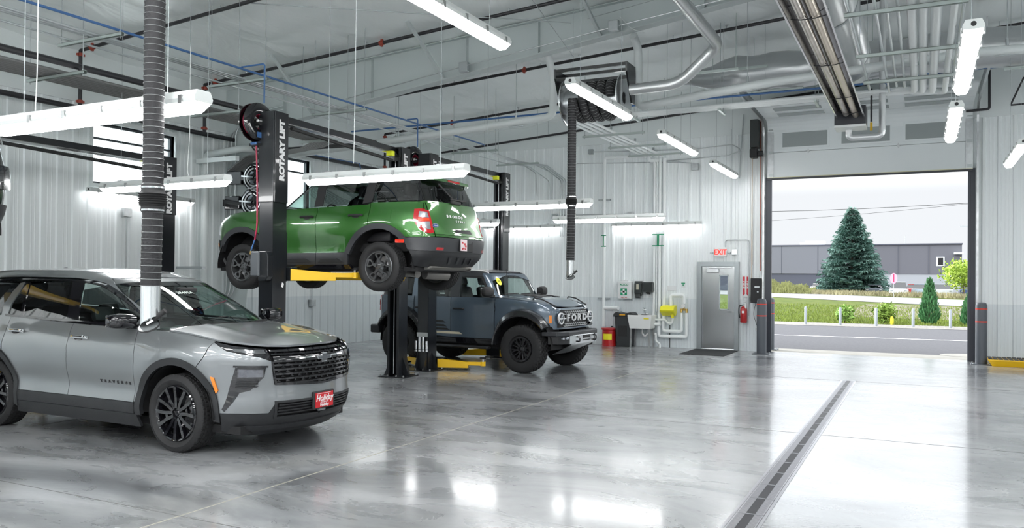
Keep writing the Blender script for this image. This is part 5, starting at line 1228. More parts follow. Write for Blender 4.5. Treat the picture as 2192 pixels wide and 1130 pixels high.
LC = lift('two-post lift against the left wall, mostly behind the large exhaust hose', (-11.75, 6.5, 0), 3.4, 0, 3.86, .13,
     [((.14, .2), (.7, .8)), ((-.14, .2), (-.9, .8)), ((.14, 3.2), (.7, 2.6)), ((-.14, 3.2), (-.9, 2.6))], .25)
LD = lift('two-post lift under the raised black SUV beyond the left edge', (-10.75, 2.2, 0), 3.6, 0, 4.16, 2.06,
     [((.14, .2), (.9, 1.0)), ((-.14, .2), (-1.3, 1.0)), ((.14, 3.3), (.9, 2.5)), ((-.14, 3.3), (-1.3, 2.5))], 2.28)
# parts that only the first lift shows
q = MB(); q.box(-.15, -.30, 1.80, .0, -.155, 2.16, ch=.02); q.build('control_box', mat('control_grey', (.09, .10, .11), .4), LA)
q = MB(); q.prism([(-.03, 1.74), (.10, 1.74), (.14, 1.80), (.14, 2.10), (.10, 2.16), (-.03, 2.16)], -.27, -.155, 'y'); q.build('control_box_cover', LIFTK, LA, bevel=.01)
q = MB(); q.add([(.155+.001, .02, 1.72), (.158, .06, 1.70), (.158, .04, 1.64), (.158, .0, 1.66)], [(0, 1, 2, 3)]); q.build('small_sticker', WHITEB, LA)
# height adapters hung on the second lift's near post
q = MB(); q.box(-.12, -.175, .66, .12, -.155, .74); q.build('adapter_rack', CABLE, LB)
for k in range(4):
    q = MB(); x = -.12+k*.08; z = .40 if k in (1, 2) else .36
    q.cyl((x, -.195, .42), (x, -.195, .66 if k in (1, 2) else .58), .028, 12); q.cyl((x, -.195, .375), (x, -.195, .41), .031, 12); q.build('height_adapter', CHROME, LB, True)
# black SUV raised at the left edge, tail showing
def black_suv():
    Z0 = 1.86
    car = thing('sport_utility_vehicle', 'raised black SUV, only its tail corner and red lamp at the left edge', 'car', (-11.44, 4.05, Z0), pi)
    zt = lambda x: 1.76
    BP = paint('black_paint', (.008, .009, .012), .2, .2)
    B = Surf(curve1([(.3, .7), (.8, .85), (1.1, .8), (1.3, .7)]), curve1([(.35, -3.45), (.5, -3.62), (.8, -3.66), (1.2, -3.60), (1.4, -3.5), (1.8, -3.3)]), lambda x, z: curve1([(.3, .88), (.6, .97), (.9, .99), (1.15, .96), (1.35, .93), (1.75, .80)])(z), 7, 6, .15, .12, None, .8)
    def pan(name, poly, m, off=0., thick=.012, du=.08): return sheet(name, poly, B.P, m, car, du, du, thick, off)
    for sd in (1, -1):
        body = [(.6, .8), (.5, 1.15), (-.7, 1.2), (-3.3, 1.25), (-3.42, .5), (-3.3, .42)]+arc(-2.8, .38, .45, 10, 170, 16)+[(-2.2, .35), (-.6, .35)]+arc(0, .38, .45, 170, 10, 16)+[(.6, .5)]
        pan('body_side', B.side(body, sd), BP, thick=.02)
        pan('side_window', B.side([(-.9, 1.22), (-1.5, 1.62), (-3.1, 1.66), (-3.25, 1.27)], sd), PRIV)
        pan('roof_rail', B.side([(-.5, 1.2), (-.9, 1.22), (-1.5, 1.62), (-3.1, 1.66), (-3.1, 1.76), (-1.5, 1.75), (-.8, 1.4)], sd), BP)
        tl = pan('tail_lamp', B.conv([('s', -3.20, 1.68), ('s', -3.22, 1.30), ('r', .86, 1.22), ('r', .62, 1.22), ('r', .60, 1.40), ('r', .66, 1.68)], sd), mat('lamp_smoked', (.5, .5, .52), .08, .6, coat=1), .03)
        pan('tail_lamp_red', B.conv([('r', .80, 1.60), ('r', .80, 1.38), ('r', .66, 1.36), ('r', .69, 1.60)], sd), REDL, .036)
        wheel_well(car, 0, .36, .46, sd*.9, sd*.55); wheel_well(car, -2.8, .36, .46, sd*.9, sd*.55)
        for x in (0, -2.8): make_wheel(car, .36, .23, .24, spokes_sport, RIMG, (x, sd*.82, .36), sd > 0, 40, .006)
    pan('tailgate', both([('r', 0, 1.25), ('r', .84, 1.25), ('r', .84, .62), ('r', 0, .62)], B), BP, .0)
    pan('tail_bulge', both([('r', 0, .98), ('r', .8, .98), ('s', -3.4, .9), ('s', -3.4, .78), ('r', .8, .76), ('r', 0, .76)], B), BP, .04, thick=.05)
    pan('rear_window', both([('r', 0, 1.68), ('r', .66, 1.68), ('r', .62, 1.26), ('r', 0, 1.26)], B), PRIV, .0)
    pan('rear_bumper', both([('r', 0, .62), ('r', .84, .62), ('s', -3.3, .62), ('s', -3.3, .42), ('r', .8, .38), ('r', 0, .38)], B), PLAS, .03, thick=.04)
    for zz in (.56, .52, .48): pan('bumper_slat', both([('r', .5, zz+.012), ('r', .84, zz+.012), ('r', .84, zz-.008), ('r', .5, zz-.008)], B)[0:4], GLOSSB, .045); 
    pan('front_end', both([('f', 0, 1.15), ('f', .8, 1.15), ('s', .55, 1.1), ('s', .6, .4), ('f', 0, .35)], B), BP, .0)
    q = MB(); q.box(-3.4, -.8, .34, .6, .8, .42); q.build('underbody', DARK, car)
    q = MB(); q.box(-3.25, -.78, 1.72, -1.45, .78, 1.78, ch=.03); q.box(-.7, -.85, 1.14, .72, .85, 1.2, ch=.03); q.build('roof', BP, car)
    q = MB(); q.add([(-.65, -.85, 1.2), (-.65, .85, 1.2), (-1.45, .76, 1.74), (-1.45, -.76, 1.74)], [(0, 1, 2, 3)]); q.build('windshield', CGLASS, car)
black_suv()
# ---- air hose reels on the lift posts
AIRHOSE = mat('red_air_hose', (.35, .02, .06), .4)
def air_reel(x, y, z, rz, label, drop=True):
    r = thing('air_hose_reel', label, 'hose reel', (x, y, z), rz, 'black air hose reels on the lift posts')
    q = MB()
    for s_ in (-1, 1): q.lathe([(.11, s_*.075), (.12, s_*.085), (.26, s_*.075), (.275, s_*.055), (.27, s_*.045), (.25, s_*.06), (.12, s_*.07)], ax='x', n=40)
    q.build('reel_flange', GLOSSB, r, 50)
    q = MB()
    for k in range(5): q.lathe([(.20+.01*cos(a), -.045+k*.022+.010*sin(a)) for a in [2*pi*i/8 for i in range(8)]], ax='x', n=36, close=True)
    q.lathe([(.10, -.06), (.19, -.06), (.19, .06), (.10, .06)], ax='x', n=36); q.build('hose_coil', AIRHOSE, r, 60)
    q = MB(); q.cyl((-.1, 0, 0), (.1, 0, 0), .05, 16); q.build('reel_hub', BLACKR, r)
    q = MB(); q.box(-.10, -.05, -.34, .08, .12, -.30); q.build('reel_mount', BLACKR, r)
    q = MB(); q.box(.086, -.06, -.23, .09, .08, -.15); q.build('reel_label', BLUEP, r)
    q = MB(); q.box(.06, -.06, -.01, .10, .03, .03, ch=.01); q.build('reel_centre_cap', WHITEB, r)
    q = MB(); q.box(-.05, -.07, -.33, .07, .07, -.29, ch=.01); q.build('hose_guide', BLUEP, r)
    if drop:
        q = MB(); q.tube([(.02, -.02, -.32), (.03, .0, -.9), (.01, .02, -1.5), (-.06, .04, -1.68)], .012, 8, bend=.3); q.build('hanging_hose', AIRHOSE, r, True)
        q = MB(); q.tube([(-.06, .04, -1.68), (-.13, .03, -1.84)], .010, 8); q.build('hose_end', BLUEP, r, True); q = MB(); q.cyl((-.13, .03, -1.84), (-.14, .03, -1.89), .012, 8); q.build('hose_fitting', mat('brass', (.6, .4, .12), .3, .9), r)
    q = MB(); q.tube([(-.08, 0, -.22), (-.16, .05, -.35), (-.05, .08, -.42), (.04, .1, -.30)], .012, 8, bend=.1); q.build('supply_hose', BLACKR, r, True)
    return r
air_reel(-8.50, 8.76, 4.01, radians(-6), 'black air hose reel with hanging red hose on the front lift post')
air_reel(-8.90, 13.38, 4.10, radians(-6), 'black air hose reel with red hose on the far lift post', drop=False)
# ---- two large hose reels bracketed to the frame column
def big_reel(x, y, z, label, rz):
    r = thing('hose_reel', label, 'hose reel', (x, y, z), rz, 'big black wall-mounted hose reels')
    q = MB(); 
    for s_ in (-1, 1): q.lathe([(.05, s_*.12), (.28, s_*.13), (.31, s_*.11), (.30, s_*.10), (.05, s_*.105)], ax='y', n=40)
    q.build('reel_disc', mat('reel_gloss', (.05, .055, .06), .08, .8), r, 40)
    q = MB(); q.lathe([(.05, -.10), (.22, -.10), (.22, .10), (.05, .10)], ax='y', n=30); q.build('reel_drum', BLACKR, r, 40)
    q = MB(); q.lathe([(.17, -.145), (.2, -.15), (.2, -.14)], ax='y', n=36); q.lathe([(.24, -.145), (.26, -.15), (.26, -.14)], ax='y', n=36); q.build('reel_ring', CHROME, r, 40)
    q = MB(); q.box(-.72, -.13, -.14, -.34, .12, .15, ch=.02); q.box(-.36, -.10, -.06, 0, -.14, .06, ch=.01); q.box(-.78, -.1, -.06, -.72, .1, .08); q.build('reel_motor', GLOSSB, r)
    q = MB(); q.bar((.05, -.155, 0), (.20, -.155, -.30), .06, .03); q.bar((.0, -.155, 0), (-.30, -.155, .03), .05, .03); q.build('guide_arm', CHROME, r)
    q = MB(); q.tube([(-.1, -.15, .27), (.08, -.2, .16), (.10, -.2, -.02), (.02, -.2, -.12)], .014, 8, bend=.1); q.build('reel_hose', BLACKR, r, True)
    q = MB(); q.box(-.05, .12, -.05, .35, .30, .05); q.build('reel_bracket', TRIM, r)
for zz, lb, dx in ((3.90, 'upper big hose reel on the frame column above the green hood', .05), (3.37, 'lower big hose reel on the frame column above the green hood', 0)):
    p = at(540, 385, 'y', 13.1); big_reel(-12.65+dx, 13.05, zz, lb, radians(8))
# ================================================================= OVERHEAD DOOR, EXIT DOOR, WALL EQUIPMENT
PANELM = mat('door_panel_white', (.70, .74, .75), .4); YW = YB-.035
# door jambs and opening trim
q = MB()
for x in (-3.42, .98):
    s_ = -1 if x < 0 else 1
    q.box(x, 21.32, 0, x+s_*.10, 21.62, 4.4); q.box(x-s_*.002, 21.30, 0, x-s_*.05, 21.36, 4.38)
tag(q.build('door_2', mat('jamb_dark', (.045, .05, .065), .4)), kind='structure')
q = MB(); q.box(-3.5, 21.36, 4.38, 1.06, 21.62, 4.5); q.box(-3.56, 21.33, 0, -3.52, 21.37, 4.5); q.box(1.08, 21.33, 0, 1.12, 21.37, 4.5)
tag(q.build('trim_3', TRIM), kind='structure')
od = thing('overhead_door', 'white sectional overhead door raised above the wide opening', 'garage door', (-1.22, 21.2, 0))
XA, XC, YD = -3.46, 1.02, 21.25
DG = mat('door_window_grey', (.30, .33, .33), .25)
def dpanel(z0, z1, windows):
    q = MB(); q.box(XA, YD, z0+.004, XC, YD+.05, z1-.004); p = q.build('door_panel', PANELM, od, world=True, bevel=.004)
    if windows:
        for x0, x1 in ((-3.11, -2.06), (-1.74, -.68), (-.35, .70)):
            q = MB(); t = .045; a, c = z0+.12, z1-.14
            q.box(x0-t, YD-.018, a-t, x1+t, YD, a); q.box(x0-t, YD-.018, c, x1+t, YD, c+t); q.box(x0-t, YD-.018, a, x0, YD, c); q.box(x1, YD-.018, a, x1+t, YD, c)
            f = q.build('door_window_frame', PANELM, od, world=True)
            q = MB(); q.box(x0, YD-.006, a, x1, YD-.001, c); q.build('door_window_pane', DG, f, world=False) if False else None
            q.v = [(v[0]-od.location.x, v[1]-od.location.y, v[2]) for v in q.v]; q.build('door_window_pane', DG, f)
dpanel(4.37, 5.01, False); dpanel(5.01, 5.65, True)
q = MB(); q.box(XA, YD-.01, 4.33, XC, YD+.06, 4.38); q.build('bottom_seal', GASKET, od, world=True); q = MB(); q.box(XA, YD-.014, 4.375, XC, YD, 4.392); q.build('bottom_rail', mat('brass_rail', (.55, .52, .35), .4, .5), od, world=True)
# curved and horizontal sections of the raised door
def dcurve(s):  # s = metres past z 5.65 along the track -> (y, z)
    R_ = .35; L = R_*pi/2
    if s < L: a = s/R_; return YD-R_*(1-cos(a)), 5.45+R_*sin(a)+.0
    return YD-R_-(s-L), 5.80+.012*(s-L)
s0 = 0
for k in range(4):
    a, c = s0+.006, s0+.63; n = 6 if k == 0 else 1; q = MB()
    for i in range(n):
        p, r_ = dcurve(lerp(a, c, i/n)), dcurve(lerp(a, c, (i+1)/n)); zoff = .2 if True else 0
        q.add([(XA, p[0], p[1]+.0), (XC, p[0], p[1]), (XC, r_[0], r_[1]), (XA, r_[0], r_[1]), (XA, p[0]+.0, p[1]+.05), (XC, p[0], p[1]+.05), (XC, r_[0], r_[1]+.05), (XA, r_[0], r_[1]+.05)], [(0, 1, 2, 3), (7, 6, 5, 4), (0, 4, 5, 1), (1, 5, 6, 2), (2, 6, 7, 3), (3, 7, 4, 0)])
    pn = q.build('door_panel', PANELM, od, world=True)
    if k > 0:
        y0, z0 = dcurve(a+.12); y1, z1 = dcurve(c-.14)
        for x0, x1 in ((-3.11, -2.06), (-1.74, -.68), (-.35, .70)):
            q = MB(); q.add([(v[0]-od.location.x, v[1]-od.location.y, v[2]) for v in ((x0, y0, z0-.006), (x1, y0, z0-.006), (x1, y1, z1-.006), (x0, y1, z1-.006))], [(0, 1, 2, 3)]); q.build('door_window_pane', DG, pn)
    s0 += .636
for x in (-2.5, -2.3, -.5, .2):
    for z in (5.01, 5.65):
        if x in (-2.3, .2): continue
        q = MB(); q.prism([(x-.035, z), (x, z-.06), (x+.035, z), (x, z+.06)], YD-.012, YD, 'y'); q.build('panel_hinge', STEEL, od, world=True)
for x0, x1 in ((XA-.005, XA+.14), (XC-.14, XC+.005)):
    q = MB(); q.box(x0, YD-.012, 4.38, x1, YD-.002, 5.65); q.build('end_stile', STEEL, od, world=True)
    for z in (4.45, 5.01, 5.6): q = MB(); q.box(x0+.03, YD-.035, z-.035, x1-.01, YD-.012, z+.035); q.build('roller_bracket', STEELD, od, world=True)
for x in (-3.56, 1.12):
    q = MB(); R_ = .4; pts = [(x, YD+.02, 0), (x, YD+.02, 5.45)]+[(x, YD+.02-R_*(1-cos(a)), 5.45+R_*sin(a)) for a in [pi/2*i/8 for i in range(1, 9)]]+[(x, 16.9, 5.90)]
    for a, c in zip(pts, pts[1:]): q.bar(a, c, .06, .045, up=(1, 0, 0))
    q.build('door_track', STEEL, od, world=True)
    q = MB(); 
    for k in range(22):
        y = 20.7-k*.17; q.bar((x+(.0), y, 5.93), (x+(.0), y-.08, 6.02), .03, .01)
    q.bar((x, 20.9, 6.02), (x, 16.9, 6.04), .05, .05); q.build('track_angle', STEEL, od, world=True)
    q = MB(); q.bar((x, 18.4, 6.0), (x, 18.4, roofz(x)-.12), .03, .03); q.build('track_hanger', STEEL, od, world=True)
q = MB(); q.cyl((XA, 21.15, 6.0), (XC, 21.15, 6.0), .016, 10); q.lathe([(0, -.6), (.05, -.6), (.05, .6), (0, .6)], (-1.2, 21.15, 6.0), 'x', 16); q.build('torsion_spring', STEELD, od, True, world=True)
# opener motor and pull chain
t = thing('door_opener', 'black motor of the overhead door high on the wall left of it', 'motor', (-3.75, 21.3, 4.85))
q = MB(); q.box(-3.86, 21.02, 5.15, -3.66, 21.36, 5.85, ch=.01); q.build('mounting_plate', mat('motor_dark', (.03, .035, .035), .5), t, world=True)
q = MB(); q.box(-3.86, 20.95, 4.88, -3.68, 21.2, 5.12, ch=.03); q.cyl((-3.66, 21.05, 4.98), (-3.55, 21.05, 4.98), .07, 14); q.build('motor', BLACKR, t, world=True)
q = MB(); q.tube([(-3.80, 21.0, 4.88), (-3.80, 21.1, 2.2)], .008, 6); q.build('pull_chain', mat('chain_tan', (.5, .42, .33), .6), t, world=True)
# pipes and conduits in the corner left of the opening
def pipe(pts, r, m, name, label, cat, group=None, bend=.08, n=10, **k):
    q = MB(); q.tube(pts, r, n, bend=bend); return one(q, name, m, label, cat, group, smooth=True, **k)
CONDM = mat('conduit_steel', (.50, .53, .54), .3, .75)
pipe([(-3.85, 21.30, 5.8), (-3.85, 21.30, 2.35), (-3.85, 21.3, 1.6)], .013, mat('copper_tan', (.62, .52, .42), .5), 'conduit', 'tan conduit running down to the black door control', 'conduit')
pipe([(-3.64, 21.30, 6.0), (-3.64, 21.30, 2.05)], .012, mat('red_wire_pipe', (.40, .10, .06), .5), 'conduit', 'thin reddish pipe beside the overhead door, left side', 'conduit')
pipe([(-4.52, 21.32, 2.66), (-4.52, 21.32, 2.84), (-3.92, 21.32, 2.84), (-3.92, 21.32, .9)], .014, CONDM, 'conduit', 'steel conduit arching over the EXIT sign and down beside the door', 'conduit')
pipe([(-4.38, 21.33, 5.7), (-4.38, 21.33, 2.72)], .007, CONDM, 'conduit', 'thin wire conduit dropping to the box beside the EXIT sign', 'conduit')
# wall control
t = thing('door_control_box', 'black overhead door control box on the wall above the bollard', 'control box', (-3.72, 21.3, 1.22))
q = MB(); q.box(-3.86, 21.20, 1.24, -3.60, 21.36, 1.86, ch=.015); q.build('enclosure', BLACKR, t, world=True)
q = MB(); q.box(-3.76, 21.19, 1.62, -3.64, 21.20, 1.66); q.box(-3.70, 21.19, 1.50, -3.66, 21.20, 1.53); q.build('label_plate', TRIM, t, world=True)
q = MB(); q.tube([(-3.74, 21.28, 1.24), (-3.80, 21.26, .95), (-3.70, 21.30, .62), (-3.70, 21.32, .55)], .006, 6, bend=.1); q.build('cable', BLACKR, t, world=True)
q = MB(); q.box(-3.75, 21.30, .52, -3.67, 21.37, .60, ch=.008); one(q, 'outlet_box', STEEL, 'small steel outlet box low on the wall behind the bollard', 'electrical box')
# ---- exit door
d = tag(bpy.data.objects.new('door_1', None), kind='structure'); COL.objects.link(d); d.location = (-4.7, 21.4, 0)
DST = mat('door_stainless', (.42, .44, .45), .24, .9, bump=(.12, 1.6)); DFR = mat('door_frame_grey', (.30, .33, .34), .35, .6)
q = MB(); 
for a in ((-5.24, 0, -5.13, 2.28), (-4.28, 0, -4.17, 2.28), (-5.13, 2.16, -4.28, 2.28)): q.box(a[0], 21.28, a[1], a[2], 21.56, a[3])
q.build('door_frame', DFR, d, world=True, bevel=.004)
q = MB(); 
for a in ((-5.125, .03, -4.66, 2.155), (-4.66, .03, -4.46, 1.06), (-4.66, 1.92, -4.46, 2.155), (-4.46, .03, -4.285, 2.155)): q.box(a[0], 21.36, a[1], a[2], 21.41, a[3])
q.build('door_leaf', DST, d, world=True, merge=.0005)
q = MB()
for a in ((-4.68, 1.04, -4.66, 1.94), (-4.46, 1.04, -4.44, 1.94), (-4.68, 1.04, -4.44, 1.06), (-4.68, 1.92, -4.44, 1.94)): q.box(a[0], 21.352, a[1], a[2], 21.36, a[3])
q.build('glazing_bead', STEELD, d, world=True)
q = MB(); q.box(-4.66, 21.383, 1.06, -4.46, 21.389, 1.92); q.build('vision_panel', WINGL, d, world=True)
q = MB(); q.box(-5.0, 21.30, 2.00, -4.68, 21.36, 2.10, ch=.008); q.bar((-4.92, 21.29, 2.12), (-4.35, 21.29, 2.135), .02, .02); q.build('door_closer', STEEL, d, world=True)
q = MB(); q.cyl((-4.36, 21.36, .99), (-4.36, 21.30, .99), .022, 12); q.bar((-4.36, 21.30, .99), (-4.47, 21.30, .99), .02, .02); q.build('door_handle', CHROME, d, True, world=True)
q = MB(); q.box(-5.13, 21.30, 0, -4.28, 21.5, .02); q.build('threshold', STEEL, d, world=True)
q = MB(); q.box(-5.25, 19.55, 0, -4.16, 21.20, .012, ch=.004); one(q, 'door_mat', mat('mat_charcoal', (.03, .032, .035), .9, bump=(.4, 120)), 'charcoal rubber-backed mat lying before the steel exit door', 'mat')
# exit sign
t = thing('exit_sign', 'white EXIT sign with red letters above the steel door', 'sign', (-4.64, 21.33, 2.40))
q = MB(); q.box(-4.80, 21.30, 2.41, -4.48, 21.365, 2.64, ch=.012); q.build('sign_housing', WHITE, t, world=True)
q = MB(); put_text(q, 'EXIT', .19, (-4.64, 21.296, 2.525), (1, 0, 0), (0, 0, 1), bold=.006, squeeze=.82); q.v = [(a-t.location.x, b_-t.location.y, c-t.location.z) for a, b_, c in q.v]; q.build('sign_lettering', mat('exit_red', (.75, .02, .01), .4, emit=.6, emitc=(.8, .02, .01)), t)
for x in (-4.87, -4.41):
    q = MB(); q.box(x-.035, 21.27, 2.49, x+.035, 21.35, 2.53, ch=.008); q.build('emergency_lamp', STEELD, t, world=True)
q = MB(); q.box(-4.36, 21.31, 2.46, -4.22, 21.365, 2.60, ch=.006); one(q, 'junction_box', STEEL, 'grey junction box right of the EXIT sign', 'electrical box')
# extinguisher and its sign
t = thing('fire_extinguisher', 'red fire extinguisher hanging between the door and bollard', 'fire extinguisher', (-4.04, 21.24, .72))
q = MB(); q.lathe([(0, .73), (.075, .73), (.085, .75), (.085, 1.05), (.07, 1.11), (.03, 1.14), (0, 1.14)], (-4.03, 21.24, 0), 'z', 20); q.build('cylinder', REDM, t, True, world=True)
q = MB(); q.cyl((-4.03, 21.24, 1.14), (-4.03, 21.24, 1.20), .022, 10); q.bar((-4.10, 21.24, 1.22), (-3.98, 21.24, 1.25), .03, .015); q.bar((-4.10, 21.24, 1.19), (-4.0, 21.24, 1.20), .03, .012); q.build('valve_handle', STEELD, t, world=True)
q = MB(); q.tube([(-4.06, 21.24, 1.18), (-4.14, 21.22, 1.16), (-4.15, 21.2, 1.0), (-4.12, 21.2, .85)], .014, 8, bend=.06); q.build('hose', BLACKR, t, True, world=True)
q = MB(); q.box(-4.06, 21.15, .97, -4.0, 21.155, 1.03); q.box(-4.0, 21.19, 1.08, -3.96, 21.20, 1.20); q.build('inspection_tag', WHITEB, t, world=True)
t = thing('fire_extinguisher_sign', 'white sign with two red columns of letters above the extinguisher', 'sign', (-4.0, 21.33, 1.40))
q = MB(); q.box(-4.10, 21.345, 1.38, -3.88, 21.365, 1.93); q.build('sign_board', WHITE, t, world=True)
q = MB()
for x in (-4.05, -3.955):
    q.box(x-.025, 21.338, 1.48, x+.025, 21.345, 1.90); q.prism([(x-.035, 1.48), (x+.035, 1.48), (x, 1.41)], 21.338, 21.345, 'y')
q.build('sign_bar', mat('sign_red', (.6, .02, .04), .4), t, world=True)
q = MB(); put_text(q, 'FIRE', .06, (-4.05, 21.336, 1.69), (0, 0, -1), (1, 0, 0), squeeze=1.8, bold=.001); put_text(q, 'FIRE', .06, (-3.955, 21.336, 1.69), (0, 0, -1), (1, 0, 0), squeeze=1.8, bold=.001)
q.v = [(a-t.location.x, b_-t.location.y, c-t.location.z) for a, b_, c in q.v]; q.build('sign_lettering', WHITEB, t)
# ---- bollards
BOLL = mat('bollard_grey', (.075, .085, .10), .4)
def bollard(x, y, label, h=1.36, g=None):
    t = thing('bollard', label, 'bollard', (x, y, 0), 0, g)
    q = MB(); q.lathe([(0, .015), (.115, .015), (.115, h-.07), (.095, h-.015), (.05, h), (0, h)], ax='z', n=28); q.build('post', BOLL, t, True)
    for z in (h-.14, h-.42): q = MB(); q.lathe([(.1155, z-.014), (.118, z-.014), (.118, z+.014), (.1155, z+.014)], ax='z', n=28); q.build('red_stripe', mat('stripe_red', (.65, .05, .03), .5), t)
    q = MB(); q.box(-.2, -.2, 0, .2, .2, .016); q.build('base_plate', BOLL, t)
    for a in (-.16, .16):
        for c in (-.16, .16): q = MB(); q.cyl((a, c, .016), (a, c, .04), .014, 8); q.build('anchor_bolt', STEELD, t)
bollard(-3.50, 20.72, 'dark grey bollard with two red stripes, indoors left of the opening')
bollard(1.17, 20.72, 'dark grey bollard with two red stripes, indoors right of the opening')
bollard(-3.55, 22.25, 'dark grey bollard standing outdoors by the left jamb')
# spill tray
t = thing('spill_tray', 'yellow spill tray with black grating on the floor by the right wall', 'tray', (2.1, 21.0, 0))
q = MB(); q.add([(1.36, 20.42, .0), (2.95, 20.42, 0), (2.95, 21.2, 0), (1.36, 21.2, 0), (1.28, 20.36, .13), (3.0, 20.36, .13), (3.0, 21.25, .13), (1.28, 21.25, .13)], [(0, 3, 2, 1), (0, 1, 5, 4), (1, 2, 6, 5), (2, 3, 7, 6), (3, 0, 4, 7), (4, 5, 6, 7)]); q.box(1.28, 20.35, .12, 3.0, 20.38, .145); q.build('tray', YELLOW, t, world=True)
q = MB()
for k in range(18): q.box(1.31+k*.095, 20.40, .132, 1.33+k*.095+.05, 21.22, .145)
q.build('grating', BLACKR, t, world=True)
# ---- wash-up corner
t = thing('waste_can', 'red oily waste can with yellow label by the back wall', 'waste can', (-7.58, 21.08, 0))
q = MB(); q.lathe([(0, .03), (.19, .03), (.19, .45), (0, .45)], ax='z', n=30); q.lathe([(.19, .42), (.215, .44), (.215, .48), (.19, .49), (0, .50)], ax='z', n=30); q.lathe([(.175, 0), (.195, .0), (.195, .04), (.175, .04)], ax='z', n=30); q.build('can_body', REDM, t, True)
q = MB(); 
for k in range(7): a = radians(-125+k*11); c = radians(-125+(k+1)*11); q.add([(.193*cos(a), .193*sin(a), .17), (.193*cos(c), .193*sin(c), .17), (.193*cos(c), .193*sin(c), .33), (.193*cos(a), .193*sin(a), .33)], [(0, 1, 2, 3)])
q.build('warning_label', mat('label_yellow', (.85, .75, .02), .5), t, fix=False)
q = MB(); q.box(-.02, .20, .46, .02, .26, .52); q.bar((.2, 0, .10), (.28, 0, .10), .03, .03); q.build('foot_lever', BLACKR, t)
t = thing('trash_bin', 'tall slim black trash bin standing beside the white sink', 'trash bin', (-7.12, 21.06, 0))
q = MB(); q.add([(-.19, -.13, 0), (.19, -.13, 0), (.19, .20, 0), (-.19, .20, 0), (-.25, -.16, .82), (.25, -.16, .82), (.25, .25, .82), (-.25, .25, .82)], [(0, 3, 2, 1), (0, 1, 5, 4), (1, 2, 6, 5), (2, 3, 7, 6), (3, 0, 4, 7), (4, 5, 6, 7)]); q.build('bin_body', mat('bin_black', (.03, .033, .036), .5), t, bevel=.02)
q = MB(); q.prism([(-.29, .80), (-.27, .88), (-.2, .93), (-.06, .895), (.06, .895), (.2, .93), (.27, .88), (.29, .80)], -.18, .26, 'y'); q.build('swing_lid', mat('bin_lid', (.02, .022, .024), .5), t, bevel=.015)
q = MB(); q.box(-.10, -.184, .84, .06, -.180, .87); q.build('lid_label', mat('label_orange', (.8, .4, .02), .5), t)
q = MB(); q.box(-.14, -.152, .28, .10, -.148, .56); q.build('bin_recess', BLACKR, t)
t = thing('utility_sink', 'white laundry sink on metal legs with chrome tap', 'sink', (-6.64, 21.06, 0))
q = MB(); T = [(-.33, -.27), (.33, -.27), (.33, .27), (-.33, .27)]; Bt = [(-.28, -.22), (.28, -.22), (.28, .22), (-.28, .22)]
vs = [(x, y, .86) for x, y in T]+[(x*.985, y*.985, .80) for x, y in T]+[(x, y, .50) for x, y in Bt]+[(x*.92, y*.9, .86) for x, y in T]+[(x*.9, y*.85, .56) for x, y in Bt]
fs = [(i, (i+1) % 4, 4+(i+1) % 4, 4+i) for i in range(4)]+[(4+i, 4+(i+1) % 4, 8+(i+1) % 4, 8+i) for i in range(4)]+[(8, 9, 10, 11)]+[(i, 12+i, 12+(i+1) % 4, (i+1) % 4) for i in range(4)]+[(12+i, 16+i, 16+(i+1) % 4, 12+(i+1) % 4) for i in range(4)]+[(19, 18, 17, 16)]
q.add(vs, fs); q.build('basin', mat('sink_white', (.78, .79, .78), .35), t, bevel=.012)
for x in (-.25, .25):
    for y in (-.19, .19): q = MB(); q.bar((x, y, .505), (x*1.02, y*1.02, 0), .045, .045); q.build('leg', STEEL, t)
q = MB(); q.box(-.10, .19, .86, .10, .26, .89, ch=.01); q.tube([(0, .22, .88), (0, .22, 1.03), (0, .05, 1.05), (0, .02, .99)], .013, 8, bend=.06); q.box(-.03, .2, .97, .03, .25, 1.01, ch=.01); q.build('tap', CHROME, t, True)
q = MB(); q.tube([(0, 0, .56), (0, 0, .36), (.06, .05, .28), (.1, .1, .35), (.1, .3, .36)], .022, 8, bend=.05); q.build('drain_trap', WHITEB, t, True)
q = MB(); q.box(.12, -.274, .76, .26, -.268, .79); q.build('label', mat('label_yellow', (.85, .75, .02), .5), t)
# first aid box, dispensers
GREEN2 = mat('first_aid_green', (.0, .28, .12), .4)
t = thing('first_aid_cabinet', 'white first aid cabinet with green cross above the bin', 'first aid box', (-7.18, 21.28, 1.25))
q = MB(); q.box(-7.37, 21.17, 1.28, -7.0, 21.36, 1.75, ch=.015); q.prism([(-7.28, 1.75), (-7.09, 1.75), (-7.12, 1.79), (-7.25, 1.79)], 21.2, 21.36, 'y'); q.build('cabinet_box', WHITE, t, world=True)
q = MB(); q.box(-7.29, 21.160, 1.38, -7.11, 21.17, 1.56); q.build('cross_panel', GREEN2, t, world=True)
q = MB(); q.box(-7.225, 21.154, 1.395, -7.175, 21.16, 1.545); q.box(-7.275, 21.154, 1.445, -7.125, 21.16, 1.495); q.build('cross', WHITEB, t, world=True)
q = MB(); put_text(q, 'ALSCO', .075, (-7.19, 21.165, 1.66), (1, 0, 0), (0, 0, 1), bold=.002); q.v = [(a-t.location.x, b_-t.location.y, c-t.location.z) for a, b_, c in q.v]; q.build('cabinet_lettering', GREEN2, t)
q = MB(); put_text(q, 'FIRST AID', .04, (-7.19, 21.165, 1.315), (1, 0, 0), (0, 0, 1), bold=.001); q.v = [(a-t.location.x, b_-t.location.y, c-t.location.z) for a, b_, c in q.v]; q.build('cabinet_lettering', REDM, t)
SMOKE = mat('smoke_plastic', (.05, .055, .055), .15, coat=.6)
t = thing('soap_dispenser', 'black soap dispenser with pale window beside the first aid box', 'dispenser', (-6.82, 21.3, 1.32))
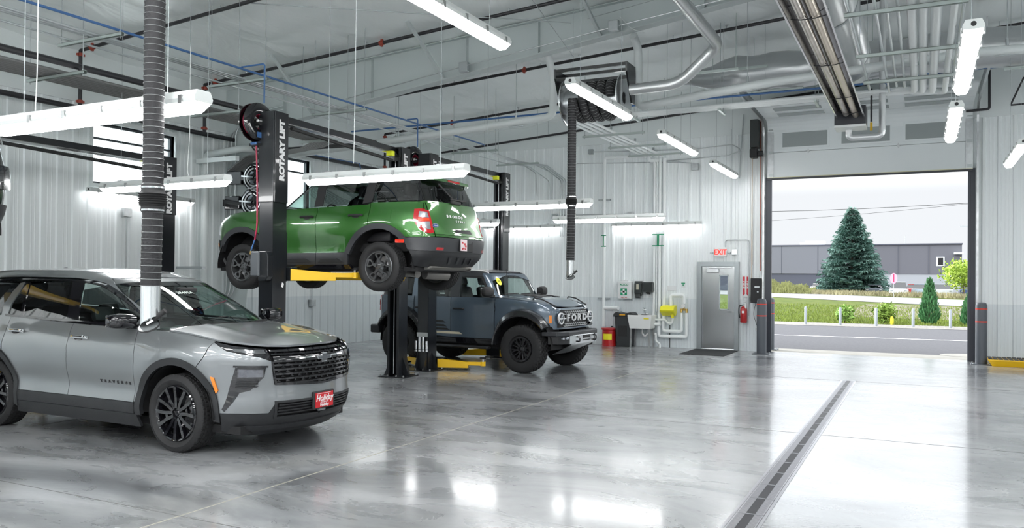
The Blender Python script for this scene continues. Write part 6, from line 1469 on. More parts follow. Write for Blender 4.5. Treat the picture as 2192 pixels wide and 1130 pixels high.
q = MB(); q.prism([(21.36, 1.40), (21.36, 1.76), (21.25, 1.76), (21.21, 1.68), (21.21, 1.44), (21.26, 1.36)], -6.92, -6.72, 'x'); q.prism([(21.33, 1.30), (21.33, 1.42), (21.22, 1.42), (21.20, 1.34), (21.22, 1.30)], -6.89, -6.76, 'x'); q.build('dispenser_body', SMOKE, t, world=True, bevel=.01)
q = MB(); q.box(-6.86, 21.195, 1.53, -6.79, 21.21, 1.68); q.build('soap_window', mat('soap_beige', (.55, .52, .42), .3), t, world=True)
t = thing('paper_towel_dispenser', 'smoke-grey paper towel dispenser above the sink', 'dispenser', (-6.53, 21.3, 1.40))
q = MB(); q.box(-6.69, 21.16, 1.46, -6.38, 21.36, 1.74, ch=.03); q.build('dispenser_body', SMOKE, t, world=True)
q = MB(); q.prism([(-6.60, 1.47), (-6.48, 1.47), (-6.51, 1.41), (-6.57, 1.41)], 21.2, 21.3, 'y'); q.build('paper_outlet', BLACKR, t, world=True)
q = MB(); q.box(-6.555, 21.24, 1.34, -6.53, 21.25, 1.41); q.build('paper_towel', WHITEB, t, world=True)
q = MB(); q.box(-6.05, 21.352, 1.52, -5.80, 21.358, 1.64); q2 = one(q, 'notice_sign', WHITE, 'small white notice above the eyewash pipes', 'sign')
t = thing('eyewash_sign', 'small green and white eyewash sign on the back wall', 'sign', (-5.62, 21.35, 1.60))
q = MB(); q.box(-5.68, 21.355, 1.60, -5.56, 21.362, 1.75); q.build('sign_board', WHITE, t, world=True)
q = MB(); q.box(-5.67, 21.35, 1.70, -5.57, 21.355, 1.73); q.box(-5.635, 21.35, 1.64, -5.605, 21.355, 1.69); q.build('sign_symbol', GREEN2, t, world=True)
# eyewash station
t = thing('eyewash_station', 'yellow eyewash station on the back wall right of the sink', 'eyewash station', (-5.94, 21.2, .75))
YE = mat('eyewash_yellow', (.85, .80, .02), .35)
q = MB(); q.prism([(21.34, .93), (21.34, 1.13), (21.10, 1.11), (21.0, 1.0), (21.05, .95), (21.25, .84)], -6.16, -5.78, 'x'); q.build('bowl', YE, t, world=True, bevel=.02)
q = MB(); q.cyl((-5.86, 21.2, .80), (-5.86, 21.2, .90), .04, 12); q.build('bowl_outlet', YE, t, world=True)
q = MB(); q.box(-6.03, 21.02, .98, -5.95, 21.06, 1.01); q.build('lever', CHROME, t, world=True)
PVC = mat('pvc_white', (.84, .87, .87), .4)
W_ = 'white insulated pipe'
def wp(pts, r, label, bend=.07): return pipe(pts, r, PVC, 'water_pipe', label, 'pipe', 'white pipes on the back wall', bend)
wp([(-7.82, 21.30, .5), (-7.82, 21.30, 5.16), (-6.55, 21.30, 5.16), (-6.55, 21.30, 5.0), (-6.28, 21.30, 5.0)], .045, 'white vertical drain pipe left of the first aid box, turning right up high')
wp([(-7.80, 21.28, 1.02), (-7.45, 21.28, 1.02), (-7.38, 21.25, 1.02)], .05, 'short white pipe branching above the black bin')
for i, (x, r) in enumerate(((-6.33, .02), (-6.25, .045), (-6.13, .05), (-6.40, .035))):
    zb_ = (.95, .60, .72, .80)[i]
    wp([(x, 21.30, zb_), (x, 21.30, 5.05)], r, ('thin pipe in the white group, second from the left', 'thick white riser in the middle of the group', 'right-hand white riser of the pipe group', 'left-hand white riser of the pipe group')[i])
wp([(-6.25, 21.27, .62), (-6.25, 21.27, .30), (-5.50, 21.27, .30), (-5.50, 21.27, .93)], .045, 'outer white U-shaped pipe under the eyewash')
wp([(-6.13, 21.27, .75), (-6.13, 21.27, .44), (-5.64, 21.27, .44), (-5.64, 21.27, .93)], .042, 'inner white U-shaped pipe under the eyewash')
wp([(-5.93, 21.28, 1.12), (-5.93, 21.28, 1.40), (-5.57, 21.28, 1.40), (-5.57, 21.28, 1.18)], .042, 'white arch-shaped pipe above the eyewash')
wp([(-6.42, 21.22, .74), (-6.06, 21.22, .74), (-6.0, 21.22, .66), (-5.9, 21.22, .64), (-5.86, 21.22, .72), (-5.86, 21.22, .80)], .03, 'thin white trap pipe from the eyewash bowl', .06)
wp([(-6.36, 21.2, .62), (-6.18, 21.2, .62)], .045, 'short white stub above the lower pipes by the sink')
wp([(-6.34, 21.16, .36), (-6.30, 21.16, .36), (-6.30, 21.18, .16), (-6.20, 21.2, .10), (-6.20, 21.2, 0)], .03, 'white drain pipe reaching the floor by the sink')
t = thing('mixing_valve', 'brass mixing valve with gauge between the white pipes', 'valve', (-5.57, 21.26, .93))
BR = mat('brass', (.6, .4, .12), .3, .9)
q = MB(); q.bar((-5.66, 21.26, 1.02), (-5.48, 21.26, 1.02), .05, .05); q.cyl((-5.64, 21.26, .94), (-5.64, 21.26, 1.03), .03, 10); q.cyl((-5.50, 21.26, .94), (-5.50, 21.26, 1.03), .03, 10); q.cyl((-5.57, 21.26, 1.02), (-5.57, 21.26, 1.16), .022, 10); q.build('valve_body', BR, t, world=True)
q = MB(); q.lathe([(0, -.025), (.05, -.025), (.05, .01), (0, .01)], (-5.58, 21.22, 1.12), 'y', 18); q.build('gauge', WHITEB, t, world=True)
q = MB(); q.box(-5.98, 21.345, .0, -5.965, 21.36, .60); one(q, 'conduit', BLACKR, 'thin dark line pipe running to the floor below the eyewash', 'pipe')
for x0, z in ((-8.0, 1.27), (-8.0, 4.0)):
    q = MB(); q.box(x0, 21.30, z-.02, x0+.34, 21.37, z+.02); one(q, 'strut_bracket', STEELD, ('short steel strut behind the white drain pipe, '+('low' if z < 2 else 'high')), 'bracket')
# green marker bands
for i, (x, z0, w_, lb) in enumerate(((-7.82, 2.77, .05, 'green arrow label on the white drain pipe'), (-6.28, 2.77, .14, 'green labels on the group of white risers'))):
    q = MB()
    for z in (2.70, 3.0): q.box(x-w_-.02, 21.245, z, x+w_+.02, 21.25, z+.025)
    q.box(x-w_*.2, 21.245, 2.72, x+w_*.2, 21.25, 3.0); one(q, 'pipe_label', GREEN2, lb, 'label')
# conduits and boxes on the back wall
cd = lambda pts, label, r=.013: pipe(pts, r, CONDM, 'conduit', label, 'conduit', 'thin steel conduits on the walls')
for pts, lb in (([(1265, 325), (1475, 320), (1500, 318), (1568, 309), (1586, 320), (1583, 382)], 'conduit running right from the square box high on the back wall'),
                ([(1235, 350), (1450, 347), (1488, 350)], 'conduit crossing behind the white risers'),
                ([(1420, 345), (1560, 333), (1586, 322), (1592, 245)], 'conduit rising at the overhead door track'),
                ([(1200, 460), (1350, 459)], 'short conduit between two boxes near the small exhaust hose'),
                ([(1150, 420), (1147, 370), (1118, 352)], 'conduit dropping right of the far lift post'),
                ([(1183, 430), (1182, 370), (1140, 350)], 'conduit dropping left of the small exhaust hose')):
    cd([at(a, c, 'y', 21.32) for a, c in pts], lb)
for (a, c, s_, lb) in ((1265, 325, .07, 'square box high on the back wall beside the small hose'), (1488, 357, .09, 'grey box on the back wall between two ceiling lights'), (1187, 463, .07, 'pale box left of the small exhaust hose'), (1350, 460, .08, 'grey box above the back wall light')):
    p = at(a, c, 'y', 21.32); q = MB(); q.box(p.x-s_, 21.27, p.z-s_, p.x+s_, 21.37, p.z+s_, ch=.006); one(q, 'junction_box', STEEL if s_ > .071 else STEELD, lb, 'electrical box')
for px, lb in ((668, 'outlet conduit on the left wall behind the silver hood'), (268, 'outlet conduit on the left wall under the front window')):
    p = at(px, 640, 'x', XL+.06); z0, z1 = (.25, 3.0) if px == 668 else (1.0, 3.0)
    t = thing('wall_outlet', lb, 'electrical box', (p.x, p.y, z0)); q = MB(); q.cyl((p.x, p.y, z0), (p.x, p.y, z1), .014, 8); q.build('conduit', CONDM, t, world=True)
    zz = 1.05 if px == 668 else 2.95
    q = MB(); q.box(p.x-.03, p.y-.09, zz, p.x+.06, p.y+.09, zz+.17, ch=.01); q.build('outlet_box', STEEL, t, world=True)
# ================================================================= OUTSIDE
GZ = -.02
def ground(name, poly, z, m, kind='structure', label=None, cat=None):
    q = MB(); q.add([(x, y, z) for x, y in poly], [tuple(range(len(poly)))]); o = q.build(name, m); tag(o, label, cat, kind=kind); return o
def blotch(name, c1, c2, sc, rough=.9, c3=None, sy=1.):
    m = mat(name, c1, rough); nt = m.node_tree; N = nt.nodes; L = nt.links; b = N['Principled BSDF']
    tc = N.new('ShaderNodeTexCoord'); mp = N.new('ShaderNodeMapping'); mp.inputs['Scale'].default_value = (1, sy, 1); n = N.new('ShaderNodeTexNoise'); n.inputs['Scale'].default_value = sc; n.inputs['Detail'].default_value = 9; n.inputs['Roughness'].default_value = .7
    r = N.new('ShaderNodeValToRGB'); e = r.color_ramp.elements; e[0].position = .38; e[0].color = (*c1, 1); e[1].position = .62; e[1].color = (*c2, 1)
    if c3: q = e.new(.5); q.color = (*c3, 1)
    L.new(tc.outputs['Object'], mp.inputs[0]); L.new(mp.outputs[0], n.inputs['Vector']); L.new(n.outputs['Fac'], r.inputs[0]); L.new(r.outputs[0], b.inputs['Base Color']); b.inputs['Specular IOR Level'].default_value = .1; return m
CONC = blotch('apron_concrete', (0.228, 0.220, 0.198), (0.264, 0.257, 0.235), 3); ASPH = blotch('asphalt', (0.075, 0.074, 0.081), (0.094, 0.093, 0.098), 14); 
GRASS = blotch('lawn', (0.044, 0.066, 0.008), (0.089, 0.098, 0.018), .8, c3=(0.062, 0.084, 0.011), sy=.5); DRY = blotch('dry_ground', (0.110, 0.100, 0.072), (0.171, 0.152, 0.122), 1.2); GRAV = blotch('gravel_bed', (0.131, 0.125, 0.118), (0.249, 0.235, 0.214), 9); ROADC = blotch('pale_road', (0.182, 0.176, 0.176), (0.206, 0.200, 0.200), .4)
ground('apron', [(-30, 21.6), (30, 21.6), (30, 23.1), (-30, 22.7)], -.012, CONC)
q = MB(); q.add([(1.25+.85*cos(a), 23.15+.55*sin(a), -.008) for a in [2*pi*i/24 for i in range(24)]], [tuple(range(24))]); tag(q.build('apron_pad', CONC), kind='structure')
ground('asphalt_drive', [(-60, 21.6), (40, 21.6), (40, 37), (-60, 34)], -.02, ASPH)
ground('bounce_forecourt', [(-40, -60), (60, -60), (60, 21.6), (-40, 21.6)], -.03, blotch('bounce_concrete', (.45, .45, .43), (.55, .54, .52), 2))  # pale ground out of view, added to bounce daylight up to the ceiling
ground('road_marking', [(-60, 25.0), (30, 30.7), (30, 30.88), (-60, 25.16)], -.013, WHITEB)
ground('lawn_field', [(-400, -100), (400, -100), (400, 500), (-400, 500)], -.05, GRASS)
ground('gravel_bed', [(-60, 34), (40, 36.6), (40, 38.7), (-60, 37.4)], -.012, GRAV)
ground('dry_ground_patch', [(-4, 46), (20, 40), (60, 60), (3.2, 68), (-4, 72)], -.03, DRY)
ground('pale_road', [(-60, 160), (-14.7, 95), (3.1, 70), (30, 46), (60, 40), (60, 70), (4.3, 96), (-21, 134), (-80, 230)], -.02, ROADC)
ground('parking_lot', [(-60, 240), (-16, 138), (6, 105), (60, 80), (80, 260)], -.025, ROADC)
# galvanised posts in the gravel
for i, (x, y) in enumerate(((-4.33, 36.2), (-3.0, 36.35), (-1.65, 36.5), (-.30, 36.6), (1.02, 36.75))):
    q = MB(); q.lathe([(0, -.04), (.055, -.04), (.055, .70), (.04, .725), (0, .725)], ax='z', n=14); o = q.build('guard_post', mat('post_grey', (.26, .28, .31), .5), None, True); o.location = (x, y, 0)
    tag(o, ('white-grey guard post at the lawn edge, '+('leftmost', 'second from the left', 'middle one', 'second from the right', 'rightmost')[i]), 'post', 'guard posts along the lawn')
# foliage helper
def leaf_cloud(n, fn, size, m, name, parent, aspect=.4, seed=1):
    random.seed(seed); q = MB()
    for _ in range(n):
        p, d = fn(); d = V(d).normalized(); s = size*random.uniform(.6, 1.3); a = d.cross(V((random.uniform(-1, 1), random.uniform(-1, 1), random.uniform(-.3, 1)))).normalized()*s*aspect
        p = V(p); q.add([p-a*.5, p+a*.5, p+d*s+a*.3, p+d*s-a*.3], [(0, 1, 2, 3)])
    return q.build(name, m, parent, fix=False)
NEEDLE = mat('spruce_blue_green', (0.072, 0.149, 0.123), .8, noise=(.35, .8)); NEEDLE2 = mat('spruce_pale', (.17, .28, .24), .8, noise=(.3, 1.2)); BARK = mat('bark', (.12, .08, .055), .9)
t = thing('spruce_tree', 'large blue-green spruce tree beyond the pale road', 'tree', (-9.0, 128, 0))
q = MB(); q.tube([(0, 0, -.1), (0, 0, 11.6)], .22, 8, r2=.04); q.build('trunk', BARK, t, True)
def spruce_layer(seed, lo, hi, n):
    random.seed(seed); q = MB()
    for _ in range(n):
        h = lo+(hi-lo)*random.random()**1.15; R_ = 5.1*(1-h/12.4)**.82+.12; a = random.uniform(0, 2*pi); R_ *= random.uniform(.72, 1.12)
        d = V((cos(a), sin(a), 0)); tip = d*R_+V((0, 0, h-.13*R_+.35*random.random())); base = V((0, 0, h+.12*R_)); L = (tip-base).length; n_ = max(5, int(L*4.2)); side = V((-d.y, d.x, 0))
        for i in range(n_):
            k = (i+.7)/n_; p = base.lerp(tip, k)+V((0, 0, -.25*sin(pi*k)+.12*k*k)); w = .95*(1-k)+.28
            if k < .25: continue
            for s_ in (-1, 1):
                e = p+side*s_*w*random.uniform(.4, 1.0)+d*.34+V((0, 0, random.uniform(-.20, .10))); u = V((0, 0, .055))+d*.08
                q.add([p-u, p+u, e+u*.4, e-u*.4], [(0, 1, 2, 3)])
                if random.random() < .5: q.add([p, p+d*.20, e+d*.15+V((0, 0, -.16)), e+V((0, 0, -.16))], [(0, 1, 2, 3)])
        q.add([base.lerp(tip, .85)+V((0, 0, -.04)), base.lerp(tip, .85)+V((0, 0, .05)), tip+d*.25+V((0, 0, .12))], [(0, 1, 2)])
    return q
spruce_layer(3, .5, 12.0, 620).build('branches', NEEDLE, t, fix=False); spruce_layer(9, .6, 12.3, 330).build('branch_tips', NEEDLE2, t, fix=False)
# evergreen cones and shrubs near the posts
def cone_shrub(x, y, h, r, label, seed):
    t = thing('evergreen_shrub', label, 'shrub', (x, y, 0)); q = MB(); q.tube([(0, 0, -.05), (0, 0, h*.6)], .04, 6); q.build('stem', BARK, t)
    def fn():
        z = h*random.random()**1.3; rr = r*(1-z/h)**.7*min(1, (z/h+.12)*4)*random.uniform(.55, 1.05); a = random.uniform(0, 2*pi); return (rr*cos(a), rr*sin(a), z), (cos(a)*.35, sin(a)*.35, 1)
    leaf_cloud(1500, fn, .17, mat('shrub_green', (.05, .16, .055), .8, noise=(.4, 6)), 'foliage', t, .28, seed)
cone_shrub(.30, 39.6, 1.85, .44, 'pointed evergreen shrub between the two right guard posts', 5); cone_shrub(1.82, 39.6, 1.25, .38, 'small evergreen shrub partly hidden by the right jamb', 6)
def bush(x, y, h, r, label, seed, m, sz=.12, n=800, cat='shrub', name='leafy_shrub', z0=0., trunk=False, par=None):
    t = thing(name, label, cat, (x, y, 0)); q = MB()
    if trunk: q.tube([(0, 0, -.05), (0, 0, z0+h*.4)], .09, 8, r2=.04); q.build('trunk', BARK, t)
    else:
        for k in range(6): a = k*1.05; q.tube([(0, 0, -.03), (.5*r*cos(a), .5*r*sin(a), h*.7)], .012, 5)
        q.build('stems', BARK, t)
    def fn():
        a = random.uniform(0, 2*pi); b_ = random.uniform(-1, 1); rr = random.random()**.4*(1+.2*sin(5*a)); return (r*rr*cos(a)*sqrt(1-b_*b_), r*rr*sin(a)*sqrt(1-b_*b_), z0+h/2+h/2*b_*rr), (random.uniform(-1, 1), random.uniform(-1, 1), random.uniform(-.4, 1))
    leaf_cloud(n, fn, sz, m, 'foliage', t, .6, seed); return t
bush(-1.42, 38.7, .85, .42, 'leafy shrub with orange flowers behind the middle guard post', 11, mat('shrub_lime', (0.176, 0.272, 0.040), .8, noise=(.4, 5)))
bush(-2.98, 38.6, .75, .36, 'sparse leafy shrub behind the second guard post', 12, mat('shrub_mid', (.18, .30, .06), .8, noise=(.4, 5)), n=450)
q = MB(); q.lathe([(0, 0), (.07, 0), (.07, .25), (.05, .33), (0, .35)], ax='z', n=12); o = q.build('yellow_marker', mat('marker_yellow', (.9, .62, .02), .5), None, True); o.location = (-1.12, 38.3, -.02); tag(o, 'little yellow marker post beside the flowering shrub', 'marker post')
bush(4.3, 108, 3.4, 2.3, 'lime green young tree near the right jamb', 14, mat('leaf_lime', (0.288, 0.400, 0.048), .8, noise=(.3, 1)), .26, 2400, 'tree', 'young_tree', 1.0, True)
# tall weeds beyond the road
random.seed(21); q = MB()
for _ in range(2600):
    k = random.random(); x = lerp(-22.5, -14.0, k)+random.uniform(-.5, .5); y = lerp(131, 125, k)+random.uniform(-4, 4); h = random.uniform(.5, 2.3)*(1-.55*k)*(.55+.45*sin(x*1.3)**2); a = random.uniform(-.25, .25)
    q.add([(x-.05, y, 0), (x+.05, y, 0), (x+a+.03, y+a, h), (x+a-.03, y+a, h)], [(0, 1, 2, 3)])
    if random.random() < .4: q.add([(x+a-.12, y, h), (x+a+.12, y, h+.05), (x+a, y, h+.25)], [(0, 1, 2)])
tag(q.build('tall_weeds', mat('weeds', (0.202, 0.211, 0.077), .9, noise=(.4, .6)), fix=False), 'tall yellow-green weeds along the pale road at left', 'weeds', kind='stuff')
random.seed(22); q = MB()
for _ in range(3000):
    k = random.random(); x = lerp(-14.0, 5, k); y = lerp(124, 104, k)+random.uniform(-2.5, 2.5); h = random.uniform(.2, .75); a = random.uniform(-.2, .2)
    q.add([(x-.07, y, 0), (x+.07, y, 0), (x+a, y+a, h)], [(0, 1, 2)])
tag(q.build('dry_weeds', mat('weeds_dry', (0.264, 0.240, 0.134), .9, noise=(.4, .6)), fix=False), 'dry low weeds in front of the parked cars', 'weeds', kind='stuff')
random.seed(23); q = MB()
for _ in range(9000):
    y = 38+30*random.random()**1.5; x = random.uniform(-.30*y+4, .05*y+1.5); h = random.uniform(.04, .14); a = random.uniform(-.06, .06)
    q.add([(x-.02, y, -.05), (x+.02, y, -.05), (x+a, y+a, h)], [(0, 1, 2)])
tag(q.build('lawn_grass', mat('grass_blades', (0.141, 0.185, 0.026), .8, noise=(.45, 1.5)), fix=False), 'green lawn grass between the gravel and the pale road', 'grass', kind='stuff')
# industrial building
t = thing('industrial_building', 'long grey flat-roofed industrial building behind the spruce', 'building', (-20, 150, 0))
BG1 = mat('building_grey', (0.104, 0.104, 0.120), .7); BG2 = mat('building_dark', (0.068, 0.072, 0.096), .7); BG3 = mat('building_pale', (0.288, 0.298, 0.318), .7); BG0 = mat('building_mid', (0.144, 0.148, 0.168), .7)
q = MB(); q.box(-60, 150, 3.1, 5.75, 190, 8.0); q.build('upper_wall', BG1, t, world=True)
q = MB(); q.box(-60, 149.9, 3.1, -13.5, 150, 8.0); q.build('upper_wall_panel', BG0, t, world=True)
q = MB(); q.box(-60, 150.1, 0, -10.0, 190, 3.1); q.build('lower_wall', BG2, t, world=True); q = MB(); q.box(-10.0, 150.1, 0, 5.7, 190, 3.1); q.build('lower_wall', BG3, t, world=True)
q = MB(); q.box(-60, 149.8, 7.9, 5.85, 190, 8.1); q.build('parapet', BG2, t, world=True)
q = MB(); q.box(2.1, 149.9, 4.4, 3.3, 150, 5.9); q.build('window', TRIM, t, world=True); q = MB(); q.box(2.35, 149.85, 4.55, 3.1, 149.9, 5.75); q.build('window_pane', DARK, t, world=True)
q = MB(); q.box(4.6, 149, 6.3, 5.9, 150, 6.6); q.build('wall_lamp', TRIM, t, world=True)
q = MB(); q.box(-18.5, 153, 8.1, -15.3, 156, 8.9); q.box(-19.4, 153.5, 8.1, -18.6, 155, 8.6); q.build('rooftop_unit', WHITE, t, world=True)
q = MB(); q.tube([(-2.5, 151, 8.1), (-2.5, 151, 9.5)], .05, 6); q.build('vent_mast', STEELD, t, world=True)
for x in (-22, -16, -8, -3.5, 1): q = MB(); q.box(x-.03, 149.86, 3.1, x+.03, 149.9, 7.9); q.build('panel_joint', BG2, t, world=True)
# parked cars seen end on
def far_car(x, y, label, col, h=1.5, w=1.8, rz=0., van=False):
    t = thing('parked_car', label, 'car', (x, y, 0), rz)
    q = MB(); L = 4.4; pr = [(-.5*w, .35), (.5*w, .35), (.5*w, .85), (.47*w, .95), (-.47*w, .95), (-.5*w, .85)]; q.prism([(a, b_) for a, b_ in pr], 0, L, 'y'); q.build('body', mat('paint_'+col[0], col[1], .3, coat=1), t, bevel=.06)
    q = MB(); y0 = .9 if not van else .3
    vs = [(-.45*w, y0, .95), (.45*w, y0, .95), (.45*w, L-.4, .95), (-.45*w, L-.4, .95), (-.37*w, y0+.6, h), (.37*w, y0+.6, h), (.37*w, L-.9, h), (-.37*w, L-.9, h)]
    q.add(vs, [(0, 1, 5, 4), (1, 2, 6, 5), (2, 3, 7, 6), (3, 0, 4, 7)]); q.build('windows', GLOSSB if False else PRIV, t)
    q = MB(); q.box(-.38*w, y0+.55, h-.02, .38*w, L-.85, h+.05, ch=.02); q.build('roof', mat('paint_'+col[0], col[1], .3), t)
    for sx in (-1, 1):
        for yy in (.8, L-.8): q = MB(); q.cyl((sx*w*.5, yy, .32), (sx*w*.38, yy, .32), .32, 16); q.build('wheel', BLACKR, t)
    for sx in (-1, 1): q = MB(); q.box(sx*w*.38-.15, -.02, .62, sx*w*.38+.15, .02, .78); q.build('headlamp', LAMPIN, t)
far_car(-2.55, 112, 'white parked SUV right behind the round sign', ('white', (.75, .76, .78)), 1.75, 2.0, van=True)
far_car(-.95, 118, 'red parked car behind the white SUV', ('red', (.4, .03, .03)), 1.45)
far_car(.05, 114, 'grey-blue parked car in the middle of the lot', ('bluegrey', (.35, .42, .50)), 1.5, 2.4)
far_car(2.1, 111, 'pale parked car right of the evergreen shrub', ('silver', (.6, .62, .66)), 1.55, 2.6)
far_car(-14.2, 134, 'white parked car left of the spruce', ('white', (.75, .76, .78)), 1.4, 2.4)
far_car(-5.9, 124, 'dark parked car half hidden under the spruce', ('dark', (.05, .06, .08)), 1.3, 2.2)
far_car(5.3, 113, 'dark blue truck with red lamps beside the lime tree', ('navy', (.04, .07, .16)), 2.1, 2.4, van=True)
t = thing('road_sign', 'round pink-red sign on a post beyond the pale road', 'sign', (-2.95, 107, 0))
q = MB(); q.tube([(0, 0, -.03), (0, 0, 2.2)], .035, 6); q.build('sign_post', STEEL, t); q = MB(); q.lathe([(0, -.02), (.62, -.02), (.62, .02), (0, .02)], (0, -.06, 2.2), 'y', 24); 
q.v = [(a*.62, b_, c if False else c) for a, b_, c in q.v]; q.build('sign_face', mat('sign_pink', (.85, .35, .50), .5), t)
q = MB(); q.box(-.06, -.10, 1.75, .06, -.08, 2.7); q.build('sign_stripe', mat('sign_crimson', (.55, .02, .10), .5), t)
q = MB(); q.tube([(0, 0, -.03), (0, 0, 9.9)], .07, 6); q.bar((-1.1, 0, 9.9), (.6, 0, 9.9), .25, .12); one(q, 'lamp_post', STEELD, 'tall thin lamp post seen beside the right jamb', 'lamp post', origin=(0, 0, 0)).location = (6.0, 135, 0)
for (a, c, lb) in (((1500, 455), (2230, 424), 'upper overhead power line crossing the sky'), ((1500, 481), (2230, 419), 'lower overhead power line crossing the sky')):
    p0 = at(*a, 'y', 75); p1 = at(*c, 'y', 75); q = MB(); n = 16; q.tube([p0.lerp(p1, i/n)+V((0, 0, -.25*sin(pi*i/n))) for i in range(n+1)], .022 if 'upper' in lb else .014, 5); one(q, 'power_line', BLACKR, lb, 'power line')
d = V((3.4, -1.5, -4.1)).normalized(); so.rotation_euler = d.to_track_quat('-Z', 'Y').to_euler(); sl.energy = 1.0
# ================================================================= PIPES, RACKS AND DUCTS UNDER THE ROOF
def gpipe(pts, r, m, name, label, cat='pipe', group=None, bend=.12, n=10): return pipe(pts, r, m, name, label, cat, group, bend, n)
# sprinkler system
spk = lambda x, dz=.16: roofz(x)-dz
def branch(y, x0, x1, label, couplings=(), f=spk):
    t = thing('sprinkler_pipe', label, 'sprinkler pipe', (x0, y, f(x0)), 0, 'black sprinkler branch pipes under the roof')
    q = MB(); n = 20; q.tube([(lerp(x0, x1, i/n), y, f(lerp(x0, x1, i/n))) for i in range(n+1)], .032, 10); q.build('pipe', BLACKP, t, True, world=True)
    for x in couplings:
        q = MB(); d = V((1, 0, .07)); q.cyl(V((x, y, f(x)))-d*.045, V((x, y, f(x)))+d*.045, .046, 12); q.box(x-.02, y-.02, f(x)-.07, x+.02, y+.02, f(x)+.07); q.build('coupling', REDP, t, world=True)
    x = x0+1.2
    while x < x1-.3:
        q = MB(); q.cyl((x, y, f(x)+.03), (x, y, f(x)+.11), .012, 6); q.cyl((x, y, f(x)+.08), (x, y, f(x)+.10), .03, 8); q.build('sprinkler_head', STEEL, t, world=True); x += 3.05
    x = x0+.6
    while x < x1:
        q = MB(); q.cyl((x, y, f(x)-.03), (x, y, roofz(x)-.03), .006, 5); q.build('hanger_rod', STEELD, t, world=True); x += 2.9
    return t
branch(9.7, -13.72, 9, 'sprinkler pipe crossing the ceiling nearest the camera', (-13.4,))
branch(12.6, -13.72, 9, 'sprinkler pipe crossing above the green SUV with a red coupling', (-13.4, -9.1))
branch(15.9, -13.72, 9, 'sprinkler pipe just behind the roof frame', (-7.7,))
branch(19.2, -13.72, 9, 'sprinkler pipe between the roof frame and the back wall', (-11.5,))
branch(20.98, -12.9, 9, 'sprinkler pipe closest to the back wall', (), lambda x: 5.58+.075*(x+12.9))
t = thing('sprinkler_main', 'thick black sprinkler main running along the left wall with risers', 'sprinkler pipe', (-13.72, 4, 4.85))
q = MB(); q.cyl((-13.72, 2, 4.85), (-13.72, 21.2, 4.85), .05, 12); q.build('pipe', BLACKP, t, True, world=True)
for y in (9.7, 12.6, 19.2):
    q = MB(); q.cyl((-13.72, y, 4.85), (-13.72, y, spk(-13.72)), .034, 10); q.build('riser', BLACKP, t, True, world=True)
    for z in (4.97, spk(-13.72)-.08): q = MB(); q.cyl((-13.72, y, z-.03), (-13.72, y, z+.03), .050, 12); q.box(-13.74, y-.075, z-.02, -13.70, y+.075, z+.02); q.build('coupling', REDP, t, world=True)
# trapeze racks
STR = mat('strut_galvanised', (.48, .54, .52), .35, .6)
def strut(x0, x1, y, z, label, group, h=.042):
    t = thing('pipe_hanger', label, 'pipe hanger', ((x0+x1)/2, y, z), 0, group)
    q = MB(); q.box(x0, y-.021, z-h, x1, y-.019, z); q.box(x0, y+.019, z-h, x1, y+.021, z); q.box(x0, y-.021, z-.004, x1, y+.021, z)
    q.box(x0, y-.021, z-h, x1, y-.010, z-h+.003); q.box(x0, y+.010, z-h, x1, y+.021, z-h+.003); q.build('strut', STR, t, world=True)
    for x in (x0+.05, x1-.05): q = MB(); q.cyl((x, y, z-h-.03), (x, y, roofz(x)-.03), .005, 5); q.cyl((x, y, z-.0), (x, y, z+.02), .014, 6); q.build('hanger_rod', STEELD, t, world=True)
    return t
for i, y in enumerate((4.2, 6.9, 9.45, 11.95, 14.6, 17.05, 19.4)): strut(-10.2, -8.95, y, 4.86, 'slotted strut carrying the blue pipe and conduits, '+('nearest', 'second', 'third', 'fourth', 'fifth', 'sixth', 'farthest')[i]+' of that row', 'struts under the blue pipe')
for i, y in enumerate((4.1, 6.75, 9.4, 12.1)): strut(-10.62, -9.45, y, 4.40, 'green-grey strut under the bundle of grey pipes, '+('nearest', 'second', 'third', 'farthest')[i]+' of four', 'struts under the grey pipe bundle')
gpipe([(-9.05, 2, 4.90), (-9.05, 16.6, 4.90)], .017, BLUEP, 'air_pipe', 'blue compressed air pipe along the ceiling above the lifts')
for i, (x, r, lb) in enumerate(((-9.42, .016, 'right one of the three grey conduits beside the blue pipe'), (-9.50, .018, 'middle one of the three grey conduits beside the blue pipe'), (-9.58, .016, 'left one of the three grey conduits beside the blue pipe'), (-9.95, .014, 'single grey conduit left of the conduit trio'))):
    gpipe([(x, 2, 4.88), (x, 19.3, 4.88), (x+.35, 20.2, 4.88), (x+.45, 21.3, 4.6), (x+.45, 21.3, 3.0)], r, CONDM, 'conduit', lb, 'conduit', 'long conduits beside the blue pipe')
for i in range(8):
    gpipe([(-10.50+i*.085, 2, 4.425), (-10.50+i*.085, 12.35, 4.425), (-11.3+i*.085, 12.9, 4.425), (-13.0, 13.1+i*.07, 4.40), (-13.55, 13.1+i*.04, 4.1)], .019, mat('pipe_bundle_grey', (.22, .22, .22), .45, .3), 'conduit', 'grey pipe in the wide bundle, '+('first', 'second', 'third', 'fourth', 'fifth', 'sixth', 'seventh', 'last')[i]+' counted from the left wall side', 'conduit', 'bundle of grey pipes over the left bay')
gpipe([(-9.60, 2, 4.46), (-9.60, 13.2, 4.46), (-12.8, 13.2, 4.5)], .042, BLACKP, 'sprinkler_pipe', 'thick black pipe lying on the right side of the grey bundle', 'pipe')
for x, y, zt_, lb in ((-8.59, 9.0, 4.34, 'blue drop pipe feeding the front lift post air reel'), (-8.80, 13.4, 4.36, 'blue drop pipe feeding the far lift post air reel')):
    gpipe([(-9.05, y, 4.92), (x, y, 4.92), (x, y, zt_)], .012, BLUEP, 'air_pipe', lb, bend=.04)
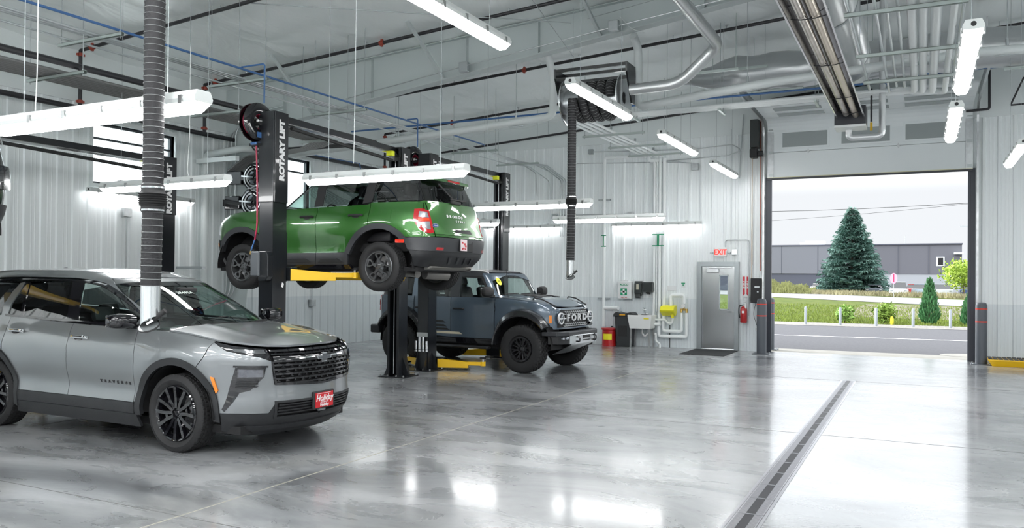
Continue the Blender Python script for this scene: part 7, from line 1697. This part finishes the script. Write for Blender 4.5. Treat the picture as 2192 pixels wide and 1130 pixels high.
gpipe([at(635, 325, 'x', -12.5), at(770, 350, 'x', -12.5), at(772, 362, 'x', -12.5)], .012, BLUEP, 'air_pipe', 'thin blue pipe near the left wall behind the front lift post', bend=.03)
# white vent pipe
PVCG = mat('pvc_grey_white', (.66, .70, .70), .4)
gpipe([(-13.86, 12.78, .0), (-13.86, 12.78, 4.44), (-12.75, 12.78, 4.50), (-12.4, 13.9, 4.50), (-7.92, 13.9, 4.72), (-6.13, 13.9, 4.83), (-6.13, 13.9, 5.55), (-6.13, 13.62, 5.95)], .072, PVCG, 'vent_pipe', 'white vent pipe rising by the left wall and crossing to the hose reel', 'pipe', bend=.14, n=14)
gpipe([(-4.49, 13.62, 6.05), (-4.49, 13.9, 5.9), (-4.49, 13.9, 4.86), (-2.3, 13.9, 5.06), (-.1, 13.9, 5.17), (.15, 13.9, 5.17), (.5, 13.9, 5.22), (2.5, 13.9, 5.14), (8, 13.9, 5.1)], .072, PVCG, 'vent_pipe', 'white vent pipe dropping right of the reel and crossing to the right', 'pipe', bend=.14, n=14)
for x, z, lb in ((-9.6, 4.64, 'left'), (-6.9, 4.78, 'middle'), (-2.6, 5.04, 'right'), (1.1, 5.2, 'far right')):
    q = MB(); q.cyl((x, 13.9, z+.05), (x, 13.9, roofz(x)-.03), .006, 5); q.box(x-.15, 13.87, z-.085, x+.15, 13.93, z-.07); q.cyl((x, 13.9, z+.02), (x, 13.9, z+.16), .022, 8); one(q, 'pipe_hanger', STEELD, 'rod hanger with saddle holding the white vent pipe, %s one' % lb, 'pipe hanger')
q = MB(); q.box(-13.9, 12.55, 4.22, -12.75, 12.65, 4.32); one(q, 'beam', PVCG, 'short white horizontal beam beside the vent pipe on the left wall', 'beam')
q = MB(); q.box(-13.95, 12.1, 1.95, -13.2, 12.2, 2.0); one(q, 'strut_bracket', STEELD, 'steel strut arm on the left wall below the hose reels', 'bracket')
for k, y in enumerate((13.15, 13.25, 13.35)):
    gpipe([(-13.90+.0, y-.02*k, 1.2), (-13.9+k*.12+.06, 13.38, 1.4), (-13.9+k*.12+.06, 13.38, 4.9+.1*k), (-13.3+k*.2, 13.38, 5.25+.08*k), (-12.2, 13.38, 5.32+.08*k)], .014, CONDM, 'conduit', 'curved conduit on the frame column, '+('left', 'middle', 'right')[k]+' one of three', 'conduit', 'conduits bending over at the frame column', .25)
# long angle-iron conduit runs on the frame
for (a, c, lb) in (((1000, 255), (1400, 172), 'long conduit strapped under the roof frame, left stretch'),):
    gpipe([V((-10.4, 13.2, 5.42)), V((-7.7, 13.2, 5.77)), V((-4.4, 13.2, 6.15)), V((-2.0, 13.2, 6.40))], .012, CONDM, 'conduit', lb, 'conduit')
for x, lb in ((-7.65, 'left'), (-4.7, 'right')):
    z = 5.0+.128*(x-XL-1.0); q = MB(); q.box(x-.09, 13.15, z-.02, x+.09, 13.25, z+.16, ch=.01); one(q, 'junction_box', STEELD, 'grey box on the lower edge of the roof frame, %s one' % lb, 'electrical box')
gpipe([at(538, 7, 'z', 6.25), at(1223, 49, 'y', 13.3)], .008, STEELD, 'brace_rod', 'thin dark brace rod crossing the top of the ceiling', 'brace rod')
gpipe([at(1400, 0, 'z', 6.3), at(1258, 40, 'y', 13.3)], .006, STEELD, 'brace_rod', 'short thin brace rod near the hose reel', 'brace rod')
gpipe([at(1140, 0, 'z', 6.3), at(1228, 122, 'y', 12.9)], .005, STEELD, 'brace_rod', 'slanting thin rod ending at the hose reel frame', 'brace rod')
# ---- white pipe rack at top right
for i, y in enumerate((8.6, 10.5, 12.5, 14.2)): strut(-.84, .46, y, 5.0, 'strut of the white pipe rack, '+('nearest', 'second', 'third', 'farthest')[i]+' one', 'struts of the white pipe rack', .05)
rk = [(-.115, .055), (.005, .055), (.15, .062), (.335, .045)]
for i, (x, r) in enumerate(rk):
    yy = 15.5+i*.1; xe = -6.62+i*.15
    gpipe([(x, 3, 5.0+r), (x, yy, 5.0+r), (x-.3, yy, 5.10)], r, PVC, 'water_pipe', 'white pipe from the top right rack turning left to the back wall, '+('first', 'second', 'third', 'fourth')[i]+' one', 'pipe', 'white pipes of the ceiling rack', .14, 12)
    gpipe([(x-.2, yy, 5.10), (xe, yy, 5.10), (xe, 21.2, 5.10)], .030, PVC, 'water_pipe', 'white pipe crossing from the rack to the back wall risers, '+('first', 'second', 'third', 'fourth')[i]+' one', 'pipe', 'white pipes crossing to the back wall', .14, 12)
for i, (x, r, m_, ye) in enumerate(((-.79, .022, CONDM, 15.0), (-.50, .020, BLUEP if False else CONDM, 15.3), (-.38, .018, CONDM, 14.9), (-.26, .020, CONDM, 15.0), (.425, .018, CONDM, 14.6))):
    gpipe([(x, 3, 5.03), (x, ye, 5.03)], r, m_, 'conduit', 'bright conduit of the top right rack, '+('leftmost', 'second', 'third', 'fourth', 'rightmost')[i]+' one', 'conduit', 'conduits of the top right rack')
gpipe([(-12.0, 15.45, 5.24), (-7.3, 15.45, 5.24), (-.55, 15.45, 5.24), (-.50, 15.45, 5.08)], .020, BLUEP, 'air_pipe', 'blue pipe running along the white pipes towards the back left', bend=.05)
gpipe([(-.2, 18.0, 5.9), (9, 18.0, 5.9)], .024, BLUEP, 'air_pipe', 'blue pipe at the upper right beyond the big light')
for i, x in enumerate((-5.1, -3.4, -1.7)):
    strut_t = strut(x-.02, x+.02, 15.65, 5.04, 'hanger under the white pipes crossing left, '+('left', 'middle', 'right')[i]+' one', 'hangers of the crossing white pipes')
    q = MB(); q.box(x-.02, 15.38, 4.99, x+.02, 15.92, 5.03); q.build('cross_strut', STR, strut_t, world=True)
for i, y in enumerate((17.2, 18.9, 20.4)):
    t = strut(-6.85, -5.4, y, 5.04, 'strut under the white pipes leading to the back wall, '+('nearest', 'middle', 'farthest')[i]+' one', 'struts near the back wall')
    for k in range(4): q = MB(); q.box(-6.64+k*.15, y-.02, 5.14, -6.60+k*.15, y+.02, 5.21); q.build('pipe_clamp', STEELD, t, world=True)
# ---- tube heater
HREF = mat('polished_aluminium', (.70, .70, .70), .16, 1., bump=(.12, 5)); HTUBE = mat('heater_tube', (.50, .46, .42), .28, .9, noise=(.2, 3))
t = thing('tube_heater', 'long polished tube heater hanging from the ceiling towards the door', 'heater', (-1.1, 8, 4.6))
q = MB(); pr = [(-1.30, 4.60), (-1.24, 4.72), (-1.16, 4.80), (-1.02, 4.80), (-.94, 4.72), (-.88, 4.60)]
for (a, c) in zip(pr, pr[1:]): q.add([(a[0], 1, a[1]), (c[0], 1, c[1]), (c[0], 15.15, c[1]), (a[0], 15.15, a[1])], [(0, 1, 2, 3)])
q.box(-1.31, 1, 4.59, -1.29, 15.15, 4.61); q.box(-.89, 1, 4.59, -.87, 15.15, 4.61); q.build('reflector', HREF, t, world=True)
q = MB(); q.tube([(-1.16, 1, 4.66), (-1.16, 15.0, 4.66)], .05, 16); q.build('heater_tube', HTUBE, t, True, world=True)
q = MB(); q.tube([(-1.02, 1, 4.66), (-1.02, 15.2, 4.66)], .05, 16); q.build('heater_tube', mat('heater_tube_tan', (.62, .54, .45), .3, .7), t, True, world=True)
for y in (5, 7.1, 9.2, 11.3, 13.4, 14.7):
    q = MB(); q.tube([(-1.27, y, 4.62), (-1.17, y, 4.60), (-1.02, y, 4.60), (-.91, y, 4.62)], .006, 6); q.tube([(-1.22, y-.1, 4.72), (-1.09, y, 4.595), (-.95, y+.1, 4.72)], .005, 6); q.build('tube_hanger', BLACKR, t, world=True)
    q = MB(); q.cyl((-1.09, y, 4.8), (-1.09, y, roofz(-1.09)-.03), .005, 5); q.build('hanger_rod', STEELD, t, world=True)
q = MB(); q.box(-1.36, 15.16, 4.50, -.86, 15.62, 4.82, ch=.01); q.build('burner_box', mat('burner_dark', (.02, .022, .03), .4), t, world=True)
q = MB(); q.box(-1.36, 15.16, 4.46, -.86, 15.62, 4.50); q.build('burner_tray', WHITE, t, world=True)
gpipe([(-1.15, 15.5, 4.46), (-1.15, 15.5, 4.32), (-.62, 15.6, 4.34), (-.62, 15.6, 4.55), (-.62, 15.6, 6.7)], .055, mat('flue_galvanised', (.58, .60, .61), .35, .6), 'flue_pipe', 'galvanised flue rising from the heater burner box', 'flue', bend=.1, n=14)
gpipe([(-.80, 15.7, 5.2), (-.80, 15.7, 4.62)], .018, BLACKP, 'gas_pipe', 'short black gas pipe with yellow tag beside the heater burner', 'pipe')
q = MB(); q.box(-.82, 15.67, 4.46, -.78, 15.69, 4.60); one(q, 'valve_tag', YELLOW, 'small yellow tag on the gas pipe beside the burner', 'tag')
# ---- spiral duct and insulated duct
DUCT = mat('spiral_duct', (.56, .58, .58), .3, .75)
t = thing('spiral_duct', 'large ribbed spiral duct beside the tube heater at top right', 'duct', (-1.2, 9, 5.70))
q = MB(); n = 250; q.tube([(-1.20, lerp(2, 15.6, i/n), 5.72) for i in range(n+1)], lambda k: .385+(.022 if int(round(k*n)) % 2 == 0 else 0), 44); q.build('duct_body', DUCT, t, 18, world=True)
for y in (6.5, 9.4, 12.2, 15.0): q = MB(); q.lathe([(.395, -.03), (.41, -.03), (.41, .03), (.395, .03)], (-1.2, y, 5.72), 'y', 40); q.build('duct_band', STEELD, t, True, world=True)
t = thing('insulated_duct', 'silver-wrapped duct crossing under the roof behind the heater', 'duct', (0, 16.9, 5.5))
WR = mat('duct_wrap', (.50, .52, .53), .28, .55, bump=(.5, 3.2)); q = MB(); n = 60
q.tube([(lerp(-4.6, 10, i/n), 17.0+.02*sin(i*.9), 6.02+.025*sin(i*1.7)) for i in range(n+1)], lambda k: .36*min(1, .25+k*9), 28); q.build('duct_wrap', WR, t, 60, world=True)
for x in (-2.6, -.4, 1.8, 4.5): q = MB(); q.bar((x-.5, 17.0, 5.62), (x+.5, 17.0, 5.62), .05, .04); q.cyl((x-.45, 17, 5.62), (x-.45, 17, roofz(x)-.05), .006, 5); q.cyl((x+.45, 17, 5.62), (x+.45, 17, roofz(x)-.05), .006, 5); q.build('duct_support', STR, t, world=True)
q = MB(); q.tube([(-1.2, 15.55, 5.72), (-1.2, 16.2, 5.75), (-1.2, 16.9, 5.95)], .385, 30, bend=.4); q.build('duct_connection', WR, t, 60, world=True)
for i, (x, y, lb) in enumerate(((-3.55, 15.2, 'left'), (-3.2, 16.2, 'right'))):
    q = MB(); q.box(x-.55, y-.03, 5.66+.25*i, x+.55, y+.03, 5.70+.25*i); q.cyl((x-.5, y, 5.7), (x-.5, y, roofz(x)-.05), .006, 5); q.cyl((x+.5, y, 5.7), (x+.5, y, roofz(x)-.05), .006, 5); one(q, 'duct_strut', STR, 'empty grey strut under the roof left of the heater, %s one' % lb, 'strut')
# black gas pipe beside the right jamb and a frame at the far right
gpipe([at(2118, 150, 'y', 21.1), at(2118, 233, 'y', 21.1), at(2068, 238, 'y', 21.1)], .028, BLACKP, 'gas_pipe', 'black pipe bending beside the overhead door track at right', 'pipe', bend=.05)
gpipe([at(2192, 165, 'y', 20.8), at(2163, 225, 'y', 20.8), at(2192, 222, 'y', 20.8)], .02, BLACKP, 'gas_pipe', 'black angled pipe at the far right edge under the ceiling', 'pipe', bend=.02)
gpipe([(1.5, 19.9, 6.45), (9, 19.9, 6.6)], .03, BLACKP, 'gas_pipe', 'black pipe along the ceiling at the upper right corner', 'pipe')
# white cords
for pts, lb in (([(82, -30), (80, 150), (75, 247)], 'white cord hanging to the nearest left fixture'), ([(763, -10), (760, 200), (757, 350)], 'white cord hanging to the fixture over the green SUV')):
    y = 4.19 if pts[0][0] < 100 else 8.36
    P_ = [at(a, c, 'y', y) for a, c in pts]; P_[0].z = min(P_[0].z, roofz(P_[0].x)-.05); gpipe(P_, .005, CORDM, 'cord', lb, 'cord', n=6)
gpipe([at(a, c, 'y', 7.8) for a, c in ((408, 100), (406, 290), (401, 370), (412, 388), (428, 382), (434, 392))], .005, CORDM, 'cord', 'white looping cord down to the fixture behind the large hose', 'cord', n=6, bend=.06)
gpipe([(2.2, 19.5, 6.5), (2.2, 19.5, 4.0)], .005, CORDM, 'cord', 'white cord at the far right above the wall', 'cord', n=6)
gpipe([at(a, c, 'y', 13.2) for a, c in ((1380, 70), (1350, 62), (1327, 35))], .005, CORDM, 'cord', 'short white cord at the grey box above the hose reel', 'cord', n=6)
# ---- vehicle exhaust hoses
HOSEM = mat('hose_black', (.018, .018, .02), .75, bump=(.5, 30)); WIRE = mat('hose_wire', (.34, .35, .35), .35, .4); NOZ = mat('nozzle_steel', (.62, .64, .65), .22, .85)
def hose_piece(par, pts, r, name='hose', step=.044, n=18, wire=.0019):
    P_ = [V(p) for p in pts]; L = [0]
    for a, c in zip(P_, P_[1:]): L.append(L[-1]+(c-a).length)
    def pos(s):
        for i in range(len(L)-1):
            if s <= L[i+1]+1e-9: return P_[i].lerp(P_[i+1], (s-L[i])/max(1e-9, L[i+1]-L[i]))
        return P_[-1]
    N = max(4, int(L[-1]/step)*2); q = MB(); q.tube([pos(L[-1]*i/N) for i in range(N+1)], lambda k: r*(1 if int(round(k*N)) % 2 == 0 else .96), n); o = q.build(name, HOSEM, par, 50, world=True)
    q = MB()
    for i in range(0, N+1, 2):
        c = pos(L[-1]*i/N); d = (pos(min(L[-1], L[-1]*i/N+.01))-pos(max(0, L[-1]*i/N-.01))).normalized(); u = V((0, 0, 1)) if abs(d.z) < .9 else V((1, 0, 0)); a = d.cross(u).normalized(); b_ = a.cross(d)
        m = 20; q.tube([c+(a*cos(2*pi*j/m)+b_*sin(2*pi*j/m))*(r+.001) for j in range(m+1)], wire, 4, cap=False)
    q.build(name+'_wire', WIRE, o, False, world=False) if False else None
    q.v = [(a-wloc(par).x, b_-wloc(par).y, c-wloc(par).z) for a, b_, c in q.v]; q.build(name+'_wire', WIRE, o)
def exhaust_reel(x0, y, z, zbot, zcuff, label, r=.076):
    t = thing('exhaust_hose_reel', label, 'exhaust hose', (x0, y, z), 0, 'vehicle exhaust hoses'); R_ = .29; xr = x0+1.0
    for x in (x0-.30, x0+.98):
        q = MB(); q.prism([(y-.36, z+.52), (y+.10, z+.52), (y+.12, z+.36), (y+.07, z-.12), (y-.07, z-.12), (y-.34, z+.36)], x-.015, x+.015, 'x'); q.build('side_plate', BLACKM, t, world=True)
    for yy, zz in ((y-.33, z+.49), (y+.05, z+.49), (y-.2, z+.30)): q = MB(); q.box(x0-.30, yy-.02, zz-.025, x0+.98, yy+.02, zz+.025); q.build('cross_bar', BLACKM, t, world=True)
    for x in (x0-.20, x0+.82): q = MB(); q.lathe([(.10, -.02), (.36, -.03), (.40, -.01), (.40, .01), (.36, .02), (.10, .01)], (x, y, z), 'x', 44); q.build('drum_flange', NOZ, t, 50, world=True)
    q = MB(); q.lathe([(.20, x0-.2), (.20, x0+.82)], (0, y, z), 'x', 30); q.build('drum', STEEL, t, True, world=True)
    for k in range(4):
        xx = x0+.02+k*.165; pts = [(xx+.165*j/36, y+R_*cos(2*pi*j/36+pi), z+R_*sin(2*pi*j/36+pi)) for j in range(37)]
        hose_piece(t, pts, r, 'hose_coil', .05)
    ytop = y-R_; hose_piece(t, [(x0, ytop, z), (x0, ytop, zcuff+.10)], r, 'hose'); hose_piece(t, [(x0, ytop, zcuff-.10), (x0-.012, ytop, zbot+.36)], r*.98, 'hose')
    q = MB(); pr = [(r, -.10), (r*1.1, -.09), (r*1.1, -.055)]
    for j in range(6): pr += [(r*1.38, -.05+j*.016), (r*1.22, -.044+j*.016)]
    pr += [(r*1.1, .055), (r*1.1, .09), (r, .10)]; q.lathe(pr, (x0, ytop, zcuff), 'z', 28); q.build('hose_cuff', BLACKR, t, 40, world=True)
    for s_ in (-.085, .075): q = MB(); q.lathe([(r*1.1, s_-.006), (r*1.14, s_-.006), (r*1.14, s_+.006), (r*1.1, s_+.006)], (x0, ytop, zcuff), 'z', 24); q.build('hose_clamp', CHROME, t, world=True)
    xb = x0-.012; q = MB(); nn = 30
    vs = [(xb+r*.93*cos(2*pi*j/nn), ytop+r*.93*sin(2*pi*j/nn), zbot+.36) for j in range(nn)]+[(xb+r*.93*cos(2*pi*j/nn), ytop+r*.93*sin(2*pi*j/nn), zbot+.10+.045*cos(2*pi*j/nn)+.045*sin(2*pi*j/nn)*0) for j in range(nn)]
    q.add(vs, [(j, (j+1) % nn, nn+(j+1) % nn, nn+j) for j in range(nn)]); q.build('nozzle', NOZ, t, 60, world=True)
    q = MB(); nrm = (V((.77, -.64, 0))*.50+V((0, 0, 1))*.80-V((.89, .455, 0))*.30).normalized(); a = nrm.cross(V((0, 1, 0))).normalized(); b_ = nrm.cross(a); c = V((xb, ytop-.01, zbot+.07)); ring = lambda R2, o: [c+(a*cos(2*pi*j/nn)+b_*sin(2*pi*j/nn))*R2+nrm*o for j in range(nn)]
    q.add(ring(r*1.0, 0)+ring(r*1.0, .008), [tuple(range(nn)), tuple(range(2*nn-1, nn-1, -1))]+[(j, nn+j, nn+(j+1) % nn, (j+1) % nn) for j in range(nn)]); fl_ = q.build('nozzle_flap', STEELD, t, world=True)
    q = MB(); q.tube(ring(r*1.03, .004)+[ring(r*1.03, .004)[0]], .006, 6); q.v = [(p[0]-wloc(t).x, p[1]-wloc(t).y, p[2]-wloc(t).z) for p in q.v]; q.build('flap_seal', BLACKR, fl_)
    q = MB(); h0 = c+V((.035, .01, .05)); h1 = h0+V((.075, .035, .065)); q.tube([h0, h1], lambda k: .017+.003*sin(k*40), 12); q.build('flap_handle', BLACKR, t, True, world=True)
    q = MB(); q.bar(c+V((.0, -.02, .02)), h0, .014, .014); q.build('flap_hinge', CHROME, t, world=True)
    return t
exhaust_reel(-5.33, 12.98+.20, 4.88, 1.76, 3.13, 'small-looking far exhaust hose with its coiled reel below the roof frame')
exhaust_reel(-4.83, 3.98+.29, 5.1, 1.37, 2.345, 'large near exhaust hose hanging in front of the silver SUV', .071)
# spiral pipe from the reel
SPN = 240
def spath(P_):
    Q = [P_[0]]
    for i in range(1, len(P_)-1):
        a, b_ = (P_[i-1]-P_[i]).normalized()*.22, (P_[i+1]-P_[i]).normalized()*.22
        for k in range(7): t_ = k/6; Q.append((1-t_)**2*(P_[i]+a)+2*t_*(1-t_)*P_[i]+t_*t_*(P_[i]+b_))
    Q.append(P_[-1]); L = [0]
    for a, c in zip(Q, Q[1:]): L.append(L[-1]+(c-a).length)
    out = []; j = 0
    for i in range(SPN+1):
        s_ = L[-1]*i/SPN
        while j < len(L)-2 and L[j+1] < s_: j += 1
        out.append(Q[j].lerp(Q[j+1], (s_-L[j])/max(1e-9, L[j+1]-L[j])))
    return out
def spiral(pts, r, label):
    P_ = [V(p) for p in pts]; q = MB(); q.tube([p for p in spath(P_)], lambda k: r+(.004 if int(round(k*SPN)) % 3 == 0 else 0), 24); t = thing('exhaust_duct', label, 'duct', tuple(P_[0]), 0); q.build('duct_body', DUCT, t, 50, world=True)
spiral([(-4.33, 13.0, 4.96), (-3.50, 13.0, 4.98), (-2.86, 12.9, 5.50), (-2.86, 4, 5.56)], .088, 'galvanised spiral pipe leading from the hose reel up to the right')
